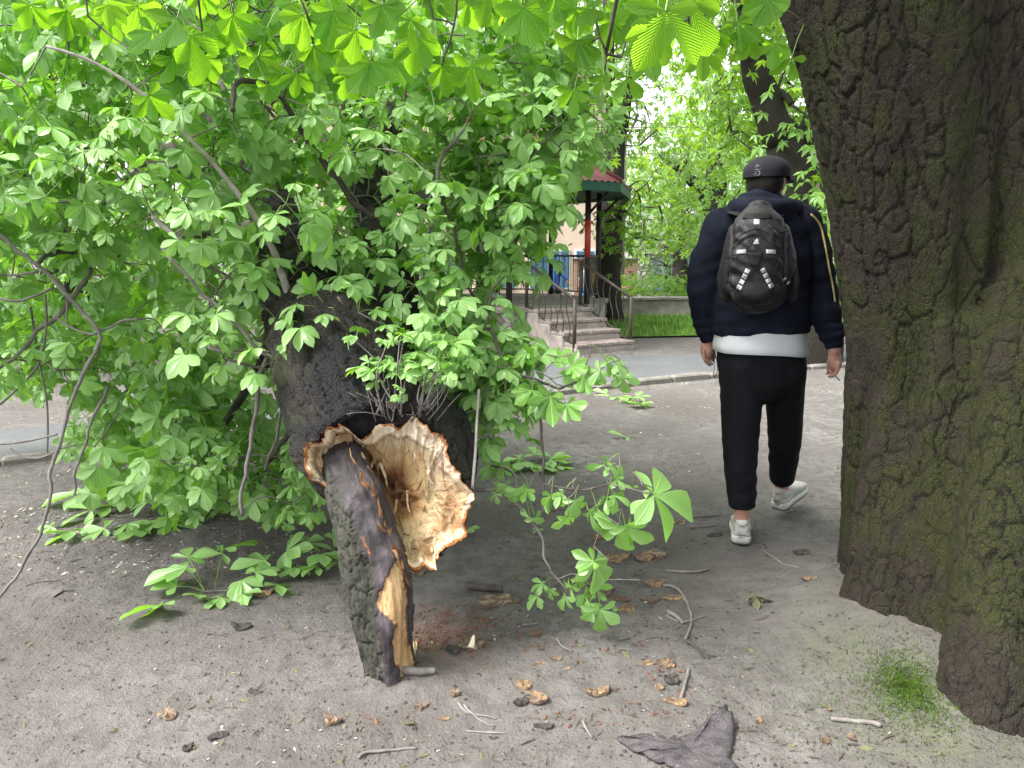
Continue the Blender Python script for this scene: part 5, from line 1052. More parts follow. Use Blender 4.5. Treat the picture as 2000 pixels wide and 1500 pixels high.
def make_backpack():
    o = pp(1480, 595, -.2); root = empty("backpack", o, "black sports backpack with pale reflective straps worn on the walking person's back", "backpack")
    main = [limb([(1481, 568, -.24, 62, .07), (1481, 546, -.25, 69, .105), (1481, 510, -.25, 70, .12), (1482, 460, -.24, 62, .11), (1484, 428, -.21, 42, .08), (1485, 414, -.19, 26, .05)], n=30, sides=36)]
    V, Q = union(main, .006, 3, .5); N = vnormals(V, Q); X, Y = pxy(V)
    V = V + N * (fbm(V * 14, 3, 71) * .010 - .008 * np.exp(-((np.abs(X - 1482) - 52) / 3.5) ** 2) * (Y < 575))[:, None]; mesh_obj("main_bag", V, Q, M['pack_cloth'], root)
    fr = [limb([(1476, 568, -.345, 50, .035), (1476, 535, -.355, 52, .05), (1476, 490, -.36, 47, .055), (1477, 455, -.34, 38, .045), (1478, 436, -.31, 24, .03)], n=24, sides=32)]
    V2, Q2 = union(fr, .005, 3, .5); N = vnormals(V2, Q2); X, Y = pxy(V2)
    V2 = V2 + N * (fbm(V2 * 20, 3, 72) * .010 + np.sin((Y - X * .6) * .22 + 3 * fbm(V2 * 8, 2, 3)) * .0035 - .010 * np.exp(-((Y - 462 - .02 * (X - 1476) ** 2 * .6) / 3.2) ** 2))[:, None]; mesh_obj("front_pocket", V2, Q2, M['pack_cloth'], root)
    lo = [limb([(1433, 564, -.33, 15), (1476, 571, -.37, 20, .05), (1520, 564, -.33, 15)], sides=20), limb([(1476, 550, -.39, 28, .02), (1476, 566, -.395, 34, .03)], sides=20)]
    V3, Q3 = union(lo, .005, 4, .5); V3 = V3 + vnormals(V3, Q3) * (fbm(V3 * 20, 2, 73) * .008)[:, None]; mesh_obj("lower_pocket", V3, Q3, M['pack_dark'], root)
    for s_, x0 in ((-1, 1415), (1, 1546)):
        V4, Q4 = union([limb([(x0, 575, -.24, 9, .05), (x0 + 1 * s_, 545, -.25, 11, .06), (x0 - s_ * 2, 515, -.25, 8, .05)], sides=16)], .005, 3); V4 = V4 + vnormals(V4, Q4) * (fbm(V4 * 25, 2, 75) * .006)[:, None]; mesh_obj("side_pocket", V4, Q4, M['pack_dark'], root)
    allV = np.concatenate([V, V2, V3]); allQ = np.concatenate([Q, Q2 + len(V), Q3 + len(V) + len(V2)]); bv = bvh_of(allV, allQ)
    def pad(name, poly, mat, par=root, off=.002, th=.003):
        m = conform(bv, poly, off, th)
        return m.build(name, mat, par, True) if m else None
    pad("mesh_panel", [(1458, 493), (1492, 493), (1484, 521), (1466, 521)], M['pack_dark']); pad("top_panel", [(1455, 416), (1505, 416), (1508, 427), (1450, 427)], M['pack_dark'])
    pad("haul_loop", [(1472, 427.5), (1484, 427.5), (1484, 438.5), (1472, 438.5)], M['reflective'])
    pad("reflective_strip", [(1439, 488), (1457, 487), (1458, 495), (1438, 496)], M['reflective']); pad("reflective_strip", [(1496, 487), (1515, 488), (1516, 496), (1497, 495)], M['reflective'])
    for (xa, ya, xb, yb) in ((1462, 525, 1441, 567), (1488, 524, 1509, 563)):
        a, b = np.array([xa, ya], float), np.array([xb, yb], float); d = (b - a) / np.linalg.norm(b - a); nn = np.array([-d[1], d[0]])
        st = pad("strap", [a - nn * 5.5, a + nn * 5.5, b + nn * 5.5, b - nn * 5.5], M['webbing'], off=.001, th=.001)
        for k in range(4):
            p, q = a + (b - a) * (k / 4 + .02), a + (b - a) * ((k + 1) / 4 - .035); pad("reflective_tab", [p - nn * 5, p + nn * 5, q + nn * 5, q - nn * 5], M['reflective'], st or root, .003, .006)
    for x0, y0, x1, y1 in ((1419, 543, 1410, 555), (1531, 544, 1541, 554)):
        a, b = np.array([x0, y0], float), np.array([x1, y1], float); d = (b - a) / np.linalg.norm(b - a); nn = np.array([-d[1], d[0]])
        pad("buckle", [a - nn * 4, a + nn * 4, a + d * 4 + nn * 4, a + d * 4 - nn * 4], M['reflective']); pad("buckle", [b - nn * 4, b + nn * 4, b - d * 4 + nn * 4, b - d * 4 - nn * 4], M['reflective'])
    # three slanted bars rising to the right, the mark on the pocket
    for x0, h in ((1472.3, 4.0), (1476.2, 8.0), (1480.2, 11.5)):
        pad("emblem_bar", [(x0, 477), (x0 + 3.4, 477), (x0 + 3.4 - h * .34, 477 - h), (x0 - h * .34, 477 - h * .8)], M['reflective'], off=.002, th=.0015)
    q = on_surface(bv, [(1525 + 5 * math.cos(a), 425 + 4 * math.sin(a)) for a in np.linspace(0, 6.3, 20)], .002)
    if len(q) > 10: mb = MB(); mb.tube(q, .0012, 5); mb.build("stitched_badge", M['pack_cloth'], root)
    for pts in ([(1436, 470), (1452, 455), (1470, 448), (1486, 448), (1504, 458), (1518, 474)], [(1440, 450), (1432, 480), (1428, 520), (1425, 555)], [(1514, 450), (1526, 480), (1531, 520), (1533, 550)], [(1500, 440), (1520, 452), (1540, 450)], [(1452, 474), (1462, 480), (1470, 468)], [(1425, 500), (1440, 505)], [(1516, 500), (1532, 503)]):
        q = on_surface(bv, resample(np.c_[np.array(pts, float), np.zeros(len(pts))], 24)[:, :2], .001)
        if len(q) > 4: mb = MB(); mb.tube(q, .0026, 6); mb.build("zip", M['webbing'], root)
    for s_, xs in ((-1, (1437, 1426, 1418)), (1, (1526, 1545, 1552))):   # shoulder straps over the hoodie
        q = [pp(1484 + s_ * 24, 424, -.19), pp(xs[0] + s_ * 4, 416, -.10), pp(xs[1], 418, .02), pp(xs[2], 450, .13), pp(xs[2], 520, .16)]; q = resample(np.array(q), 20); mb = MB(); mb.tube(q, np.stack([np.full(20, .024), np.full(20, .007)], 1), 12); mb.build("shoulder_strap", M['pack_dark'], root)
make_backpack()
# ------------------------------------------------------------------ bandstand and its stairs
def make_bandstand():
    C0 = np.array([-.35, 13.1]); FZ = .55; s = unit(np.array([.53, -.848])); sa = math.atan2(s[1], s[0]); AV = [sa + R(22.5) + R(45) * k for k in range(8)]
    root = empty("bandstand", (C0[0], C0[1], 0), "octagonal park bandstand with dark red metal roof, green eaves and iron railings", "bandstand")
    v = lambda r, k, z: np.array([C0[0] + r * math.cos(AV[k % 8]), C0[1] + r * math.sin(AV[k % 8]), z])
    def ring(r0, r1, z0, z1, name, mat, cap=True):
        V = np.array([v(r0, k, z0) for k in range(8)] + [v(r1, k, z1) for k in range(8)]); F = [np.array([[k, (k + 1) % 8, 8 + (k + 1) % 8, 8 + k] for k in range(8)])]
        if cap: F += [list(range(8, 16)), list(range(7, -1, -1))]
        mb = MB(); mb.add(V, F); return mb.build(name, mat, root, False)
    ring(2.02, 2.0, -.05, FZ - .07, "plinth", M['rubble']); ring(2.06, 2.06, FZ - .069, FZ, "floor", M['concrete_old'])
    EZ, AZ, RR_ = 2.33, 3.68, 2.42; mb = MB()                       # roof, ribbed sheet by sheet
    for k in range(8):
        a, b, ap = v(RR_, k, EZ + .03), v(RR_, k + 1, EZ + .03), np.array([C0[0], C0[1], AZ]); n = 72; U = np.linspace(0, 1, n); rows = []; nrm = unit(np.cross(b - a, ap - a))
        for t in np.linspace(0, 1, 9):
            half = (1 - t); c = (a + b) / 2 * (1 - t) + ap * t; off = (U - .5) * half; wv = np.abs(np.sin((U - .5) * half * math.pi * 15)) ** 3 * .022
            rows.append(c + off[:, None] * (b - a) + nrm * wv[:, None])
        V = np.concatenate(rows); F = np.concatenate([np.stack([q * n + np.arange(n - 1), q * n + np.arange(1, n), (q + 1) * n + np.arange(1, n), (q + 1) * n + np.arange(n - 1)], -1) for q in range(8)]); mb.add(V, F)
    rf = mb.build("roof", M['roof'], root, True)
    mb = MB(); mb.tube(np.array([[C0[0], C0[1], AZ - .05], [C0[0], C0[1], AZ + .06], [C0[0], C0[1], AZ + .2]]), [.16, .07, .02], 10); mb.build("finial", M['roof'], rf)
    mb = MB()
    for k in range(8): mb.tube(resample(np.array([v(RR_, k, EZ + .06), [C0[0], C0[1], AZ + .03]]), 4), .035, 6)
    mb.build("hip_cap", M['roof'], rf)
    mb = MB(); V = np.array([v(RR_ - .01, k, EZ - .10) for k in range(8)] + [v(RR_ - .01, k, EZ + .035) for k in range(8)] + [v(RR_ - .05, k, EZ + .035) for k in range(8)] + [v(RR_ - .05, k, EZ - .10) for k in range(8)]); mb.add(V, np.array([[j * 8 + k, j * 8 + (k + 1) % 8, ((j + 1) % 4) * 8 + (k + 1) % 8, ((j + 1) % 4) * 8 + k] for j in range(4) for k in range(8)])); mb.build("fascia", M['green_paint'], root, False)
    mb = MB(); V = np.array([v(RR_ - .06, k, EZ - .05) for k in range(8)] + [v(1.2, k, EZ + .06) for k in range(8)] + [[C0[0], C0[1], EZ + .1]]); mb.add(V, [np.array([[k, (k + 1) % 8, 8 + (k + 1) % 8, 8 + k] for k in range(8)]), np.array([[8 + k, 8 + (k + 1) % 8, 16] for k in range(8)])]); mb.build("ceiling", M['ceiling_board'], root, False)
    for k in range(8):
        mb = MB(); mb.tube(np.array([v(1.86, k, FZ), v(1.86, k, EZ)]), .045, 12); o = mb.build("post", M['iron'], root)
        if k == 0: mb = MB(); mb.tube(np.array([v(1.86, k, FZ + .72), v(1.86, k, FZ + 1.28)]), .048, 12); mb.build("red_band", M['red_paint'], o)
        mb = MB(); mb.tube(np.array([v(1.86, k, EZ - .42), v(2.2, k, EZ - .09)]), .022, 6); mb.build("bracket", M['iron'], o)
    def rail(a, b, h, name="railing", mat=M['iron'], curvy=False, posts=(1, 1), nb=None):
        mb = MB(); d = b - a; n = nb or max(4, int(np.linalg.norm(d) / .13))
        mb.tube(np.array([a + UP * h, b + UP * h]), .022, 6); mb.tube(np.array([a + UP * .09, b + UP * .09]), .014, 6)
        for i in range(1, n):
            p = a + d * i / n
            if curvy:
                z = np.linspace(.09, h, 9); dd = unit(d * np.array([1, 1, 0])); q = np.array([p + UP * zz + dd * .045 * math.sin((zz - .09) / (h - .09) * 2 * math.pi) for zz in z]); mb.tube(q, .008, 4)
            else: mb.tube(np.array([p + UP * .09, p + UP * h]), .008, 4)
        for w_, p in zip(posts, (a, b)):
            if w_: mb.tube(np.array([p, p + UP * (h + .015)]), .026, 8)
        return mb.build(name, mat, root)
    for k in range(8):
        if k == 7: continue
        rail(v(1.86, k, FZ), v(1.86, k + 1, FZ), .72, posts=(0, 0), mat=M['iron'] if k != 0 else M['rail_brown'])
    # stairs go down towards the path
    side = np.array([-s[1], s[0]]); e0 = C0 + s * 2.0 * math.cos(R(22.5)); N_ = 4; tr, rs, W_ = .31, FZ / (N_ + .15), 1.02
    for i in range(N_):
        top = FZ - rs * (i + .15 + .0); ln = tr * (i + 1) + .02 * i; z0 = -.04
        mb = MB(); c = e0 + s * (tr * i + tr / 2 + .01); mb.box((c[0], c[1], (top - .05 + z0) / 2), (tr - .004, W_, top - .05 - z0), sa, bev=.01); st = mb.build("step", M['step_stone'], root, False)
        mb = MB(); c2 = c + s * .012; 
        for j in range(8):
            cc = c2 + side * (-W_ / 2 + (j + .5) * W_ / 8); mb.box((cc[0], cc[1], top - .024), (tr + .01, W_ / 8 - .012, .05), sa, bev=.008)
        mb.build("tread", M['step_brick'], st, False)
    for q in (-1, 1):
        t0 = e0 + side * q * (W_ / 2 - .02); t1 = t0 + s * (tr * N_ - .06); rail(np.r_[t0, FZ - .05], np.r_[t1, .02], .70, "handrail", M['rail_brown'], True, nb=8)
make_bandstand()

# ------------------------------------------------------------------ low wall, hedge, buildings
def make_walls():
    r = empty("low_wall", (3, WALL_Y + .2, 0), "long low weathered grey wall with a coping behind the strip of grass", "wall")
    n = 260; x = np.linspace(-12, 16, n); mb = MB(); rows = []
    for y, z in ((0, -.1), (0, .36), (.26, .36), (.26, -.1)): rows.append(np.stack([x, WALL_Y + y + .02 * vnoise(np.c_[x * 3, 0 * x + z * 9, 0 * x], 5) * (z < .3), 0 * x + z], 1))
    V = np.concatenate(rows); mb.add(V, np.concatenate([np.stack([k * n + np.arange(n - 1), k * n + np.arange(1, n), (k + 1) * n + np.arange(1, n), (k + 1) * n + np.arange(n - 1)], -1) for k in range(3)])); mb.build("wall_face", M['rubble'] if False else M['concrete_old'], r, False)
    mb = MB()
    mb.box((2, WALL_Y + .13, .392), (28, .34, .06), 0, bev=.012); mb.build("coping", M['kerb_stone'], r, False)
    h = empty("hedge", (5.5, WALL_Y + 1, 0), "clipped bright green leafy hedge growing behind the low wall", "hedge"); fo = Foliage()
    for _ in range(4200):
        p = np.array([rng.uniform(2.35, 10), WALL_Y + rng.uniform(.5, 1.7), rng.uniform(.2, .80) + .05 * math.sin(rng.uniform(0, 6))]); fo.leaf(p, rv() + UP * .2, UP * .7 - np.array([0, .6, 0]) + .6 * rv(), rng.uniform(.06, .10), 5, rng.uniform(.4, 1))
    fo.build("foliage", M['leaf_far'], h, 3, False, 120, stalk=False)
    b = empty("brick_wall", (2.8, 19.5, 0), "low orange brick wall standing beside the hedge beyond the bandstand", "wall"); mb = MB(); mb.box((2.35, 19.6, .52), (1.6, .3, 1.2), 0, bev=.01); mb.build("brickwork", M['brick'], b, False)
    mb = MB(); mb.box((2.35, 19.6, 1.14), (1.68, .38, .05), 0, bev=.01); mb.build("coping", M['kerb_stone'], b, False)
    bd = empty("building", (-2, 25, 0), "peach plastered building with pale framed windows glimpsed behind the bandstand", "building"); mb = MB(); mb.box((-2.6, 27, 2.9), (11.4, 5, 6.0), 0); mb.build("wall", M['plaster'], bd, False)
    mb = MB(); mb.add(np.array([[-8.7, 24.2, 5.91], [3.5, 24.2, 5.91], [3.5, 29.8, 5.91], [-8.7, 29.8, 5.91], [-7, 27, 7.6], [1.8, 27, 7.6]]), [[0, 1, 5, 4], [2, 3, 4, 5], [1, 2, 5], [3, 0, 4], [3, 2, 1, 0]]); mb.build("roof", M['roof'], bd, False)
    for x0 in (-6.6, -5.0, -3.4, -1.8, -.2, .85, 1.5, 2.3):
        for z0, hh in ((.75, 1.25), (3.6, 1.4)):
            mb = MB(); mb.box((x0, 24.49, z0), (.66, .08, hh), 0, bev=.01); f = mb.build("window", M['window_frame'], bd, False); mb = MB(); mb.box((x0 - .145, 24.462, z0), (.25, .06, hh - .12)); mb.box((x0 + .145, 24.462, z0), (.25, .06, hh - .12)); mb.build("pane", M['glass_blue'], f, False)
    sh = empty("shed", (6.0, 27, 0), "small pale blue shed half hidden behind the hedge", "shed"); mb = MB(); mb.box((6.0, 27, .5), (2.2, 1.6, 1.3), 0, bev=.02); mb.build("wall", simple("pale_blue_paint", (.42, .52, .62), .7), sh, False)
    mb = MB(); mb.box((6.0, 26.95, 1.19), (2.5, 1.9, .08), .0, bev=.02); mb.build("roof", M['concrete_old'], sh, False); mb = MB(); mb.box((5.7, 26.19, .42), (.6, .05, 1.0), 0, bev=.01); mb.build("door", M['window_frame'], sh, False)
    pl = empty("utility_pole", (2.62, 18.6, 0), "slim pale grey pole standing beside the dark trunk behind the bandstand", "pole"); mb = MB(); mb.tube(np.array([[2.62, 18.6, 0], [2.62, 18.6, 4.4]]), [.075, .055], 10); mb.build("shaft", M['concrete_old'], pl); mb = MB(); mb.box((2.62, 18.6, 4.1), (.9, .07, .07), 0, bev=.01); mb.build("crossarm", M['iron'], pl, False)
    for i, (z, lb) in enumerate(((4.12, "upper thin pale wire crossing the gap of sky between trees"), (3.62, "lower thin pale wire crossing in front of the background trees"))):
        x = np.linspace(-9, 18, 40); q = np.stack([x, 18.6 + .35 * (i * 2 - 1) + 0 * x, z + .0018 * (x - 2.6) ** 2 * 1.2], 1); mb = MB(); mb.tube(q, .012, 5); tag(mb.build("overhead_wire", M['kerb_stone']), lb, "wire", "wires strung past the trees")
make_walls()

# ------------------------------------------------------------------ trees around
def px_path(P, n=30): return resample(np.array([np.r_[at(a, b, c), r / FPX * c] for a, b, c, r in P]), n)
def tree(name, label, stems, clumps, leafL, mat, per=11, rad=.42, tone=(.2, .9), cat="tree", blossoms=(), droop=.5, base=None, limbs=0):
    b = stems[0][0]; root = empty(name, base if base is not None else (b[0], b[1], 0), label, cat); nodes = []
    Vs = []
    for i, q in enumerate(stems):
        q = q.copy(); 
        if len(q) > 6: q[1:, :3] += (fbm(q[1:, :3] * 2.2, 3, 3 + i)[:, None] * .07)
        nodes.extend(q[len(q) // 4:, :3]); rr = q[:, 3] * (1 + .12 * vnoise(q[:, :3] * 4, 9)); Vs.append((q, rr))
    mb = MB()
    for q, rr in Vs:
        V, F = tube(q[:, :3], rr, 18); 
        mb.add(V, F, barkco=V.copy(), crack=0 * V[:, 0], moss=.25 * np.clip(fbm(V * 2, 2, 5), 0, 1), black=0 * V[:, 0])
    fo = Foliage(); tips = np.array(clumps); k = min(len(tips), 110); grow(nodes, tips[rng.permutation(len(tips))[:k]], mb, .016, .006, 4, .05, 1); mb.build("trunk", [M['bark_far'], M['twig_dark']], root)
    ctr = tips.mean(0)
    for c in tips:
        t0 = rng.uniform(*tone)
        for _ in range(per):
            o = rv() * rad * np.array([1, 1, .55]); d = unit(o + .4 * rv()); fo.leaf(c + o, d * np.array([1, 1, .5]) - UP * droop * rng.uniform(.3, 1.6), UP + d * .4 + .4 * rv() - np.array([0, .3, 0]), leafL * rng.uniform(.75, 1.2), random.choice((5, 5, 6)), t0 + rng.normal(0, .1))
    fo.build("crown", mat, root, 3, False, 112, stalk=False)
    for bl in blossoms:
        mb = MB(); n = 90; t = rng.uniform(0, 1, n); rr = .05 * (1 - t) ** .7 * np.sqrt(rng.uniform(.3, 1, n)); a = rng.uniform(0, 6.28, n); P = bl + np.stack([rr * np.cos(a), rr * np.sin(a), t * .24], 1)
        for p in P: mb.add(p + np.array([[-.010, 0, 0], [.006, 0, -.007], [.009, .004, .008], [-.004, .004, .010]]), np.array([[0, 1, 2, 3]]))
        mb.build("blossom", M['petal'], root, False)
    return root
def region(poly, Z, n):
    poly = np.array(poly, float); out = []
    while len(out) < n:
        x = rng.uniform(poly[:, 0].min(), poly[:, 0].max()); y = rng.uniform(poly[:, 1].min(), poly[:, 1].max())
        if inside(poly, np.array([x]), np.array([y]))[0]:
            p = at(x, y, rng.uniform(*Z))
            if p[2] > .25: out.append(p)
    return out
def make_trees():
    tree("forked_tree", "dark forked trunk rising behind the walking person under bright green leaves", [px_path([(1594, 716, 9.5, 54), (1580, 560, 9.5, 47), (1564, 420, 9.5, 45), (1556, 340, 9.5, 47), (1552, 300, 9.5, 40)]), px_path([(1556, 345, 9.5, 42), (1524, 270, 9.4, 35), (1498, 215, 9.3, 31), (1476, 140, 9.2, 27), (1456, 70, 9.1, 22), (1436, -60, 9, 15)]), px_path([(1562, 340, 9.5, 36), (1588, 262, 9.6, 32), (1612, 190, 9.7, 29), (1660, 50, 9.8, 20)]), px_path([(1490, 190, 9.3, 12), (1525, 185, 9.2, 9), (1545, 205, 9.1, 6)], 12), px_path([(1470, 110, 9.2, 14), (1440, 90, 9.0, 12), (1445, 75, 9, 8)], 10)],
         region([(1350, -120), (1700, -120), (1640, 120), (1600, 140), (1560, 130), (1470, 40), (1400, 120), (1345, 90)], (8.2, 11), 110) + region([(1420, 130), (1470, 170), (1500, 240), (1540, 320), (1470, 320), (1390, 250), (1370, 180)], (10.3, 13), 60) + region([(1520, 130), (1600, 150), (1600, 250), (1560, 270), (1520, 200)], (10.2, 12), 20) + region([(1585, 220), (1625, 220), (1640, 620), (1610, 640), (1585, 400)], (8.6, 9.2), 18), .15, M['leaf_far'], 12, .36, (.35, 1.0), blossoms=[at(1592, 318, 9.0), at(1618, 368, 9.0), at(1596, 395, 8.9), at(1612, 505, 8.8), at(1505, 30, 9), at(1560, 90, 9)])
    tree("tall_tree", "tall slim tree with leafy clad trunk rising behind the bandstand roof", [px_path([(1192, 640, 14.6, 26), (1190, 480, 14.6, 24), (1194, 380, 14.6, 20), (1202, 280, 14.6, 17), (1190, 150, 14.6, 14), (1185, 0, 14.6, 9)]), px_path([(1200, 300, 14.6, 14), (1222, 210, 14.5, 11), (1240, 100, 14.5, 8), (1260, -20, 14.4, 5)]), px_path([(1185, 440, 14.6, 15), (1215, 400, 14.2, 14), (1222, 370, 14.0, 10)], 10)],
         region([(1130, -60), (1300, -60), (1320, 140), (1260, 190), (1330, 250), (1240, 330), (1130, 290)], (13.6, 16), 105) + region([(1160, 390), (1280, 330), (1300, 470), (1260, 500), (1190, 480)], (13.2, 14.3), 30), .13, M['leaf_far'], 11, .38, (.15, .8))
    tree("broad_tree", "broad dense green tree standing behind the hedge", [px_path([(1400, 600, 19, 26), (1396, 420, 19, 22), (1404, 280, 19, 17), (1410, 140, 19, 12)]), px_path([(1398, 420, 19, 14), (1340, 340, 18.8, 10), (1290, 300, 18.6, 6)])], region([(1290, 300), (1345, 230), (1500, 240), (1620, 220), (1640, 560), (1500, 560), (1390, 470), (1300, 430)], (16.5, 21), 260), .17, M['leaf_far'], 11, .5, (.15, .95))
    tree("shade_tree", "leafy tree behind the hedge filling the gap between bandstand and broad tree", [px_path([(1330, 600, 23, 16), (1325, 460, 23, 13), (1318, 330, 23, 9)])], region([(1255, 330), (1330, 290), (1420, 380), (1430, 480), (1290, 470)], (20, 23), 110), .17, M['leaf_far'], 10, .5, (.2, .9))
    tree("silvery_tree", "small grey green feathery tree behind the hedge", [px_path([(1305, 600, 25, 8), (1303, 520, 25, 6), (1300, 480, 25, 4)])], region([(1225, 490), (1290, 455), (1390, 470), (1420, 560), (1240, 560)], (23, 26), 60), .11, M['leaf_grey'], 14, .5, (.3, .9))
    for i, (x, y, h, lb, nn, sp) in enumerate(((-5.6, 9.6, 6.0, "chestnut tree behind the fallen crown at the far end of the path", 120, 3.0), (-2.2, 11.2, 7.0, "tall chestnut tree between the fallen crown and the bandstand", 130, 2.8), (-9.5, 13.5, 7.5, "large shady tree on the far side of the path", 110, 3.6), (-.6, 17.2, 7.5, "tall tree behind the bandstand roof and low wall", 110, 3.2), (-5.5, 17.5, 8.0, "dark tree beyond the low wall behind the fallen crown", 110, 3.6))):
        q = np.array([[x, y, -.05, .26], [x + .1, y, 1.6, .22], [x - .05, y + .1, 3.2, .17], [x + .2, y, h * .8, .08]]); l1 = np.array([[x, y, 2.0, .14], [x - 1.0, y + .3, 3.2, .09], [x - 1.8, y + .2, 4.2, .04]]); l2 = np.array([[x, y, 2.3, .13], [x + .9, y - .4, 3.4, .09], [x + 1.7, y - .6, 4.2, .04]])
        cl = []
        while len(cl) < nn:
            u = rv(); u = u / np.linalg.norm(u) * rng.uniform(.45, 1) ** .5; p = np.array([x, y, h * .56]) + u * np.array([sp, sp * .8, h * .46])
            if p[2] > (.7 if x < 0 else 1.5) and not (i == 3 and p[2] < 2.9): cl.append(p)
        tree("chestnut_tree" if i < 2 else "shade_tree", lb, [resample(q, 20), resample(l1, 10), resample(l2, 10)], cl, .19, M['leaf_far'], 12, .5, (.0, .75))
    fo = Foliage(); n = 0
    while n < 5200:
        x = rng.uniform(-48, 48); y = 33 + rng.uniform(-2, 9) - .006 * x * x; gap = math.exp(-((x - 4.8) / 3.2) ** 2); h = (9 + 2.5 * math.sin(x * .31) + 1.4 * math.sin(x * .9 + 1)) * (1 - .55 * gap); z = rng.uniform(0, 1) ** .8 * h
        fo.leaf(np.array([x, y, z + .3]), rv() - UP * .5, UP * .6 - np.array([0, .8, 0]) + .5 * rv(), rng.uniform(.4, .7), 5, rng.uniform(0, .9)); n += 1
    tag(fo.build("woods", M['leaf_far'], None, 3, False, 120, stalk=False), "far off mass of green trees closing the park", "woods", kind='stuff')
make_trees()

# ------------------------------------------------------------------ far figures by the wall
def bystander(px, py, Z, h, label, top, legs, lean=0.0, arm=0.3, hairm='hair'):
    p = at(px, py, Z); x, y = p[0], p[1]; k = h / 1.7; root = empty("person", (x, y, 0), label, "person"); S = lambda pts: capsule(resample(np.array([[x + a * k, y + b * k, c * k, r * k] for a, b, c, r in pts]), 12)[:, :3], resample(np.array([[a, b, c, r * k] for a, b, c, r in pts]), 12)[:, 3], 12)
    hd = np.array([x + lean * k * 1.1, y, 1.56 * k]); pc = [ball(hd, np.array([.085, .1, .115]) * k * 1.1), S([(lean, 0, 1.3, .05), (lean, 0, 1.48, .05)]), S([(0, 0, .85, .12), (lean * .8, 0, 1.32, .14)])]
    al = S([(lean - .19, 0, 1.32, .05), (lean - .26, -.05, 1.06, .04), (lean - .22 - arm * .3, -.2, .88, .032), (lean - .22 - arm * .3, -.24, .80, .03)]); ar = S([(lean + .19, 0, 1.32, .05), (lean + .27 + arm * .2, -.02, 1.08, .04), (lean + .26 + arm * .6, -.1, 1.0 - .1 * arm, .032), (lean + .26 + arm * .8, -.14, .95, .03)]); l1 = S([(-.09, 0, .86, .085), (-.11, -.03, .46, .06), (-.11, .05, .06, .045), (-.11, -.1, .04, .04)]); l2 = S([(.09, 0, .86, .085), (.13, -.08, .48, .06), (.15, .03, .06, .045), (.15, -.12, .04, .04)])
    V, Q = union(pc + [al, ar, l1, l2], .010, 2); mesh_obj("body", V, Q, M['skin'], root)
    V, F = ball(hd + np.array([0, .012, .02]) * k, np.array([.098, .112, .115]) * k * 1.1, 14, 10); mesh_obj("hair", V, F[0][V[F[0]].mean(1)[:, 2] > hd[2] - .03 * k], M[hairm], root)
    V, Q = union([S([(0, 0, .84, .145), (lean * .5, 0, 1.1, .155), (lean, 0, 1.34, .15)]), S([(lean - .17, 0, 1.34, .075), (lean - .26, -.05, 1.08, .065)]), S([(lean + .17, 0, 1.34, .075), (lean + .27 + arm * .2, -.02, 1.1, .065)])], .012, 2); mesh_obj("shirt", V, Q, top, root)
    V, Q = union([S([(0, 0, .88, .14), (0, 0, .80, .14)]), S([(-.09, 0, .82, .10), (-.11, -.03, .46, .08), (-.11, .04, .12, .07)]), S([(.09, 0, .82, .10), (.13, -.08, .48, .08), (.15, .03, .12, .07)])], .012, 2); mesh_obj("trousers", V, Q, legs, root)
blue = simple("blue_cloth", (.05, .13, .42), .8); teal = simple("teal_cloth", (.06, .30, .55), .8); yel = simple("yellow_cloth", (.70, .55, .04), .8)
bystander(1084, 560, 16.6, 1.16, "child in blue top standing beyond the bandstand railings", blue, M['black_cotton'], .02)
bystander(1148, 560, 16.9, 1.12, "child in light blue trousers just right of the bandstand's red post", M['white_cotton'], teal, -.02)
bystander(1168, 560, 16.3, 1.08, "child in yellow vest and dark trousers before the dark trunk", yel, M['black_cotton'], .08, .8)
# ------------------------------------------------------------------ broken wood, sticks and leaves lying on the ground
def chip_mesh(ln, wd, th, seed, kind):
    r_ = np.random.default_rng(seed); n = 18; a = np.arange(n) * 2 * math.pi / n
    g_ = r_.normal(0, 1, n); rr = 1 + .20 * (g_ * .5 + np.roll(g_, 1) * .5 + np.roll(g_, -1) * .4); x = np.cos(a) * ln / 2 * rr; y = np.sin(a) * wd / 2 * rr * np.abs(np.cos(a * .5 + r_.uniform(0, 3))) ** .25
    bend = r_.uniform(.2, .9) * th / (ln / 2) ** 2; rows = []; rad = []
    for k, z in ((.0, .55), (.4, .55), (.75, .5), (.96, .35), (1.0, .0), (.94, -.3), (.6, -.4), (.0, -.4)):
        k = max(k, .01); zz = z * th + (r_.normal(0, .16, n) * th if .1 < k < .97 and z > 0 else 0) + bend * (x * k) ** 2; rows.append(np.stack([x * k, y * k, zz], 1)); rad.append(np.full(n, (.80 + .16 * k) if z > 0 else (.975 if z == 0 else .60)))
    V = np.concatenate(rows); F = np.concatenate([np.stack([i * n + np.arange(n), i * n + (np.arange(n) + 1) % n, (i + 1) * n + (np.arange(n) + 1) % n, (i + 1) * n + np.arange(n)], -1) for i in range(7)])[:, ::-1]
    V = V + fbm(V * 90, 3, seed)[:, None] * .004; rad = np.concatenate(rad); f = fbm(np.c_[V[:, 0] * 30, V[:, 1] * 260, 0 * rad], 3, seed)
    if kind == 'tan': rad = rad * .55
    if kind == 'orange': rad = .50 + .3 * f + .5 * (np.hypot(V[:, 0] / ln * 2, V[:, 1] / wd * 2) > .8)
    if kind == 'rot': rad = .26 + .12 * f
    return V, F, {'rad': rad, 'fibre': .38 + f, 'white': np.full(len(V), 1.0) * ((.35 + 1.3 * f).clip(0, .8) if kind == 'cream' else 0)}
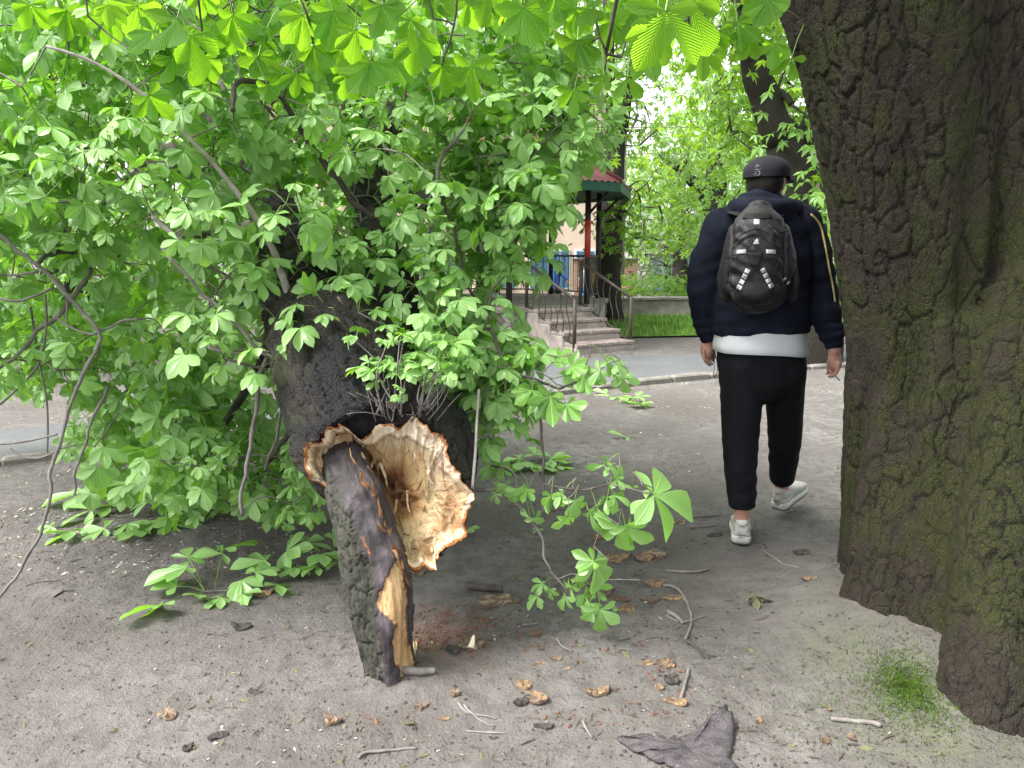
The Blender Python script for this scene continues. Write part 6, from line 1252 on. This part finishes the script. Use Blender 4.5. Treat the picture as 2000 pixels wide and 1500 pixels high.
def slab_mat():
    t = NT("bark_slab"); p = t.pos(); n1 = t.noise(t.scale(p, (1, 3, 1)), 18, 6, .7); n2 = t.noise(p, 160, 3, .6)
    c = t.mix(t.ramp(n1, [(.3, 0.0), (.7, 1.0)]), (.020, .016, .020), (.095, .082, .090)); c = t.mix(t.ramp(n2, [(.62, 0.0), (.70, .8)]), c, (.26, .22, .2))
    return t.done(t.bsdf(c, .7, .35, t.bump(t.math('ADD', n1, n2), .8, .008)))
M['slab'] = slab_mat()
M['dark_bark'] = simple("dark_bark", (.05, .045, .042), .9, .15, .4, 60, .8, 150, .004)
M['dead_leaf'] = simple("dead_leaf", (.10, .10, .055), .8, .2, .35, 40)
def on_ground(p): return np.array([p[0], p[1], float(ground_z(p[0], p[1]))])
CH = [  # px, py, length px, width px, turn, kind, label, name, group
 (975, 1181, 64, 26, 18, 'cream', "long cream wood chip with dark specks lying beside the lowest leafy branch tip", 'wood_chip'), (1010, 1180, 20, 9, 60, 'tan', "small tan splinter beneath the long speckled cream chip", 'wood_chip'),
 (1278, 1146, 40, 12, 4, 'tan', "slim tan chip lying at the upper end of the long curved stick", 'wood_chip'), (1275, 1085, 50, 22, -10, 'cream', "pale chip with dark red bark edge on the soil beyond the big drooping leaf", 'wood_chip'), (1258, 1093, 40, 14, 25, 'orange', "orange edged bark chip half under the big drooping leaf", 'wood_chip'), (1205, 1092, 56, 18, 12, 'orange', "broad brown bark chip in the shade of the drooping leaves", 'wood_chip'),
 (1165, 1052, 28, 12, 20, 'orange', "brown chip peeking out behind the hanging leaf stalks", 'wood_chip'), (1325, 1023, 36, 11, 0, 'cream', "cream chip lying just behind the large leaf tip near the walker's shoe", 'wood_chip'), (1225, 1188, 32, 20, 20, 'tan', "curled tan chip beside a green leaf scrap", 'wood_chip'), (1315, 1171, 44, 11, 6, 'tan', "narrow tan sliver crossing in front of the curved stick", 'wood_chip'), (1275, 1175, 24, 12, 0, 'rot', "dull brown chip left of the narrow tan sliver", 'wood_chip'),
 (1580, 1161, 34, 10, 10, 'orange', "bright orange tan chip lying near the mossy tree's left root", 'wood_chip'), (915, 1268, 40, 30, 60, 'cream', "jagged chip with an upright white splinter right of the broken stem", 'wood_chip'), (922, 1270, 46, 16, 10, 'orange', "orange brown chip underneath the upright white splinter", 'wood_chip'), (842, 1277, 48, 15, 4, 'rot', "soft rusty rotten chunk lying right of the stem's foot", 'wood_chip'), (883, 1282, 32, 18, -20, 'dark', "small dark lump of bark beside the rusty rotten chunk", 'bark_piece'),
 (1025, 1345, 34, 30, -50, 'tan', "tan chip leaning on the curled bark piece", 'wood_chip'), (1048, 1368, 54, 24, -28, 'orange', "curled striped bark piece with orange rim in the front soil", 'bark_piece'), (1020, 1375, 36, 20, 40, 'dark', "dark crumbled bark lump touching the curled bark piece", 'bark_piece'), (1168, 1357, 54, 26, 16, 'orange', "grey topped bark chip with a bright orange lower edge", 'bark_piece'), (1318, 1374, 46, 13, -12, 'tan', "fibrous tan chip at the foot of the short dark stick", 'wood_chip'), (1303, 1303, 34, 20, -30, 'orange', "orange chip with ragged fibres above the grey crumbled bark", 'wood_chip'), (1312, 1330, 36, 26, 10, 'dark', "grey crumbled bark lump right of the ragged orange chip", 'bark_piece'), (1262, 1300, 32, 9, 5, 'tan', "thin pale tan flake left of the ragged orange chip", 'wood_chip'), (1288, 1348, 20, 12, -60, 'tan', "small upright tan flake left of the short dark stick", 'wood_chip'),
 (888, 1361, 30, 20, -15, 'cream', "small cream chip at the tip of the twin twigs", 'wood_chip'), (823, 1390, 30, 14, 20, 'tan', "flat tan chip lying in front of the broken stem", 'wood_chip'), (868, 1405, 26, 9, -5, 'tan', "faint tan flake right of the flat tan chip", 'wood_chip'), (1053, 1302, 24, 10, 0, 'cream', "tiny cream flake in the middle of the bare soil", 'wood_chip'), (1088, 1291, 24, 9, 8, 'tan', "tiny tan flake in the middle of the bare soil", 'wood_chip'), (1055, 1273, 16, 18, 0, 'rot', "small square rust red chip in the middle of the bare soil", 'wood_chip'), (1107, 1312, 18, 6, 30, 'cream', "thin white sliver between the curled bark piece and the grey topped chip", 'wood_chip'), (1043, 1245, 24, 16, 10, 'rot', "crumbly rust brown bit below the leafy branch tip", 'wood_chip'),
 (327, 1394, 36, 26, 45, 'cream', "lone cream and orange chip on the bare soil at the left front", 'wood_chip'), (648, 1412, 42, 20, -35, 'orange', "rust coloured curled flake lying left of the stem's foot", 'bark_piece'), (516, 1163, 36, 14, 18, 'orange', "light brown chip under the leafy sprig on the left", 'wood_chip'), (696, 1203, 16, 18, 30, 'orange', "small red chip touching the left side of the broken stem", 'wood_chip'), (1483, 1405, 18, 14, 30, 'orange', "small amber chip right of the dark bark slab", 'wood_chip'), (1664, 1445, 20, 18, 60, 'orange', "bright orange crumpled scrap near the mossy ground", 'wood_chip'), (1608, 1450, 20, 18, 30, 'rot', "square red brown scrap beside the bright orange scrap", 'wood_chip'), (1618, 1387, 12, 10, 0, 'orange', "tiny orange speck lying above the half buried root stick", 'wood_chip'),
 (1175, 1160, 60, 16, 8, 'rot', "long rust brown chip behind the leafy branch tip", 'wood_chip'), (1215, 1172, 40, 12, 0, 'rot', "dark rust chip between the leafy tip and the curled tan chip", 'wood_chip'), (1015, 1127, 12, 11, 0, 'tan', "small round tan knot lying on the soil behind the thick dark stick", 'wood_chip'), (475, 1226, 42, 14, 5, 'dark', "flat dark bark piece in the middle of the left soil", 'bark_piece'), (430, 1445, 46, 16, 20, 'dark', "crumbled dark bark piece at the bottom left of the soil", 'bark_piece'), (368, 1466, 26, 18, 30, 'dark', "dark lump of bark at the very front left of the soil", 'bark_piece'), (1565, 1090, 34, 20, 10, 'dark', "dark crumpled clod between the walker and the mossy tree", 'bark_piece'), (1395, 1046, 34, 8, -6, 'dark', "thin dark bark strip behind the walker's near shoe", 'bark_piece'), (498, 1352, 26, 10, -10, 'dark', "little dark bark flake left of the broken stem's front", 'bark_piece'),
 (820, 1124, 26, 9, 10, 'tan', "tan flake lying right under the lower lip of the torn wood", 'wood_chip'), (800, 1300, 26, 22, 20, 'orange', "cluster chip of orange splinters at the stem's right foot", 'wood_chip'), (965, 1440, 22, 6, 0, 'dark', "thin dark flake at the bottom centre of the soil", 'bark_piece'), (1060, 1418, 38, 12, -5, 'dark', "crumbly dark bark bits in front of the curled bark piece", 'bark_piece')]
def chip_mat():
    t = NT("chip_wood"); rad = t.attr('rad'); fib = t.attr('fibre'); wh = t.attr('white'); p = t.pos(); n1 = t.noise(p, 70, 5, .7); n2 = t.noise(p, 300, 3, .7)
    c = t.ramp(t.math('ADD', rad, t.math('MULTIPLY', t.math('SUBTRACT', n1, .5), .35)), [(.2, (.075, .030, .016)), (.42, (.27, .14, .065)), (.6, (.40, .25, .125)), (.8, (.46, .30, .16)), (.93, (.20, .085, .035)), (1.0, (.065, .028, .016))])
    c = t.mix(t.math('MULTIPLY', wh, .8), c, (.62, .52, .38)); c = t.mix(t.ramp(fib, [(.2, .8), (.45, 0.0)]), c, (.10, .055, .03)); c = t.mix(t.ramp(n1, [(.48, .75), (.62, 0.0)]), c, (.12, .10, .085))
    return t.done(t.bsdf(c, .85, .2, t.bump(t.math('ADD', n2, fib), .8, .006)))
M['chip'] = chip_mat()
def make_chips():
    for i, (px, py, l, w_, an, kind, lb, nm) in enumerate(CH):
        c = on_ground(G(px, py)); Z = GZ(px, py); ln = l / FPX * Z; fs = abs(ray(px, py)[2]) / np.linalg.norm(ray(px, py)); wd = min(ln * 1.1, w_ / FPX * Z / max(.45, fs * 1.15))
        V, F, at_ = chip_mesh(ln, wd, max(.005, min(.016, wd * .3)), 100 + i, kind); a = R(an); ca, sa = math.cos(a), math.sin(a)
        tl = rng.normal(0, .12); V = V @ np.array([[1, 0, 0], [0, math.cos(tl), math.sin(tl)], [0, -math.sin(tl), math.cos(tl)]]); V = V @ np.array([[ca, sa, 0], [-sa, ca, 0], [0, 0, 1]]); V = V + c; V[:, 2] += -.001 - (V[:, 2] - c[2]).min() * .35
        mesh_obj(nm, V, F, M['dark_bark'] if kind == 'dark' else M['chip'], None, False, None, at_, c) 
        o = COL.objects[-1]; tag(o, lb, "wood chip" if nm == 'wood_chip' else "bark", "broken bits of wood and bark on the soil")
    # white splinter standing up
    o = on_ground(G(918, 1275)); q = np.array([o + UP * .012, o + np.array([.008, 0, .03]), o + np.array([.014, .01, .058])]); V, F = tube(resample(q, 6), np.array([[.012, .004], [.011, .004], [.009, .003], [.007, .003], [.005, .002], [.001, .001]]), 8)
    mb = MB(); mb.add(V, F, rad=.8, fibre=.7, white=1.0); tag(mb.build("splinter", M['wood'], None, False, origin=o), "upright white wood splinter standing on the jagged chip", "wood chip", "broken bits of wood and bark on the soil")
    # the bark slab in front
    out = np.array([(1208, 1446), (1222, 1460), (1245, 1474), (1275, 1483), (1300, 1496), (1335, 1515), (1390, 1540), (1445, 1545), (1440, 1510), (1428, 1480), (1434, 1445), (1430, 1410), (1414, 1396), (1388, 1412), (1362, 1430), (1330, 1443), (1290, 1448), (1250, 1441)], float)
    n = 90; s = np.r_[0, np.cumsum(np.linalg.norm(np.diff(np.r_[out, out[:1]], axis=0), axis=1))]; q = np.linspace(0, s[-1], n, endpoint=False); P = np.stack([np.interp(q, s, np.r_[out, out[:1]][:, k]) for k in (0, 1)], 1); P = P + 4.5 * np.stack([vnoise(np.c_[q * .12, 0 * q, 0 * q], 1), vnoise(np.c_[q * .12, 0 * q, 0 * q], 2)], 1)
    g = np.array([G(*p) for p in P]); c = g.mean(0); ang = math.atan2(-.25, .5); ax_ = np.array([math.cos(ang), math.sin(ang), 0]); pr = np.array([-ax_[1], ax_[0], 0]); rows = []
    for k, dz in ((.02, .022), (.3, .022), (.55, .020), (.75, .017), (.9, .013), (1.0, .007), (.99, .0), (.7, -.003), (.02, -.003)):
        V = c + (g - c) * k; t = (V - c) @ pr; V = V.copy(); V[:, 2] = ground_z(V[:, 0], V[:, 1]) + dz * .7 + .004 + .6 * np.maximum(0, np.abs(t) - .05) ** 2 * 2.2 + (fbm(V * 34, 4, 4) * .013 if k < .99 and dz > 0 else 0); rows.append(V)
    V = np.concatenate(rows); F = np.concatenate([np.stack([i * n + np.arange(n), i * n + (np.arange(n) + 1) % n, (i + 1) * n + (np.arange(n) + 1) % n, (i + 1) * n + np.arange(n)], -1) for i in range(8)])
    tag(mesh_obj("bark_slab", V, F, M['slab'], None, True, None, None, [c[0], c[1], 0]), "large dark purplish slab of bark lying at the bottom edge in front", "bark")
make_chips()
ST_ = [([(762, 1331), (800, 1333), (830, 1332), (850, 1330)], 9, 7, 'twig', "thick grey stick lying against the foot of the broken stem"), ([(913, 1150), (945, 1152), (982, 1154)], 7.5, 7, 'twig_dark', "thick dark stick on the soil right of the torn wood"), ([(1295, 1148), (1320, 1153), (1338, 1175), (1350, 1205), (1347, 1235), (1338, 1255)], 3.2, 2.6, 'twig', "long thin curved stick arching over the soil"), ([(1302, 1118), (1335, 1121), (1365, 1120), (1384, 1112)], 2.6, 2, 'twig', "thin dark twig with upturned end beyond the curved stick"), ([(1345, 1312), (1340, 1335), (1330, 1365)], 3.2, 3.6, 'twig', "short dark stick standing slanted above the fibrous tan chip"),
       ([(893, 1378), (910, 1390), (940, 1398), (970, 1403)], 2.6, 2, 'twig', "upper of the twin twigs in the front soil"), ([(905, 1382), (935, 1404), (965, 1418)], 2.4, 2, 'twig', "lower of the twin twigs in the front soil"), ([(912, 1426), (945, 1430), (988, 1433)], 2.2, 1.8, 'twig', "straight thin twig below the twin twigs"), ([(1137, 1412), (1148, 1428), (1157, 1443)], 2.6, 2.2, 'twig', "short slanted twig left of the dark bark slab"), ([(700, 1487), (715, 1476), (760, 1470), (815, 1462)], 3.4, 2.6, 'twig', "bent twig at the bottom edge of the soil left of centre"), ([(1622, 1409), (1660, 1412), (1700, 1418), (1720, 1425)], 5, 5, 'twig', "half buried root stick beside the moss tuft"), ([(1305, 1198), (1320, 1210), (1334, 1222)], 4.5, 3.5, 'twig', "stubby stick just left of the curved stick's lower end"), ([(1208, 1256), (1230, 1250)], 2.5, 2, 'twig', "tiny straight twig right of the lowest green leaf"), ([(1262, 1252), (1285, 1249)], 2, 1.6, 'twig', "tiny thin twig between the lowest leaf and the curved stick"),
       ([(1490, 1075), (1510, 1092), (1532, 1112), (1560, 1128)], 1.8, 1.4, 'twig', "thin twig running between the walker and the mossy tree"), ([(1022, 1224), (1050, 1222)], 2.2, 2, 'twig', "little twig left of the lowest green leaf"), ([(1086, 1255), (1100, 1270), (1118, 1278)], 2, 1.8, 'twig', "small bent twig in the middle soil"), ([(1340, 1258), (1360, 1270), (1375, 1291)], 3.4, 2, 'twig_dark', "dark broken twig just below the curved stick"), ([(50, 1143), (80, 1138), (112, 1134)], 1.8, 1.4, 'twig', "thin twig on the pale soil at the far left"), ([(108, 1170), (125, 1160), (143, 1158)], 2, 1.6, 'twig_dark', "short dark curved twig on the pale soil at the left"),
       ([(1340, 1010), (1400, 1006), (1425, 1004)], 1.8, 1.4, 'twig', "thin straight twig behind the walker's near shoe"), ([(1345, 1032), (1398, 1028)], 1.8, 1.4, 'twig', "thin straight twig just nearer than the walker's heel"), ([(1180, 1135), (1250, 1136)], 1.4, 1.2, 'twig_pale', "faint pale stalk on the soil behind the leafy branch tip"), ([(590, 1060), (640, 1076), (680, 1085)], 4, 3.2, 'twig_dark', "dark stick in the shade left of the broken stem"), ([(1300, 1205), (1335, 1218), (1380, 1205)], 1.6, 1.4, 'twig', "very thin twig crossing the curved stick")]
def make_sticks():
    for P, r0, r1, mt, lb in ST_:
        q = np.array([on_ground(G(*p)) for p in P]); Z = np.array([GZ(*p) for p in P]); r = np.linspace(r0, r1, len(P)) / FPX * Z; q[:, 2] += r * .9; q = resample(np.c_[q, r], 16); q[:, :3] += fbm(q[:, :3] * 40, 2, 3)[:, None] * np.array([.004, .004, .001])
        mb = MB(); mb.tube(q[:, :3], q[:, 3] * (1 + .15 * vnoise(q[:, :3] * 80, 2)), 8); o = q[0, :3]
        tag(mb.build("stick", M[mt], origin=o), lb, "stick", "sticks lying on the soil")
make_sticks()
def sprig(label, stem, LV, name="leafy_sprig", cat="sprig", mat='leaf_fallen', rows=8, group=None):
    """leaves lying on the ground: (px, py, leaflet px, screen angle, tone, lift m, leaflets)"""
    o = on_ground(G(*stem[0])); root = empty(name, o, label, cat, group); fo = Foliage(); mb = MB(); q = np.array([on_ground(G(*p)) + UP * (p[2] if len(p) > 2 else .012) for p in stem]) if False else np.array([on_ground(G(p[0], p[1])) + UP * .012 for p in stem])
    q = resample(q, 14); mb.tube(q, np.linspace(.0042, .0022, 14), 6); mb.build("twig", M['twig'], root)
    for px, py, lp, an, tone, lift, k in LV:
        g = on_ground(G(px, py, lift)); c = g + UP * (lift + .012); Z = GZ(px, py); a = R(an); d = np.array([math.sin(a), -math.cos(a), 0]) + UP * rng.uniform(-.12, .22); n_ = UP + .25 * rv() - np.array([0, .25, 0]) * (lift > .03)
        fo.leaf(c, d, n_, lp / FPX * Z, k, tone * .55); j = int(np.argmin(np.linalg.norm(q - c, axis=1))); fo.petiole(q[j], c)
    return fo.build("foliage", M[mat], root, rows, False, 100, droop=(-.02, .15))
sprig("long leafy sprig lying on the soil left of the broken stem", [(668, 1092), (600, 1118), (540, 1138), (470, 1152), (400, 1158)],
      [(368, 1092, 54, 170, .35, .10, 4), (364, 1112, 80, -60, .5, .08, 5), (440, 1072, 70, 140, .55, .12, 5), (434, 1082, 50, -60, .4, .11, 3), (315, 1188, 92, -45, .3, .01, 6), (470, 1136, 56, 20, .6, .04, 6), (432, 1170, 52, -25, .35, .01, 5), (475, 1165, 44, 30, .4, .01, 5), (520, 1100, 60, -70, .45, .07, 5), (560, 1080, 62, 60, .5, .08, 6), (600, 1065, 60, 170, .5, .09, 6), (575, 1110, 55, 0, .4, .03, 6), (630, 1090, 56, 40, .55, .06, 6), (650, 1060, 52, 120, .5, .08, 5), (620, 1110, 50, -20, .5, .03, 5), (540, 1150, 60, 80, .35, .01, 5), (390, 1165, 70, 60, .4, .01, 5), (345, 1150, 60, -100, .45, .02, 5), (660, 1105, 46, 30, .5, .03, 5), (500, 1125, 50, 130, .6, .06, 5)])
sprig("trampled pile of bruised leaves at the left edge of the fallen crown", [(420, 985), (360, 1000), (300, 1012), (240, 1015), (190, 1008)],
      [(165, 965, 74, -70, .15, .05, 5), (232, 965, 70, 10, .15, .06, 7), (180, 1000, 80, -80, .15, .04, 4), (140, 1042, 64, -30, .3, .01, 5), (205, 1040, 62, -60, .7, .01, 4), (250, 1030, 58, 40, .4, .01, 5), (305, 1022, 74, 0, .15, .01, 5), (340, 1030, 66, 70, .6, .01, 4), (270, 1045, 56, -20, .4, .01, 5), (370, 1000, 58, 20, .5, .04, 6), (330, 985, 60, 150, .6, .06, 5), (400, 985, 60, 30, .5, .04, 6), (290, 985, 64, -150, .6, .07, 5), (440, 1000, 56, 10, .4, .03, 6), (215, 990, 50, -40, .3, .03, 5), (100, 1030, 50, -60, .3, .01, 4)])
sprig("heap of limp shredded leaves on the soil behind the torn wood", [(1010, 915), (1050, 905), (1090, 900)], [(995, 920, 46, -60, .55, .0, 6), (1030, 905, 50, -20, .6, .03, 6), (1060, 915, 46, 40, .5, .0, 6), (1045, 890, 44, 170, .6, .05, 6), (1075, 900, 46, 70, .5, .02, 6), (1090, 912, 40, 60, .4, .0, 5), (1015, 900, 42, -110, .6, .03, 6), (1050, 1040, 20, 0, .5, .0, 4)])
sprig("small wilted sprig lying on the soil near the path kerb", [(1262, 800), (1248, 790), (1238, 782)], [(1240, 790, 30, 0, .5, .02, 6), (1236, 778, 30, -60, .6, .04, 6), (1245, 775, 28, 90, .6, .05, 5), (1252, 790, 28, 60, .5, .02, 5), (1185, 772, 44, -80, .8, .0, 5), (1205, 778, 40, 60, .7, .0, 4)])
sprig("single flat leaf lying alone on the open bare ground", [(1243, 858), (1228, 857)], [(1222, 857, 34, -85, .4, .0, 3), (1226, 857, 34, 85, .4, .0, 2)], "fallen_leaf", "leaf")
sprig("limp green leaf scrap under the curled tan chip", [(1212, 1190), (1206, 1194)], [(1206, 1194, 22, -30, .15, .0, 3)], "fallen_leaf", "leaf")
sprig("crumpled greyish wilted leaf on the soil in front of the walker's path", [(1490, 1190), (1478, 1182)], [(1474, 1180, 40, 30, .1, .01, 4), (1470, 1172, 32, -50, .1, .02, 3)], "fallen_leaf", "leaf", 'dead_leaf')
sprig("tiny leaf fragment on the soil left of the broken stem", [(470, 1322), (462, 1320)], [(462, 1320, 20, 30, .2, .0, 2)], "fallen_leaf", "leaf")
sprig("torn green leaf lying behind the torn wood's right side", [(925, 1050), (915, 1045)], [(912, 1040, 30, 60, .5, .02, 4)], "fallen_leaf", "leaf")
# petals, crumbs and grit: nobody could count them
def scatter(name, label, cat, pts, size, mat, flat=.35, thin=(.35, .8)):
    n = len(pts); a = rng.uniform(0, 6.283, n); s = size * np.minimum(rng.lognormal(0, .45, n), 1.9); z = ground_z(pts[:, 0], pts[:, 1]); d = np.stack([np.cos(a), np.sin(a), rng.normal(0, .25, n)], 1); e = np.stack([-np.sin(a), np.cos(a), rng.normal(0, .25, n)], 1); c = np.c_[pts, z + pts[:, :1][:, 0] * 0 + .003]
    up = UP * (s * flat)[:, None]; l = (s * rng.uniform(.6, 1.7, n))[:, None]; w_ = (s * rng.uniform(thin[0], thin[1], n))[:, None]
    V = np.stack([c - d * l, c + e * w_ * .9, c + d * l, c - e * w_, c + up + d * l * .1, c - up * .6], 1).reshape(-1, 3); b = np.arange(n)[:, None] * 6
    T = np.array([[0, 3, 4], [3, 2, 4], [2, 1, 4], [1, 0, 4], [3, 0, 5], [2, 3, 5], [1, 2, 5], [0, 1, 5]]); mb = MB(); mb.add(V, (b[:, None, :] + T[None]).reshape(-1, 3)); tag(mb.build(name, mat, None, False), label, cat, kind='stuff')
def field(boxes):
    out = []
    for (x0, x1, y0, y1, n) in boxes:
        k = 0
        while k < n:
            m = n * 2; px = rng.uniform(x0, x1, m); py = rng.uniform(y0, y1, m)
            P = np.array([G(a, b)[:2] for a, b in zip(px, py)]); cl = fbm(np.c_[P * 2.6, 0 * px], 3, 88); keep = P[(cl + rng.normal(0, .18, m)) > .02][:n - k]; out.append(keep); k += len(keep)
    return np.concatenate(out)
scatter("petals", "pale fallen chestnut petals strewn over soil and path", "petals", field([(-60, 620, 860, 1010, 900), (-60, 640, 1000, 1120, 420), (-60, 500, 740, 860, 700), (900, 1660, 640, 705, 2600), (900, 1680, 735, 800, 800), (900, 1600, 790, 960, 220), (1000, 1280, 690, 760, 500), (0, 2000, 1120, 1500, 25)]), .0065, M['petal'])
scatter("grit", "small dark crumbs of soil and bark on the ground", "grit", field([(0, 2000, 1120, 1500, 2400), (700, 1660, 800, 1150, 900), (0, 700, 900, 1150, 1000)]), .0028, M['crumb'], .6)
scatter("sawdust", "rusty crumbs of rotten wood by the broken stem's foot", "crumbs", np.concatenate([field([(800, 960, 1180, 1330, 330), (700, 1100, 1150, 1420, 260), (1000, 1350, 1250, 1420, 160)])]), .0045, M['crumb_red'], .6)
scatter("pale_flakes", "tiny pale flakes of wood scattered on the front soil", "flakes", field([(600, 1450, 1150, 1480, 110), (0, 700, 1200, 1500, 40)]), .0036, M['petal'], .3)
scatter("litter", "thin dry stalks and slivers littering the trodden soil", "litter", field([(0, 2000, 1120, 1500, 420), (650, 1660, 780, 1150, 420), (0, 700, 880, 1150, 260)]), .015, M['crumb'], .12, (.05, .12))
scatter("dry_scraps", "small dull brown scraps of dead leaf and bark on the soil", "scraps", field([(0, 2000, 1120, 1500, 170), (650, 1660, 800, 1150, 160), (0, 700, 900, 1150, 90)]), .0085, M['dead_leaf'], .2)
